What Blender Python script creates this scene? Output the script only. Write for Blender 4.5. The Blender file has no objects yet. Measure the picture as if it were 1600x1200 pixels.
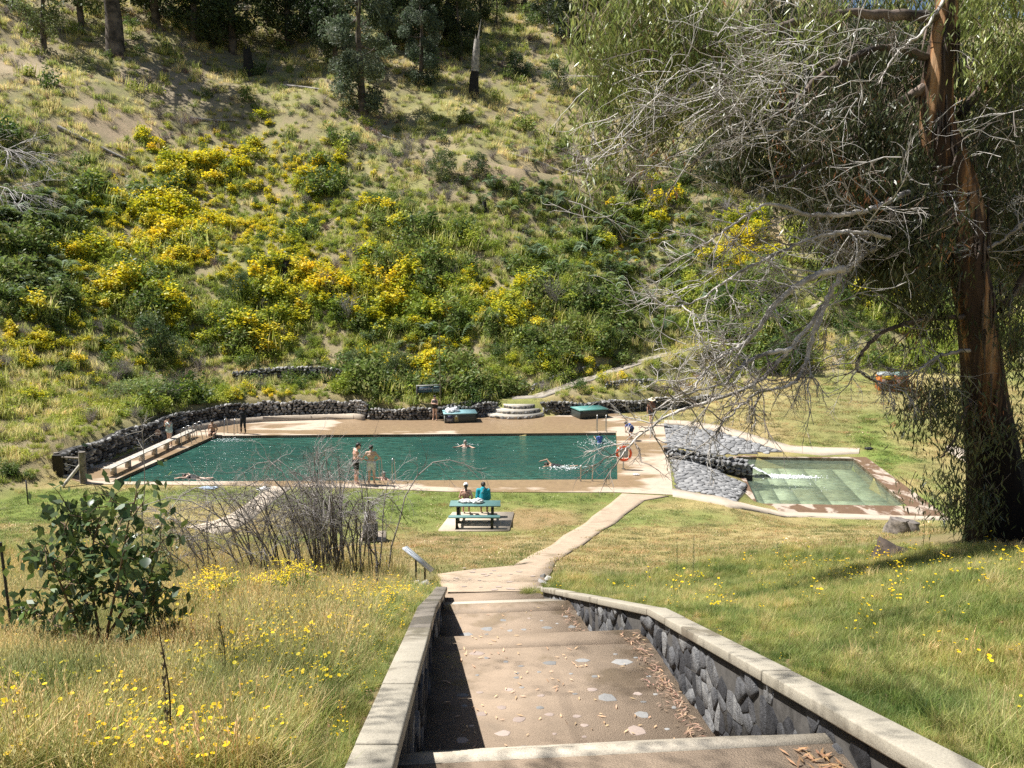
import bpy, bmesh, math, random
import numpy as np
from mathutils import Vector, Matrix
R = math.radians
scene = bpy.context.scene
col = scene.collection
random.seed(7)
rng = np.random.default_rng(11)

# ------------------------------------------------------------------ camera, world, sun, exposure
CAMH, PITCH, FPX = 9.7, R(8.2), 1200.0
cam = bpy.data.cameras.new("camera")
cam.lens = 27.0; cam.sensor_width = 36.0; cam.clip_start = 0.05; cam.clip_end = 2000
camo = bpy.data.objects.new("camera", cam); col.objects.link(camo)
camo.location = (0, 0, CAMH); camo.rotation_euler = (R(90) - PITCH, 0, 0)
scene.camera = camo
SUN_EL, SUN_AZ = R(58), R(16)          # the sun stands over -X, a little towards +Y
sdir = Vector((-math.cos(SUN_AZ) * math.cos(SUN_EL), math.sin(SUN_AZ) * math.cos(SUN_EL), math.sin(SUN_EL)))
sl = bpy.data.lights.new("sun", 'SUN'); sl.energy = 5.0; sl.angle = R(0.5); sl.color = (1.0, 0.975, 0.925)
so = bpy.data.objects.new("sun", sl); col.objects.link(so)
so.rotation_euler = sdir.to_track_quat('Z', 'Y').to_euler(); so.location = (0, 0, 60)
world = bpy.data.worlds.new("World"); scene.world = world; world.use_nodes = True
wn = world.node_tree.nodes; wl = world.node_tree.links
sky = wn.new('ShaderNodeTexSky'); sky.sky_type = 'NISHITA'; sky.sun_disc = False
sky.sun_elevation = SUN_EL; sky.sun_rotation = math.atan2(sdir.x, sdir.y)
wn['Background'].inputs[1].default_value = 0.05
wl.new(sky.outputs[0], wn['Background'].inputs[0])
vs = scene.view_settings
vs.view_transform = 'Standard'; vs.look = 'None'; vs.gamma = 1.0; vs.exposure = 0.9; vs.use_curve_mapping = False
scene.cycles.max_bounces = 6; scene.cycles.diffuse_bounces = 2; scene.cycles.glossy_bounces = 2
scene.cycles.transmission_bounces = 4; scene.cycles.transparent_max_bounces = 8
scene.cycles.use_denoising = False; scene.cycles.sample_clamp_direct = 8; scene.cycles.sample_clamp_indirect = 3

# ------------------------------------------------------------------ small maths
def S(a, b, x):
    t = np.clip((np.asarray(x, float) - a) / (b - a), 0, 1)
    return t * t * (3 - 2 * t)
_lat = np.random.default_rng(5).random((256, 256))
def vn(x, y, s, seed=0):
    x = np.asarray(x, float) / s + seed * 17.3; y = np.asarray(y, float) / s + seed * 9.1
    xi = np.floor(x).astype(int); yi = np.floor(y).astype(int)
    fx = x - xi; fy = y - yi; fx = fx * fx * (3 - 2 * fx); fy = fy * fy * (3 - 2 * fy)
    a = _lat[xi & 255, yi & 255]; b = _lat[(xi + 1) & 255, yi & 255]
    c = _lat[xi & 255, (yi + 1) & 255]; d = _lat[(xi + 1) & 255, (yi + 1) & 255]
    return (a * (1 - fx) + b * fx) * (1 - fy) + (c * (1 - fx) + d * fx) * fy
def fbm(x, y, s, seed=0):
    return .5 * vn(x, y, s, seed) + .3 * vn(x, y, s * .45, seed + 1) + .2 * vn(x, y, s * .2, seed + 2)
def ray(px, py):
    v = py - 600.0; c, s = math.cos(PITCH), math.sin(PITCH)
    return np.array([px - 800.0, FPX * c - v * s, -(FPX * s + v * c)])
def U(px, py, z=0.0):                     # the place at height z that lies in that direction
    d = ray(px, py); t = (z - CAMH) / d[2]
    return (d[0] * t, d[1] * t, z)
def UY(px, py, Y):                        # the place at distance Y in that direction
    d = ray(px, py); t = Y / d[1]
    return (d[0] * t, Y, CAMH + d[2] * t)
def project(x, y, z):
    c, s = math.cos(PITCH), math.sin(PITCH)
    dz = np.asarray(z) - CAMH
    zc = y * c - dz * s; up = y * s + dz * c
    zc = np.maximum(zc, .01)
    return 800 + FPX * x / zc, 600 - FPX * up / zc, zc
def polydist(x, y, P):
    """distance to polyline, side (>0 = left of its direction), nearest parameter (float index)"""
    x = np.asarray(x, float); y = np.asarray(y, float)
    best = np.full(x.shape, 1e9); side = np.ones(x.shape); par = np.zeros(x.shape)
    for i in range(len(P) - 1):
        ax, ay = P[i][0], P[i][1]; bx, by = P[i + 1][0], P[i + 1][1]
        dx, dy = bx - ax, by - ay; L = dx * dx + dy * dy
        t = np.clip(((x - ax) * dx + (y - ay) * dy) / L, 0, 1)
        ex = x - ax - t * dx; ey = y - ay - t * dy
        d = np.hypot(ex, ey)
        m = d < best - 1e-9
        cr = dx * (y - ay) - dy * (x - ax)
        best = np.where(m, d, best); side = np.where(m, np.sign(cr), side); par = np.where(m, i + t, par)
    return best, side, par
def inpoly(x, y, P):
    x = np.asarray(x, float); y = np.asarray(y, float); r = np.zeros(x.shape, bool)
    n = len(P)
    for i in range(n):
        x1, y1 = P[i][0], P[i][1]; x2, y2 = P[(i + 1) % n][0], P[(i + 1) % n][1]
        c = ((y1 > y) != (y2 > y)) & (x < (x2 - x1) * (y - y1) / ((y2 - y1) or 1e-9) + x1)
        r ^= c
    return r

# ------------------------------------------------------------------ terrain
BASE = [(-30, -30), (-26, 0), (-23.6, 18), (-22.2, 29), (-21.5, 33), (-21.4, 37.5), (-21.0, 43), (-20.3, 47.0), (-18.8, 49.2), (-16.6, 50.3), (-13.5, 50.9),
        (-10.6, 51.3), (-9.6, 50.6), (-6.9, 50.5), (-3.2, 51.0), (-1.0, 52.2), (0.8, 53.4), (2.0, 52.3), (4.5, 52.4), (8.0, 53.4), (12.0, 55.0),
        (16, 56.5), (22, 57.5), (30, 57.5), (45, 60), (70, 62), (150, 66)]
POOL = [(-18.8, 35.0), (5.0, 35.4), (6.4, 46.2), (-17.9, 45.3)]
SMALL = [U(1183, 791, -1.1)[:2], U(1418, 795, -1.1)[:2], U(1333, 720, -1.1)[:2], U(1150, 717, -1.1)[:2]]
FY = [-30, -12, 0, 4.4, 8.35, 14.0, 14.4, 18.65, 23.4, 28.5, 31.5, 60]
FZ = [14.5, 11.2, 8.45, 7.08, 5.86, 3.60, 3.44, 2.4, 1.1, .15, 0, 0]
def XL(y): return -.33 - .066 * np.asarray(y, float)                 # inner face of the wall on the -X side
def XR(y):
    y = np.asarray(y, float)
    return np.where(y < 8.2, 2.06 - .063 * y, 1.545 - .172 * (y - 8.2))
def capz(y): return np.interp(y, [-6, 0, 4.42, 8.3, 14.0], [10.2, 8.52, 7.15, 5.93, 3.74])
BASE2 = BASE[:9] + [(-16, 50.4), (-9, 51), (-3, 51.3), (3, 52), (8.0, 53.4)] + BASE[20:]
def hilld(x, y):
    d, s, p = polydist(x, y, BASE)
    d = np.where(s > 0, d, -d)
    e, s, q = polydist(x, y, BASE2)
    e = np.where(s > 0, e, -e); k = S(.8, 3.5, d)
    return d * (1 - k) + e * k, p
def wallh(p):                                                          # height of the retaining wall by place on BASE
    return np.interp(p, [0, 4.2, 5, 9.5, 12.2, 12.6, 16, 16.2, 19.5, 20.2, 21.3, 26], [0, 0, 1.25, 1.25, 1.15, .8, .85, .85, .95, .8, 0, 0])
PATH = None; PATHZ = None; UPATH = None; UPATHZ = None
def T0(x, y):
    x = np.asarray(x, float); y = np.asarray(y, float)
    f = np.interp(y, FY, FZ)
    f = f + np.minimum(.16 * np.maximum(0, x - 3), 1.7) * (1 - S(15, 24, y))
    f = f + .35 * S(-6, -16, x) * S(34, 22, y)
    base = -1.0 * S(8.6, 12.5, x) * (1 - S(43, 51, y)) * S(27, 32, y) + 2.0 * S(12, 22, x) * S(45.5, 57, y)
    lawn = f + base + (fbm(x, y, 4, 3) - .5) * .12 * S(20, 16, y)
    d, p = hilld(x, y)
    dd = np.maximum(d, 0)
    w = wallh(p) * S(.3, .6, d); k = S(.5, 7, dd)
    h = w * (1 - k) + .9 * k * S(-35, -25, -np.abs(x - 5)) + .26 * np.minimum(dd, 4) + .64 * np.maximum(dd - 4, 0) * 1.0
    h = h + (vn(x, y, 11, 1) - .5) * 2.2 * S(5, 16, dd) + (vn(x, y, 3.2, 2) - .5) * .6 * S(1.5, 6, dd)
    cap = 84 - 26 * S(35, 75, x)
    h = np.where(h > cap - 8, cap - 8 + 8 * np.tanh((h - cap + 8) / 8), h)
    return lawn + np.where(d > 0, h, 0)
def hit(px, py, f=None):
    f = f or T
    d = ray(px, py); d = d / d[1]
    Y = np.arange(2.0, 190, .25)
    X = d[0] * Y; Z = CAMH + d[2] * Y; t = f(X, Y)
    k = np.nonzero(Z < t)[0]
    k = k[0] if len(k) else len(Y) - 1
    y0, y1 = Y[max(k - 1, 0)], Y[k]
    for _ in range(12):
        m = .5 * (y0 + y1)
        if CAMH + d[2] * m < f(np.array([d[0] * m]), np.array([m]))[0]: y1 = m
        else: y0 = m
    return (d[0] * y1, y1, CAMH + d[2] * y1)
PATH = [hit(a, b, T0) for a, b in [(800, 634), (840, 621), (900, 598), (955, 580), (1000, 568), (1060, 552), (1130, 530), (1200, 508), (1260, 486), (1320, 460), (1390, 430)]]
UPATH = [hit(a, b, T0) for a, b in [(690, 232), (740, 252), (800, 268), (870, 276), (930, 284), (1000, 296), (1060, 305)]]
def smoothz(P):
    z = np.array([p[2] for p in P])
    for _ in range(2): z[1:-1] = (z[:-2] + z[1:-1] * 2 + z[2:]) / 4
    return z
PATHZ = smoothz(PATH); UPATHZ = smoothz(UPATH); PATHZ[0] = 1.02
def T(x, y):
    x = np.asarray(x, float); y = np.asarray(y, float)
    z = T0(x, y)
    for P, PZ, w in ((PATH, PATHZ, .75), (UPATH, UPATHZ, .8)):
        d, s, p = polydist(x, y, P)
        zz = np.interp(p, range(len(PZ)), PZ)
        k = 1 - S(w, w + 1.3, d)
        z = z * (1 - k) + zz * k
    return z
SPOTS = []
for _a, _b, _r in ((744, 814, 2.3), (584, 839, .8)):
    _h = hit(_a, _b, T0); SPOTS.append((_h[0], _h[1], _h[2], _r))
_T1 = T
def T(x, y):
    z = _T1(x, y)
    for sx, sy, sz, sr in SPOTS:
        k = 1 - S(sr, sr + 1.2, np.hypot(np.asarray(x) - sx, np.asarray(y) - sy)); z = z * (1 - k) + sz * k
    return z
def Tp(x, y): return float(T(np.array([x]), np.array([y]))[0])

# ------------------------------------------------------------------ objects
def tag(o, label=None, cat=None, group=None, kind=None):
    if label: o['label'] = label
    if cat: o['category'] = cat
    if group: o['group'] = group
    if kind: o['kind'] = kind
    return o
def thing(name, label, cat, loc=(0, 0, 0), group=None, rz=0):
    o = bpy.data.objects.new(name, None); col.objects.link(o)
    o.location = loc; o.rotation_euler = (0, 0, rz); o.empty_display_size = .2
    return tag(o, label, cat, group, 'thing')
def link(name, me, parent=None, loc=None):
    o = bpy.data.objects.new(name, me); col.objects.link(o)
    if parent: o.parent = parent
    if loc is not None: o.location = loc
    return o
def copy_tree(o, parent=None):
    c = o.copy(); col.objects.link(c)
    if parent: c.parent = parent
    for ch in [k for k in allkids.get(o.name, [])]: copy_tree(ch, c)
    return c
allkids = {}
def kids_index(root):
    for o in root.children: allkids.setdefault(root.name, []).append(o); kids_index(o)
class G:
    """collects polygons; per-face colours go to the attribute Col"""
    def __init__(s): s.v = []; s.f = []; s.c = []; s.n = 0
    def add(s, V, F, c=None):
        V = np.asarray(V, float).reshape(-1, 3); s.v.append(V)
        F = np.asarray(F); s.f.append(F + s.n); s.n += len(V)
        if c is not None:
            c = np.asarray(c, float)
            if c.ndim == 1: c = np.tile(c, (len(V), 1))
            s.c.append(c)
        return s
    def box(s, c, h, rz=0, c4=None):
        x, y, z = h
        V = np.array([(a, b, d) for a in (-x, x) for b in (-y, y) for d in (-z, z)], float)
        cr, sr = math.cos(rz), math.sin(rz)
        V = np.stack([V[:, 0] * cr - V[:, 1] * sr, V[:, 0] * sr + V[:, 1] * cr, V[:, 2]], 1) + np.array(c)
        s.add(V, [(0, 1, 3, 2), (4, 6, 7, 5), (0, 4, 5, 1), (2, 3, 7, 6), (0, 2, 6, 4), (1, 5, 7, 3)], c4); return s
    def tube(s, P, r, n=8, cap=True, c4=None):
        P = np.asarray(P, float); m = len(P)
        r = np.full(m, r, float) if np.isscalar(r) else np.asarray(r, float)
        tan = np.gradient(P, axis=0); tan /= np.linalg.norm(tan, axis=1)[:, None] + 1e-9
        up = np.array([0, 0, 1.0]) if abs(tan[0][2]) < .9 else np.array([1.0, 0, 0])
        a = np.cross(tan[0], up); a /= np.linalg.norm(a)
        V = []
        for i in range(m):
            a = a - tan[i] * np.dot(a, tan[i]); a /= np.linalg.norm(a) + 1e-9
            b = np.cross(tan[i], a)
            th = np.arange(n) * 2 * math.pi / n
            V.append(P[i] + r[i] * (np.outer(np.cos(th), a) + np.outer(np.sin(th), b)))
        V = np.concatenate(V)
        F = [(i * n + k, i * n + (k + 1) % n, (i + 1) * n + (k + 1) % n, (i + 1) * n + k) for i in range(m - 1) for k in range(n)]
        s.add(V, F, c4)
        if cap:
            for i in (0, m - 1):
                Q = V[i * n:(i + 1) * n]
                idx = [(0, k, k + 1) for k in range(1, n - 1)]
                if i == 0: idx = [q[::-1] for q in idx]
                s.add(Q, idx, c4)
        return s
    def prism(s, poly, z0, z1):
        """poly (x, y) counter-clockwise; z1 may be a list"""
        n = len(poly); z1 = z1 if hasattr(z1, '__len__') else [z1] * n; z0 = z0 if hasattr(z0, '__len__') else [z0] * n
        V = [(p[0], p[1], z0[i]) for i, p in enumerate(poly)] + [(p[0], p[1], z1[i]) for i, p in enumerate(poly)]
        s.ng(V, [list(range(n))[::-1], list(range(n, 2 * n))] + [[i, (i + 1) % n, n + (i + 1) % n, n + i] for i in range(n)]); return s
    def ng(s, V, F):
        V = np.asarray(V, float); s.v.append(V)
        for f in F: s.f.append(np.array([f]) + s.n)
        s.n += len(V)
    def mesh(s, name, mat, smooth=False, off=None):
        me = bpy.data.meshes.new(name)
        V = np.concatenate(s.v)
        if off is not None: V = V - np.asarray(off)
        cnt = np.concatenate([np.full(len(f), f.shape[1]) for f in s.f])
        idx = np.concatenate([f.ravel() for f in s.f])
        me.vertices.add(len(V)); me.vertices.foreach_set('co', V.ravel())
        me.loops.add(len(idx)); me.loops.foreach_set('vertex_index', idx.astype(np.int32))
        me.polygons.add(len(cnt)); st = np.concatenate([[0], np.cumsum(cnt)[:-1]])
        me.polygons.foreach_set('loop_start', st.astype(np.int32))
        try: me.polygons.foreach_set('loop_total', cnt.astype(np.int32))
        except Exception: pass
        me.update(calc_edges=True)
        if s.c and sum(len(c) for c in s.c) == len(V):
            at = me.color_attributes.new('Col', 'FLOAT_COLOR', 'POINT')
            c = np.concatenate(s.c); c = np.concatenate([c, np.ones((len(c), 1))], 1)
            at.data.foreach_set('color', c.ravel())
        if smooth: me.polygons.foreach_set('use_smooth', np.ones(len(cnt), bool))
        for m in (mat if isinstance(mat, (list, tuple)) else [mat]): me.materials.append(m)
        me.validate()
        return me
    def obj(s, name, mat, parent=None, smooth=False, world=True):
        """world: the coordinates are world ones and the parent (if any) is only moved, not turned"""
        off = None
        if parent is not None and world:
            off = Vector((0, 0, 0)); q = parent
            while q is not None: off = off + Vector(q.location); q = q.parent
        return link(name, s.mesh(name, mat, smooth, off), parent)
def bevel(o, w=.01, seg=1):
    m = o.modifiers.new('b', 'BEVEL'); m.width = w; m.segments = seg; m.limit_method = 'ANGLE'; return o

# ------------------------------------------------------------------ materials
def newmat(name):
    m = bpy.data.materials.new(name); m.use_nodes = True
    nt = m.node_tree; return m, nt, nt.nodes['Principled BSDF']
def nd(nt, t, **k):
    n = nt.nodes.new(t)
    for a, b in k.items(): setattr(n, a, b)
    return n
def ramp(nt, fac, stops):
    r = nd(nt, 'ShaderNodeValToRGB'); e = r.color_ramp.elements
    while len(e) < len(stops): e.new(.5)
    for q, (p, c) in zip(e, stops): q.position = p; q.color = (*c, 1) if len(c) == 3 else c
    nt.links.new(fac, r.inputs[0]); return r.outputs[0]
def noise(nt, sc, det=4, vec=None, rough=.6, dist=0):
    n = nd(nt, 'ShaderNodeTexNoise'); n.inputs['Scale'].default_value = sc; n.inputs['Detail'].default_value = det
    n.inputs['Roughness'].default_value = rough; n.inputs['Distortion'].default_value = dist
    if vec is not None: nt.links.new(vec, n.inputs['Vector'])
    return n.outputs[0]
def mix(nt, fac, a, b, mode='MIX'):
    m = nd(nt, 'ShaderNodeMix', data_type='RGBA', blend_type=mode)
    for i, v in ((0, fac), (6, a), (7, b)):
        if hasattr(v, 'default_value') or hasattr(v, 'links'): nt.links.new(v, m.inputs[i])
        elif isinstance(v, (int, float)): m.inputs[i].default_value = v if i == 0 else (v, v, v, 1)
        else: m.inputs[i].default_value = (*v, 1)
    return m.outputs[2]
def bump(nt, h, st, dist=.02, nrm=None):
    b = nd(nt, 'ShaderNodeBump'); b.inputs['Strength'].default_value = st; b.inputs['Distance'].default_value = dist
    nt.links.new(h, b.inputs['Height'])
    if nrm is not None: nt.links.new(nrm, b.inputs['Normal'])
    return b.outputs[0]
def coords(nt, which='Object'): return nd(nt, 'ShaderNodeTexCoord').outputs[which]
def wpos(nt): return nd(nt, 'ShaderNodeNewGeometry').outputs['Position']
_mc = {}
def plain(name, c, rough=.6, metal=0, var=.15, sc=6, bmp=0, bsc=30, spec=.5, world=False, c2=None, det=4):
    if name in _mc: return _mc[name]
    m, nt, p = newmat(name)
    v = wpos(nt) if world else coords(nt)
    c2 = c2 or tuple(x * (1 - 2 * var) for x in c); c1 = tuple(min(1, x * (1 + var)) for x in c)
    nt.links.new(ramp(nt, noise(nt, sc, det, v), [(.3, c2), (.7, c1)]), p.inputs['Base Color'])
    p.inputs['Roughness'].default_value = rough; p.inputs['Metallic'].default_value = metal
    p.inputs['Specular IOR Level'].default_value = spec
    if bmp: nt.links.new(bump(nt, noise(nt, bsc, 5, v), bmp), p.inputs['Normal'])
    _mc[name] = m; return m
def stonemat(name, stops, sc=1.5, bsc=14, bst=.6, rough=.9, rnd=.5):
    """rock; each object of its own shade by Object Info random"""
    m, nt, p = newmat(name)
    v = coords(nt); oi = nd(nt, 'ShaderNodeObjectInfo')
    f = nd(nt, 'ShaderNodeMath', operation='MULTIPLY_ADD'); nt.links.new(oi.outputs['Random'], f.inputs[0]); f.inputs[1].default_value = rnd
    g = nd(nt, 'ShaderNodeMath', operation='MULTIPLY_ADD'); nt.links.new(noise(nt, bsc * .6, 6, v, .7), g.inputs[0]); g.inputs[1].default_value = 1 - rnd * .4; g.inputs[2].default_value = -rnd * .3
    nt.links.new(g.outputs[0], f.inputs[2])
    nt.links.new(ramp(nt, f.outputs[0], stops), p.inputs['Base Color'])
    p.inputs['Roughness'].default_value = rough; p.inputs['Specular IOR Level'].default_value = .3
    nt.links.new(bump(nt, noise(nt, bsc, 6, v, .7), bst, .03), p.inputs['Normal'])
    return m
def leafmat(name, trans=.3, rough=.55, hv=.12, gain=1.0, patch=0, psc=.7):
    """plant surfaces: own colour from the attribute Col, some light through the leaf"""
    m, nt, p = newmat(name)
    at = nd(nt, 'ShaderNodeAttribute', attribute_name='Col'); oi = nd(nt, 'ShaderNodeObjectInfo')
    hs = nd(nt, 'ShaderNodeHueSaturation')
    mr = nd(nt, 'ShaderNodeMapRange'); nt.links.new(oi.outputs['Random'], mr.inputs[0]); mr.inputs[3].default_value = .5 - hv * .12; mr.inputs[4].default_value = .5 + hv * .12
    m2 = nd(nt, 'ShaderNodeMapRange'); nt.links.new(oi.outputs['Random'], m2.inputs[0]); m2.inputs[3].default_value = gain * (1 + hv * 1.6); m2.inputs[4].default_value = gain * (1 - hv * 1.6)
    nt.links.new(mr.outputs[0], hs.inputs['Hue']); nt.links.new(m2.outputs[0], hs.inputs['Value']); nt.links.new(at.outputs['Color'], hs.inputs['Color'])
    if patch:
        pc = mix(nt, 1, at.outputs['Color'], ramp(nt, noise(nt, psc, 4, wpos(nt), .65), [(.34, (1 - .55 * patch, 1 - .42 * patch, 1 - .55 * patch)), (.5, (1, 1, 1)), (.68, (1 + .28 * patch, 1 + .1 * patch, 1 + .1 * patch))]), 'MULTIPLY'); nt.links.new(pc, hs.inputs['Color'])
    nt.links.new(hs.outputs[0], p.inputs['Base Color']); p.inputs['Roughness'].default_value = rough; p.inputs['Specular IOR Level'].default_value = .35
    tr = nd(nt, 'ShaderNodeBsdfTranslucent'); nt.links.new(hs.outputs[0], tr.inputs[0])
    mx = nd(nt, 'ShaderNodeMixShader'); mx.inputs[0].default_value = trans
    nt.links.new(p.outputs[0], mx.inputs[1]); nt.links.new(tr.outputs[0], mx.inputs[2])
    nt.links.new(mx.outputs[0], nt.nodes['Material Output'].inputs[0])
    return m
M_leaf = leafmat('leaf', .42, .55, .12, 1.75, .6, .22); M_grass = leafmat('grass_blades', .42, .6, .14, 1.42, 1.0, .8)
M_gumleaf = leafmat('gum_leaf', .30, .36, .1, 1.4)
M_twig = plain('dead_twig', (.44, .40, .36), .85, var=.35, sc=3)
M_palewood = plain('bleached_branch', (.40, .36, .32), .8, var=.35, sc=2.5, bmp=.4)
M_bark_dark = plain('dark_bark', (.075, .055, .042), .95, var=.4, sc=5, bmp=.8, bsc=16)
M_char = plain('charred_wood', (.02, .018, .017), .9, var=.4, sc=5, bmp=.8)
M_steel = plain('steel', (.5, .5, .5), .3, 1, .05)
M_dsteel = plain('dark_steel', (.045, .045, .05), .5, .3, .1)
M_white = plain('white_cloth', (.78, .77, .76), .8, var=.06)
M_teal = plain('teal_cloth', (.01, .30, .38), .9, var=.12, sc=9)

# ------------------------------------------------------------------ the ground
PATCH = [  # px, py, radius in metres (x, y), colour, weight: real colour of turf and soil at that place
    (120, 850, 9, 4, (.17, .21, .055), .85), (330, 775, 9, 1.5, (.17, .22, .055), .8), (50, 800, 4, 4, (.14, .21, .04), .8),
    (560, 790, 4, 1.6, (.15, .22, .05), .7), (800, 778, 8, 1.2, (.17, .21, .06), .85), (640, 800, 3, 2.0, (.17, .22, .06), .6),
    (740, 850, 4, 2.2, (.34, .235, .14), .85), (840, 812, 2.5, 1.6, (.35, .235, .14), .8), (610, 870, 5, 1.8, (.33, .25, .14), .6),
    (960, 850, 5, 3.5, (.34, .28, .14), .7), (1200, 840, 6, 2.5, (.38, .31, .15), .8), (1050, 810, 4, 1.5, (.2, .24, .08), .6),
    (1330, 840, 4, 2, (.4, .32, .17), .7), (1450, 790, 1.6, 2, (.15, .22, .05), .7), (1330, 650, 5, 5, (.17, .22, .06), .8),
    (1400, 720, 2, 6, (.16, .24, .055), .85), (1480, 740, 2.5, 3, (.32, .27, .13), .7), (1150, 640, 5, 5, (.33, .28, .14), .7),
    (1270, 640, 3, 5, (.3, .25, .13), .5), (1430, 640, 4, 3, (.2, .22, .08), .6), (1180, 672, 3, 2, (.4, .31, .17), .6), (980, 630, 2.5, 2, (.26, .25, .1), .8),
    (1550, 660, 5, 4, (.3, .27, .12), .6), (1370, 625, 4, 2, (.36, .31, .16), .7),
    # slope
    (190, 195, 5, 4, (.42, .32, .235), .8), (40, 105, 7, 4, (.42, .33, .24), .8), (260, 130, 6, 4, (.40, .32, .24), .7), (300, 165, 5, 3, (.36, .29, .22), .6),
    (1215, 362, 3.2, 3, (.46, .35, .24), .95), (1310, 375, 4, 3, (.44, .34, .24), .8), (760, 262, 5, 1.6, (.40, .31, .22), .8), (900, 270, 8, 1.6, (.40, .32, .2), .7),
    (1060, 285, 4, 2, (.40, .32, .22), .7), (850, 210, 10, 6, (.36, .3, .19), .6), (1250, 300, 5, 3, (.42, .34, .24), .6), (1560, 270, 8, 8, (.42, .34, .25), .6),
    (320, 635, 3, 1.2, (.4, .32, .2), .7), (230, 660, 1.6, 2.5, (.4, .33, .2), .7), (1280, 560, 4, 2, (.4, .31, .21), .5), (860, 605, 4, 1, (.38, .32, .18), .5),
    (210, 1150, 1.0, .8, (.27, .2, .13), .5), (560, 1130, .5, .8, (.33, .22, .15), .6), (1500, 1080, 1.2, 1, (.3, .22, .14), .5)]
_patch = []
for px, py, rx, ry, c, w in PATCH:
    h = hit(px, py); _patch.append((h[0], h[1], rx, ry, np.array(c), w))
def gcol(x, y):
    d, p = hilld(x, y)
    n1 = fbm(x, y, 5, 7)[..., None]; n2 = fbm(x, y, 1.3, 9)[..., None]
    dry = np.array((.38, .31, .15)); green = np.array((.24, .25, .09)); soil = np.array((.30, .25, .16))
    c = dry * (1 - S(.35, .6, n1)) + green * S(.35, .6, n1)
    hc = soil * (1 - S(.45, .7, n1)) + np.array((.28, .27, .12)) * S(.45, .7, n1)
    k = S(0, 1.5, d)[..., None]
    c = c * (1 - k) + hc * k
    bank = S(20, 16, y)[..., None] * (1 - k)
    c = c * (1 - bank) + (np.array((.20, .19, .085)) * (1 - n2) + np.array((.26, .20, .12)) * n2) * bank
    for cx, cy, rx, ry, cc, w in _patch:
        q = ((x - cx) / rx) ** 2 + ((y - cy) / ry) ** 2 + (fbm(x, y, 2.0, 4) - .5) * 1.6
        k = (w * (1 - S(.35, 1.35, q)))[..., None]
        c = c * (1 - k) + cc * k
    return c * (.86 + .28 * n2)
def corridor(x, y, m=.1): return (x > XL(y) - m) & (x < XR(y) + m) & (y < 14.4) & (y > -4)
def build_ground():
    xs = np.concatenate([np.arange(-112, -8, .8), np.arange(-8, 8, .125), np.arange(8, 150, .8)])
    ys = np.concatenate([np.arange(-30, 0, 1.0), np.arange(0, 20, .15), np.arange(20, 62, .4), np.arange(62, 192, .9)])
    X, Y = np.meshgrid(xs, ys, indexing='ij')
    Z = T(X, Y)
    Z = np.where(inpoly(X, Y, POOL), -2.4, Z); Z = np.where(inpoly(X, Y, SMALL), -3, Z)
    Z = np.where(corridor(X, Y), Z - 2.0, Z)
    nx, ny = X.shape
    i = np.arange(nx * ny).reshape(nx, ny)
    F = np.stack([i[:-1, :-1], i[1:, :-1], i[1:, 1:], i[:-1, 1:]], -1).reshape(-1, 4)
    g = G(); g.add(np.stack([X, Y, Z], -1).reshape(-1, 3), F, gcol(X, Y).reshape(-1, 3))
    m, nt, p = newmat('ground')
    at = nd(nt, 'ShaderNodeAttribute', attribute_name='Col'); w = wpos(nt)
    f = ramp(nt, noise(nt, 22, 6, w, .75), [(.25, (.62, .58, .5)), (.5, (1, 1, 1)), (.72, (1.28, 1.22, 1.05))])
    f2 = ramp(nt, noise(nt, 2.2, 5, w, .7), [(.3, (.78, .82, .72)), (.7, (1.12, 1.08, 1.02))])
    c = mix(nt, 1, mix(nt, 1, at.outputs['Color'], f, 'MULTIPLY'), f2, 'MULTIPLY')
    nt.links.new(c, p.inputs['Base Color']); p.inputs['Roughness'].default_value = .95; p.inputs['Specular IOR Level'].default_value = .15
    nt.links.new(bump(nt, noise(nt, 18, 6, w, .75), .9, .06), p.inputs['Normal'])
    o = g.obj('ground', m, smooth=True); o['kind'] = 'structure'
build_ground()

# ------------------------------------------------------------------ concrete
def concrete(name, dry, wet=None, wetlo=.5, sc=.35, speck=60, st=.3, joints=False, stretch=(1, 1, 1)):
    m, nt, p = newmat(name); w = wpos(nt)
    mp = nd(nt, 'ShaderNodeMapping'); mp.inputs['Scale'].default_value = stretch; nt.links.new(w, mp.inputs[0])
    base = ramp(nt, noise(nt, 2.3, 6, w, .7), [(.25, tuple(x * .78 for x in dry)), (.75, tuple(min(.9, x * 1.14) for x in dry))])
    base = mix(nt, 1, base, ramp(nt, noise(nt, speck, 3, w, .8), [(.3, (.7, .68, .66)), (.5, (1, 1, 1)), (.7, (1.16, 1.14, 1.1))]), 'MULTIPLY')
    if wet:
        k = ramp(nt, noise(nt, sc, 5, mp.outputs[0], .6, .4), [(wetlo - .03, (0, 0, 0)), (wetlo + .05, (1, 1, 1))])
        wc = mix(nt, noise(nt, 3, 4, w), tuple(x * .7 for x in wet), tuple(x * 1.35 for x in wet))
        base = mix(nt, k, base, wc)
        nt.links.new(ramp(nt, k, [(0, (.85,) * 3), (1, (.33,) * 3)]), p.inputs['Roughness'])
    else: p.inputs['Roughness'].default_value = .88
    nt.links.new(base, p.inputs['Base Color']); p.inputs['Specular IOR Level'].default_value = .35
    nt.links.new(bump(nt, noise(nt, speck * .8, 5, w, .7), st, .01), p.inputs['Normal'])
    return m
M_deck = concrete('deck_concrete', (.48, .39, .30), (.26, .18, .108), .50, .34, stretch=(.45, 1.1, 1))
M_path = concrete('path_concrete', (.50, .41, .31), speck=45, st=.5)
M_kerb = concrete('kerb_concrete', (.50, .42, .33), speck=40)
M_hpath = concrete('hill_path_concrete', (.34, .30, .25), (.22, .19, .14), .5, 1.2, speck=20)
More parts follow.
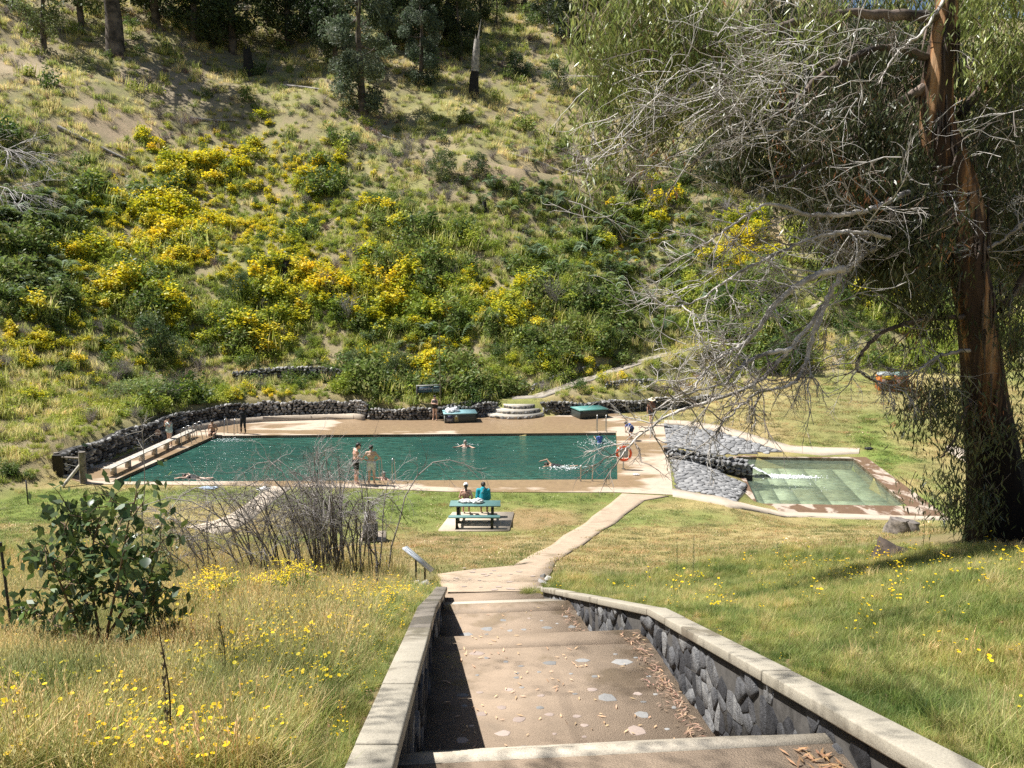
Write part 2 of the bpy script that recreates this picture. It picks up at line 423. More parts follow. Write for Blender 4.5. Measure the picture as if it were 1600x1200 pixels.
M_cap = concrete('cap_concrete', (.36, .325, .26), (.19, .165, .13), .585, 1.3, speck=90, st=.4)
M_step = concrete('aggregate_concrete', (.33, .25, .18), (.24, .18, .125), .56, .9, speck=110, st=.9)
M_pad = concrete('pad_concrete', (.42, .325, .235), (.33, .25, .18), .58, .6, speck=100, st=.8)
M_nose = concrete('nosing_concrete', (.50, .44, .35), speck=90)
M_shell = concrete('pool_shell', (.12, .10, .08), (.05, .045, .04), .45, 1.5)
M_pooledge = concrete('wet_edge', (.42, .26, .13), (.24, .13, .055), .4, .5, stretch=(.4, 2, 1))
def wetten(m, boxes):
    nt = m.node_tree; w = wpos(nt); sp = nd(nt, 'ShaderNodeSeparateXYZ'); nt.links.new(w, sp.inputs[0]); acc = None
    def sm(sock, a, b):
        q = nd(nt, 'ShaderNodeMapRange', interpolation_type='SMOOTHSTEP'); nt.links.new(sock, q.inputs[0]); q.inputs[1].default_value = a; q.inputs[2].default_value = b; return q.outputs[0]
    def mul(a, b, op='MULTIPLY'):
        q = nd(nt, 'ShaderNodeMath', operation=op)
        for i, v in enumerate((a, b)):
            if isinstance(v, (int, float)): q.inputs[i].default_value = v
            else: nt.links.new(v, q.inputs[i])
        return q.outputs[0]
    for x0, x1, y0, y1, a in boxes:
        k = mul(mul(mul(sm(sp.outputs[0], x0 - 1, x0 + 1), sm(sp.outputs[0], x1 + 1, x1 - 1)), mul(sm(sp.outputs[1], y0 - .3, y0 + .3), sm(sp.outputs[1], y1 + .3, y1 - .3))), a)
        acc = k if acc is None else mul(acc, k, 'MAXIMUM')
    for l in list(nt.links):
        if l.to_node.type == 'VALTORGB' and l.from_node.type == 'TEX_NOISE' and abs(l.from_node.inputs['Scale'].default_value - .34) < 1e-3:
            s = l.from_socket; t = l.to_socket; nt.links.remove(l); nt.links.new(mul(s, acc, 'ADD'), t)
wetten(M_deck, [(-11, 6, 46.6, 51.5, .24), (-17, 6.5, 46.0, 46.9, .12), (-4, 6, 34.2, 35.6, .2), (-20.5, -17, 36, 45, .06), (5.5, 9, 40, 46, .06)])
def struct(o): o['kind'] = 'structure'; return o
def ringslab(name, outer, hole, z0, z1, mat):
    bm = bmesh.new()
    def loop(P): 
        v = [bm.verts.new((p[0], p[1], z1)) for p in P]
        return [bm.edges.new((v[i], v[(i + 1) % len(v)])) for i in range(len(v))]
    e = loop(outer) + (loop(hole) if hole else [])
    bmesh.ops.triangle_fill(bm, edges=e, use_beauty=True)
    bmesh.ops.recalc_face_normals(bm, faces=bm.faces)
    if bm.faces and sum(f.normal.z for f in bm.faces) < 0: bmesh.ops.reverse_faces(bm, faces=bm.faces)
    r = bmesh.ops.extrude_face_region(bm, geom=bm.faces[:])
    # the extruded copy becomes the top, the original the underside
    for v in [q for q in r['geom'] if isinstance(q, bmesh.types.BMVert)]: v.co.z = z1
    top = {q for q in r['geom'] if isinstance(q, bmesh.types.BMVert)}
    for v in bm.verts:
        if v not in top: v.co.z = z0
    bmesh.ops.recalc_face_normals(bm, faces=bm.faces)
    me = bpy.data.meshes.new(name); bm.to_mesh(me); bm.free(); me.materials.append(mat)
    return struct(link(name, me))
deckouter = [U(138, 757)[:2], U(350, 759)[:2], U(560, 763)[:2], U(700, 769)[:2], U(870, 770)[:2], U(960, 770)[:2], U(1052, 774)[:2], U(1046, 720)[:2], U(1037, 664)[:2],
             U(1000, 661)[:2], U(960, 645)[:2], (7.6, 53.4), (4.5, 52.55), (2.0, 52.45), (.8, 53.6), (-1.1, 52.35), (-3.2, 51.15), (-6.9, 50.65), (-9.6, 50.75),
             (-10.7, 51.45), (-13.5, 51.05), (-16.6, 50.45), (-18.9, 49.35), (-20.4, 47.1), (-21.15, 43), (-21.5, 37.5), (-21.2, 35.6)]
ringslab('pool_deck', deckouter, POOL, -.25, .03, M_deck)
def ribbon(name, L, Rr, mat, nsub=4, nac=4, dz=.03, skirt=.3, zf=None, st=True, parent=None):
    """a sheet that lies on the ground between two edges"""
    L = np.array(L)[:, :2]; Rr = np.array(Rr)[:, :2]
    n = len(L); t = np.linspace(0, n - 1, (n - 1) * nsub + 1)
    Li = np.stack([np.interp(t, range(n), L[:, k]) for k in (0, 1)], 1); Ri = np.stack([np.interp(t, range(n), Rr[:, k]) for k in (0, 1)], 1)
    a = np.linspace(0, 1, nac + 1)[None, :, None]
    P = Li[:, None] * (1 - a) + Ri[:, None] * a
    z = (zf or T)(P[..., 0], P[..., 1]) + dz
    V = np.concatenate([P, z[..., None]], -1)
    lo0 = V[:, :1].copy(); lo0[..., 2] -= skirt; lo1 = V[:, -1:].copy(); lo1[..., 2] -= skirt
    V = np.concatenate([lo0, V, lo1], 1); m, k = V.shape[:2]
    i = np.arange(m * k).reshape(m, k)
    F = np.stack([i[:-1, :-1], i[1:, :-1], i[1:, 1:], i[:-1, 1:]], -1).reshape(-1, 4)
    g = G(); g.add(V.reshape(-1, 3), F)
    o = g.obj(name, mat, parent)
    if st: struct(o)
    return o
def H(*p): return [hit(a, b) for a, b in p]
ribbon('path', [(-1.27, 14.42, 0)] + H((686, 915), (684, 899), (755, 890), (800, 887), (835, 866), (880, 838), (925, 808), (958, 784), (972, 772)),
       [(.55, 14.56, 0)] + H((851, 912), (863, 893), (867, 880), (874, 875), (902, 857), (940, 830), (975, 806), (1006, 783), (1045, 776)), M_pad, 5, 6, .035)
ribbon('footpath', H((425, 760), (395, 780), (362, 803), (290, 824)), H((455, 763), (428, 783), (400, 806), (345, 838)), M_kerb, 3, 3, .03)
ribbon('kerb_path', H((1038, 657), (1070, 658), (1120, 665), (1180, 681), (1235, 697), (1290, 700), (1343, 701)),
       H((1037, 663), (1068, 664), (1118, 673), (1175, 690), (1225, 706), (1285, 712), (1342, 709)), M_kerb, 4, 2, .045)
ribbon('kerb_path', H((1050, 764), (1100, 774), (1150, 785), (1200, 796), (1260, 802), (1320, 804), (1400, 807), (1470, 808)),
       H((1051, 776), (1095, 783), (1145, 794), (1200, 803), (1260, 808), (1320, 811), (1400, 813), (1484, 813)), M_kerb, 4, 2, .05)
def offset(P, w):
    P = np.array(P)[:, :2]; t = np.gradient(P, axis=0); t /= np.linalg.norm(t, axis=1)[:, None]
    n = np.stack([-t[:, 1], t[:, 0]], 1); return P + n * w, P - n * w
a, b = offset(PATH, np.array([.62, .62, .6, .6, .55, .5, .4, .38, .36, .34, .3])[:, None]); ribbon('hill_path', a, b, M_hpath, 5, 3, .05)
a, b = offset(UPATH, .6); ribbon('upper_path', a, b, plain('trodden_soil', (.42, .34, .23), .95, sc=2, world=True, bmp=.6), 5, 3, .04)
ribbon('side_path', H((1484, 693), (1530, 712), (1600, 745)), H((1476, 702), (1522, 728), (1600, 775)), M_kerb, 3, 2, .04)

# ------------------------------------------------------------------ pools
def shell(name, P, ztop, zbot, mat, floor=None):
    g = G(); n = len(P)
    V = [(p[0], p[1], ztop) for p in P] + [(p[0], p[1], zbot) for p in P]
    g.add(V, [(i, i + n, (i + 1) % n + n, (i + 1) % n) for i in range(n)])
    g.ng([(p[0], p[1], zbot + .002) for p in P], [list(range(n))])
    return struct(g.obj(name, mat))
shell('pool_basin', POOL, .028, -1.9, M_shell)
def watermat(name, body, refr=.0, wave=3.0, amp=.3, deep=None, spec=1.33, clear=0.0):
    m, nt, p = newmat(name); w = wpos(nt)
    mp = nd(nt, 'ShaderNodeMapping'); mp.inputs['Scale'].default_value = (1, 1.7, 1); nt.links.new(w, mp.inputs[0])
    n1 = noise(nt, wave, 3, mp.outputs[0], .6, .5); n2 = noise(nt, wave * .32, 2, mp.outputs[0], .5, .6)
    nb = bump(nt, n1, amp, .12, bump(nt, n2, amp * .8, .3))
    c = mix(nt, ramp(nt, n1, [(.35, (0, 0, 0)), (.68, (1, 1, 1))]), body, tuple(x * 2.1 for x in body))
    if deep: c = mix(nt, ramp(nt, noise(nt, .16, 2, w), [(.42, (0, 0, 0)), (.62, (1, 1, 1))]), c, deep)
    gl = nd(nt, 'ShaderNodeBsdfGlossy'); gl.inputs['Roughness'].default_value = .1; nt.links.new(nb, gl.inputs['Normal'])
    fr = nd(nt, 'ShaderNodeFresnel'); fr.inputs['IOR'].default_value = spec; nt.links.new(nb, fr.inputs['Normal'])
    df = nd(nt, 'ShaderNodeBsdfDiffuse'); nt.links.new(c, df.inputs['Color'])
    low = df.outputs[0]
    if clear:
        t = nd(nt, 'ShaderNodeBsdfTransparent'); t.inputs[0].default_value = (.86, .90, .80, 1)
        ms = nd(nt, 'ShaderNodeMixShader'); ms.inputs[0].default_value = clear
        nt.links.new(df.outputs[0], ms.inputs[1]); nt.links.new(t.outputs[0], ms.inputs[2]); low = ms.outputs[0]
    ms = nd(nt, 'ShaderNodeMixShader'); nt.links.new(fr.outputs[0], ms.inputs[0]); nt.links.new(low, ms.inputs[1]); nt.links.new(gl.outputs[0], ms.inputs[2])
    nt.links.new(ms.outputs[0], nt.nodes['Material Output'].inputs[0]); return m
M_water = watermat('pool_water', (.019, .060, .046), wave=2.6, amp=.85, deep=(.017, .068, .056))
M_clear = watermat('clear_water', (.22, .29, .23), wave=4, amp=.16, clear=.80)
def sheet(name, P, z, mat, nx=1, ny=1):
    g = G(); A, B, C_, D = [np.array(p) for p in P]
    V = []
    for i in range(nx + 1):
        for j in range(ny + 1):
            u, v = i / nx, j / ny; q = (A * (1 - u) + B * u) * (1 - v) + (D * (1 - u) + C_ * u) * v
            V.append((q[0], q[1], z))
    F = [(i * (ny + 1) + j, (i + 1) * (ny + 1) + j, (i + 1) * (ny + 1) + j + 1, i * (ny + 1) + j + 1) for i in range(nx) for j in range(ny)]
    g.add(V, F); return struct(g.obj(name, mat))
sheet('water', POOL, -.13, M_water)
# wading pool: sloping ring of wet concrete, panelled bottom
ZS = -.96
sm_out = [U(1113, 711, ZS)[:2], U(1147, 786, ZS)[:2], U(1180, 799, ZS)[:2], U(1330, 806, ZS)[:2], U(1486, 811, ZS)[:2], U(1345, 708, ZS)[:2], U(1230, 707, ZS)[:2]]
M_wet = concrete('wading_surround', (.44, .36, .29), (.17, .105, .07), .47, .9, stretch=(1.2, .7, 1))
ringslab('wading_pool_surround', sm_out, SMALL, -1.3, ZS, M_wet)
shell('wading_pool_basin', SMALL, ZS - .002, -1.75, concrete('basin_concrete', (.30, .27, .17), (.14, .12, .07), .55, 1))
A, B, C_, D = [np.array(p) for p in SMALL]
pr = random.Random(4)
pm = [plain('pool_panel_green', (.33, .36, .27), .7, sc=3, var=.25), plain('pool_panel_pale', (.50, .54, .44), .7, sc=3, var=.2), plain('pool_panel_moss', (.42, .48, .10), .8, sc=2, var=.4), plain('pool_panel_brown', (.25, .25, .17), .7, sc=3, var=.2)]
us = [0, .10, .22, .36, .58, .82, 1]; vs_ = [0, .12, .3, .52, .78, 1]
for i in range(6):
    for j in range(5):
        q = lambda u, v: (A * (1 - u) + B * u) * (1 - v) + (D * (1 - u) + C_ * u) * v
        u0, u1, v0, v1 = us[i] + .003, us[i + 1] - .003, vs_[j] + .003, vs_[j + 1] - .003
        z = -1.62 + .012 * pr.random() + .1 * (j == 0)
        mt = pm[1] if (i in (2, 3) and j > 1) or (i, j) in ((4, 1), (1, 1)) else pm[0]
        if (i, j) == (3, 0): mt = pm[2]
        if (i, j) in ((3, 2), (2, 1), (4, 2)): mt = pm[3]
        g = G(); g.prism([q(u0, v0), q(u1, v0), q(u1, v1), q(u0, v1)], -1.72, z)
        struct(g.obj('basin_panel', mt))
sheet('wading_water', [A, B, C_, D], -1.12, M_clear)

# ------------------------------------------------------------------ stones
def hullstone(seed, pts=13):
    r = np.random.default_rng(seed); bm = bmesh.new()
    P = r.normal(size=(pts, 3)); P /= np.linalg.norm(P, axis=1)[:, None]; P *= r.uniform(.42, .56, (pts, 1))
    for p in P: bm.verts.new(p)
    bmesh.ops.convex_hull(bm, input=bm.verts); 
    for v in [v for v in bm.verts if not v.link_faces]: bm.verts.remove(v)
    me = bpy.data.meshes.new('stone'); bm.to_mesh(me); bm.free(); return me
M_rock = stonemat('dark_rock', [(0, (.04, .04, .041)), (.35, (.13, .127, .122)), (.7, (.31, .30, .285)), (1, (.54, .52, .49))], rnd=.75)
M_rockpale = stonemat('pale_rock', [(0, (.08, .08, .08)), (.4, (.25, .24, .23)), (.75, (.44, .42, .40)), (1, (.62, .6, .57))], rnd=.7)
M_slate = stonemat('grey_rock', [(0, (.018, .018, .02)), (.35, (.06, .06, .066)), (.7, (.17, .17, .175)), (1, (.42, .41, .39))], rnd=.65, bsc=26, bst=1.3)
M_paving = stonemat('grey_paving_stone', [(0, (.10, .10, .10)), (.4, (.20, .198, .198)), (.8, (.34, .335, .33)), (1, (.48, .46, .43))], rnd=.5, bsc=9)
M_core = plain('dark_earth_core', (.03, .027, .024), .95)
STONES = {}
def stonemesh(mat, k):
    key = (mat.name, k)
    if key not in STONES:
        me = hullstone(100 + k); me.materials.append(mat); STONES[key] = me
    return STONES[key]
def drywall(name, label, P, zb, ht, mat, size=.28, group=None, thick=.5, side=-1, limit=300, core=True, cat='stone wall', seed=1, topcourse=True):
    """P: centre line of the face; zb, ht: functions of the place t in 0..1"""
    P = np.array(P, float); seg = np.linalg.norm(np.diff(P, axis=0), axis=1); cum = np.concatenate([[0], np.cumsum(seg)]); Lw = cum[-1]
    at = lambda s: np.array([np.interp(s, cum, P[:, 0]), np.interp(s, cum, P[:, 1])])
    def nrm(s):
        d = at(min(s + .2, Lw)) - at(max(s - .2, 0)); d /= np.linalg.norm(d); return np.array([d[1], -d[0]]) * -side
    o = at(Lw / 2); root = thing(name, label, cat, (o[0], o[1], zb(.5)), group)
    r = random.Random(seed)
    if core:
        g = G(); n = max(4, int(Lw / .5)); V = []
        for i in range(n + 1):
            s = Lw * i / n; a = at(s); nn = nrm(s); z0 = zb(i / n) - .3; z1 = zb(i / n) + ht(i / n) - .07
            for q, z in ((.02, z0), (.02, z1), (-thick, z1), (-thick, z0)): V.append((*(a + nn * (q - .06)), z))
        F = [(i * 4 + k, i * 4 + k + 1, i * 4 + k + 5, i * 4 + k + 4) for i in range(n) for k in range(3)] + [(0, 1, 2, 3), (n * 4, n * 4 + 1, n * 4 + 2, n * 4 + 3)]
        g.add(V, F); g.obj('core', M_core, root)
    pl = []
    rows = max(1, int(max(ht(t / 10) for t in range(11)) / (size * .62)))
    for k in range(rows + 1):
        s = r.uniform(0, size)
        while s < Lw:
            t = s / Lw; w = size * r.uniform(.7, 1.35); hh = ht(t); z = zb(t) + (k + .45) * size * .62
            if k == rows or z > zb(t) + hh - size * .2:
                if z - zb(t) - hh < size * .42 and topcourse: z = zb(t) + hh - size * .1
                else: s += w * .92; continue
            a = at(s) + nrm(s) * r.uniform(-.03, .05)
            pl.append((a[0], a[1], z, w, math.atan2(nrm(s)[0], -nrm(s)[1])))
            s += w * .9
    r.shuffle(pl)
    if len(pl) > limit:
        g = G()
        for (x, y, z, w, an) in pl[limit:]:
            me = stonemesh(mat, r.randrange(8)); V = np.array([v.co[:] for v in me.vertices]) * (w * 1.15, size, size * .85) + (x, y, z)
            g.add(V, [tuple(p.vertices) for p in me.polygons])
        q = g.obj('rubble', mat, root); q['kind'] = 'stuff'
    for (x, y, z, w, an) in pl[:limit]:
        st = link('stone', stonemesh(mat, r.randrange(8)), root, (x - o[0], y - o[1], z - zb(.5)))
        st.scale = (w * 1.12, size * r.uniform(.9, 1.3), size * r.uniform(.72, .95)); st.rotation_euler = (r.uniform(-.3, .3), r.uniform(-.35, .35), an + r.uniform(-.3, .3))
    return root
def basepart(p0, p1, off=0):
    ps = [p0] + [k for k in range(int(p0) + 1, int(math.ceil(p1)))] + [p1]
    P = [(np.interp(p, range(len(BASE)), [b[0] for b in BASE]), np.interp(p, range(len(BASE)), [b[1] for b in BASE])) for p in ps]
    P = np.array(P)
    if off: P = offset(P, off)[0]
    return P
for nm, lb, a, b, h0, h1, mt, sz, sd in (
        ('stone_wall', 'dark dry stone wall beside the long bench at the shaded end of the pool', 4.6, 8.9, 1.2, 1.2, M_rock, .30, 1),
        ('stone_wall', 'pale grey rubble wall above the low concrete kerb seat', 8.9, 11.9, 1.25, 1.15, M_rockpale, .29, 2),
        ('stone_wall', 'dark rounded stone wall below the park sign and beside the curved steps', 12.0, 15.0, .7, .95, M_rock, .27, 3),
        ('stone_wall', 'long dark stone retaining wall behind the green box without towels', 17.0, 21.0, .9, .75, M_rock, .30, 4)):
    drywall(nm, lb, basepart(a, b, -.08), lambda t: -.02, (lambda t, h0=h0, h1=h1: h0 + (h1 - h0) * t + .08 * math.sin(t * 23)), mt, sz, 'dry stone walls round the pool', side=-1, seed=sd)
# upper rubble terraces on the slope
for i, (pp, lb, mt, h) in enumerate((([(365, 600), (430, 592), (500, 590), (560, 600)], 'rubble terrace wall in the bushes above the kerb seat', M_rockpale, .9),
                                 ([(700, 640), (740, 634), (775, 622), (800, 615)], 'low stone edge at the top of the curved steps', M_rock, .45),
                                 ([(830, 612), (870, 596), (900, 586), (935, 574)], 'dark stones along the uphill edge of the concrete path', M_rock, .5),
                                 ([(945, 608), (980, 604), (1020, 603)], 'short terrace of dark stones above the long retaining wall', M_rock, .6))):
    Q = H(*pp); zz = [q[2] for q in Q]
    P = [q[:2] for q in Q]
    drywall('rubble_wall', lb, P, (lambda t, zz=zz: float(np.interp(t * (len(zz) - 1), range(len(zz)), zz)) - .1), (lambda t, h=h: h), mt, .32 if i == 0 else .27, 'rubble terraces on the slope', side=-1, seed=20 + i, thick=.3, core=(i == 0))
# spillway channel between the paved slopes
for i, (y0, lb) in enumerate(((39.2, 'stone wall of the spillway channel on the side of the picnic table'), (40.35, 'stone wall of the spillway channel on the side of the orange bin'))):
    drywall('channel_wall', lb, [(8.3, y0 + .1), (12.75, y0 + .35)], lambda t: -.05 - .95 * t, lambda t: .42 + .2 * t, M_paving, .30, 'stone walls of the spillway', side=-1, seed=30 + i, thick=.42)
g = G(); g.prism([(8.3, 39.55), (12.7, 39.75), (12.7, 40.5), (8.3, 40.25)], [-.6, -1.5, -1.5, -.6], [.02, -.62, -.62, .02]); struct(g.obj('channel_bed', M_shell))

# ------------------------------------------------------------------ crazy paving (Voronoi pieces)
def clip(poly, nx, ny, d):
    out = []
    for i in range(len(poly)):
        a, b = poly[i], poly[(i + 1) % len(poly)]
        da = a[0] * nx + a[1] * ny - d; db = b[0] * nx + b[1] * ny - d
        if da <= 0: out.append(a)
        if (da < 0 < db) or (db < 0 < da):
            t = da / (da - db); out.append((a[0] + (b[0] - a[0]) * t, a[1] + (b[1] - a[1]) * t))
    return out
def cells(outer, sx, sy, seed=0, gap=.02, jit=.38):
    r = random.Random(seed); x0 = min(p[0] for p in outer); x1 = max(p[0] for p in outer); y0 = min(p[1] for p in outer); y1 = max(p[1] for p in outer)
    pts = []
    j = 0; y = y0 - sy
    while y < y1 + sy:
        x = x0 - sx + (sx * .5 if j % 2 else 0)
        while x < x1 + sx: pts.append((x + r.uniform(-jit, jit) * sx, y + r.uniform(-jit, jit) * sy)); x += sx
        y += sy; j += 1
    A_ = np.array(pts); res = []
    ins = inpoly(A_[:, 0], A_[:, 1], outer)
    for k, p in enumerate(pts):
        if not ins[k]: continue
        dd = ((A_[:, 0] - p[0]) / sx) ** 2 + ((A_[:, 1] - p[1]) / sy) ** 2; nb = np.argsort(dd)[1:15]
        poly = [(p[0] - sx * 1.4, p[1] - sy * 1.4), (p[0] + sx * 1.4, p[1] - sy * 1.4), (p[0] + sx * 1.4, p[1] + sy * 1.4), (p[0] - sx * 1.4, p[1] + sy * 1.4)]
        for q in nb:
            dx, dy = pts[q][0] - p[0], pts[q][1] - p[1]; L = math.hypot(dx, dy); nx, ny = dx / L, dy / L
            poly = clip(poly, nx, ny, (p[0] + dx / 2) * nx + (p[1] + dy / 2) * ny - gap / 2)
            if len(poly) < 3: break
        if len(poly) < 3: continue
        m = len(outer); ar = sum(outer[i][0] * outer[(i + 1) % m][1] - outer[(i + 1) % m][0] * outer[i][1] for i in range(m))
        if ar > 0 and m <= 5:       # convex outline: cut the piece with it too
            for i in range(m):
                a, b = outer[i], outer[(i + 1) % m]; L = math.hypot(b[0] - a[0], b[1] - a[1]) or 1; nx, ny = (b[1] - a[1]) / L, -(b[0] - a[0]) / L
                poly = clip(poly, nx, ny, a[0] * nx + a[1] * ny)
                if len(poly) < 3: break
        if len(poly) >= 3: res.append(poly)
    return res
def piece(poly, f, h, name, mat, parent, origin, inset=.82, dome=.0):
    """extruded stone: poly in (u, v), f(u, v, height) -> world"""
    n = len(poly); cx = sum(p[0] for p in poly) / n; cy = sum(p[1] for p in poly) / n
    V = [f(p[0], p[1], -.03) for p in poly] + [f(cx + (p[0] - cx) * .97, cy + (p[1] - cy) * .97, h * .6) for p in poly] + [f(cx + (p[0] - cx) * inset, cy + (p[1] - cy) * inset, h) for p in poly]
    F = [[i, (i + 1) % n, n + (i + 1) % n, n + i] for i in range(n)] + [[n + i, n + (i + 1) % n, 2 * n + (i + 1) % n, 2 * n + i] for i in range(n)] + [list(range(2 * n, 3 * n))]
    g = G(); g.ng(np.array(V) - np.array(origin), F)
    return link(name, g.mesh(name, mat), parent, None)
def paved(name, outer, s, seed, mat, h=.05, bed=None):
    o = (outer[0][0], outer[0][1], 0)
    root = link(name, None); root.location = o; root['kind'] = 'structure'
    for poly in cells(outer, s, s * .8, seed, .035):
        piece(poly, lambda u, v, w: (u, v, Tp(u, v) + .02 + w), h * random.uniform(.6, 1.4), 'paving_stone', mat, root, o)
    g = G(); P = outer
    xs = np.linspace(min(p[0] for p in P), max(p[0] for p in P), 30); ys = np.linspace(min(p[1] for p in P), max(p[1] for p in P), 24)
    X, Y = np.meshgrid(xs, ys, indexing='ij'); i = np.arange(X.size).reshape(X.shape)
    F = np.stack([i[:-1, :-1], i[1:, :-1], i[1:, 1:], i[:-1, 1:]], -1).reshape(-1, 4)
    cx, cy = X.ravel()[F].mean(1), Y.ravel()[F].mean(1); F = F[inpoly(cx, cy, P)]
    g.add(np.stack([X, Y, T(X, Y) + .03], -1).reshape(-1, 3), F)
    m = g.obj('mortar_bed', plain('mortar', (.09, .085, .08), .95, world=True), root); return root
front = [q[:2] for q in H((1045, 710), (1057, 765), (1150, 787), (1167, 758), (1125, 738))]
back = [q[:2] for q in H((1036, 664), (1041, 701), (1112, 710), (1222, 706), (1175, 691), (1118, 674), (1068, 665))]
paved('paved_bank', front, .37, 3, M_paving)
paved('paved_bank', back, .42, 4, M_paving)

# ------------------------------------------------------------------ the stone stairs in front
SK = .085                                                           # step edges are a little skewed
def sx_(y): return float(XL(y)), float(XR(y))
stair = thing('stone_stairs', 'wide concrete stairs with stone inlays leading down to the lawn', 'stairs', (.5, 8, 5.5))
def tread(ya, yb, za, zb, name='tread', mat=M_step, nose=.09, par=stair):
    xa0, xa1 = sx_(ya); xb0, xb1 = sx_(yb)
    e = .05
    P = [(xa0 - e, ya + SK * xa0), (xa1 + e, ya + SK * xa1), (xb1 + e, yb + SK * xb1), (xb0 - e, yb + SK * xb0)]
    g = G(); g.prism(P, min(za, zb) - .5, [za, za, zb, zb]); g.obj(name, mat, par)
    # light nosing strip along the lower edge, 3 mm proud
    k = nose / max(.05, (yb - ya)); zn = zb + (za - zb) * k
    xn0, xn1 = sx_(yb - nose)
    P = [(xn0 - e, yb - nose + SK * xn0), (xn1 + e, yb - nose + SK * xn1), (xb1 + e, yb + .012 + SK * xb1), (xb0 - e, yb + .012 + SK * xb0)]
    g = G(); g.prism(P, zb - .1, [zn + .004, zn + .004, zb + .004, zb + .004]); g.obj('nosing', M_nose if (yb - ya) < 1 or ya < 0 else M_step, par)
tread(-3.0, 4.0, 7.35, 7.03)
y, z = 4.0, 7.03
for k in range(6): z -= .166; tread(y, y + .255, z, z - .004); y += .255
L2a, L2z = y, z - .166
tread(L2a, 8.5, L2z, 5.50, nose=.42)
y, z = 8.5, 5.50
for k in range(5): z -= .166; tread(y, y + .29, z, z - .004); y += .29
L3a, L3z = y, z - .166
tread(L3a, 11.85, L3z, 4.40, nose=.40)
y, z = 11.85, 4.40
for k in range(4): z -= .148; tread(y, y + .36, z, z - .004); y += .36
tread(y, y + .16, z - .10, z - .115, 'nosing', M_nose, .05)
tread(y + .165, 14.7, z - .122, 3.40)
# inlaid flat stones
def inlay(ya, yb, za, zb, n, seed, x0f=.12, x1f=.95, big=.11):
    r = random.Random(seed); put = []
    while len(put) < n:
        v = r.uniform(ya + .15, yb - .15); a, b = sx_(v); u = a + (b - a) * r.uniform(x0f, x1f); s = big * (.25 + .8 * r.random() ** 2)
        if any(math.hypot(u - p[0], v - p[1]) < s + p[2] + .05 for p in put): continue
        put.append((u, v, s)); m = r.randint(6, 9)
        poly = [(u + s * r.uniform(.55, 1.2) * math.cos(6.283 * i / m) , v + s * r.uniform(.6, .95) * math.sin(6.283 * i / m)) for i in range(m)]
        yy = lambda u, v: (v - SK * u - ya) / (yb - ya)
        piece(poly, lambda u, v, w: (u, v, za + (zb - za) * yy(u, v) + w * .2 + .001), .012, 'inlaid_stone', M_inlay if r.random() < .75 else M_inlay2, stair, stair.location, .86)
M_inlay = stonemat('inlaid_grey_stone', [(0, (.14, .137, .132)), (.5, (.235, .23, .222)), (1, (.36, .35, .335))], rnd=.5, bsc=30, bst=.3)
M_inlay2 = stonemat('inlaid_pink_stone', [(0, (.26, .2, .17)), (.5, (.34, .27, .23)), (1, (.45, .37, .32))], rnd=.5, bsc=30, bst=.3)
inlay(L2a, 8.1, L2z, 5.549, 50, 3); inlay(L3a, 11.45, L3z, 4.418, 18, 5, big=.11)
g = G()
for i in range(26):        # flat pale stones let into the landing at the foot
    q = hit(random.uniform(705, 850), random.uniform(888, 926)); s = random.uniform(.05, .09)
    poly = [(q[0] + s * math.cos(a) * random.uniform(.7, 1.2), q[1] + s * math.sin(a) * random.uniform(.7, 1.2)) for a in np.arange(0, 6.2, 1.05)]
    V = [(u, v, Tp(u, v) + .044) for u, v in poly]; g.ng(V, [list(range(len(V)))])
o = g.obj('inlaid_stones', M_inlay2); tag(o, 'small pale stones set into the landing at the foot of the stairs', 'stones', kind='stuff')

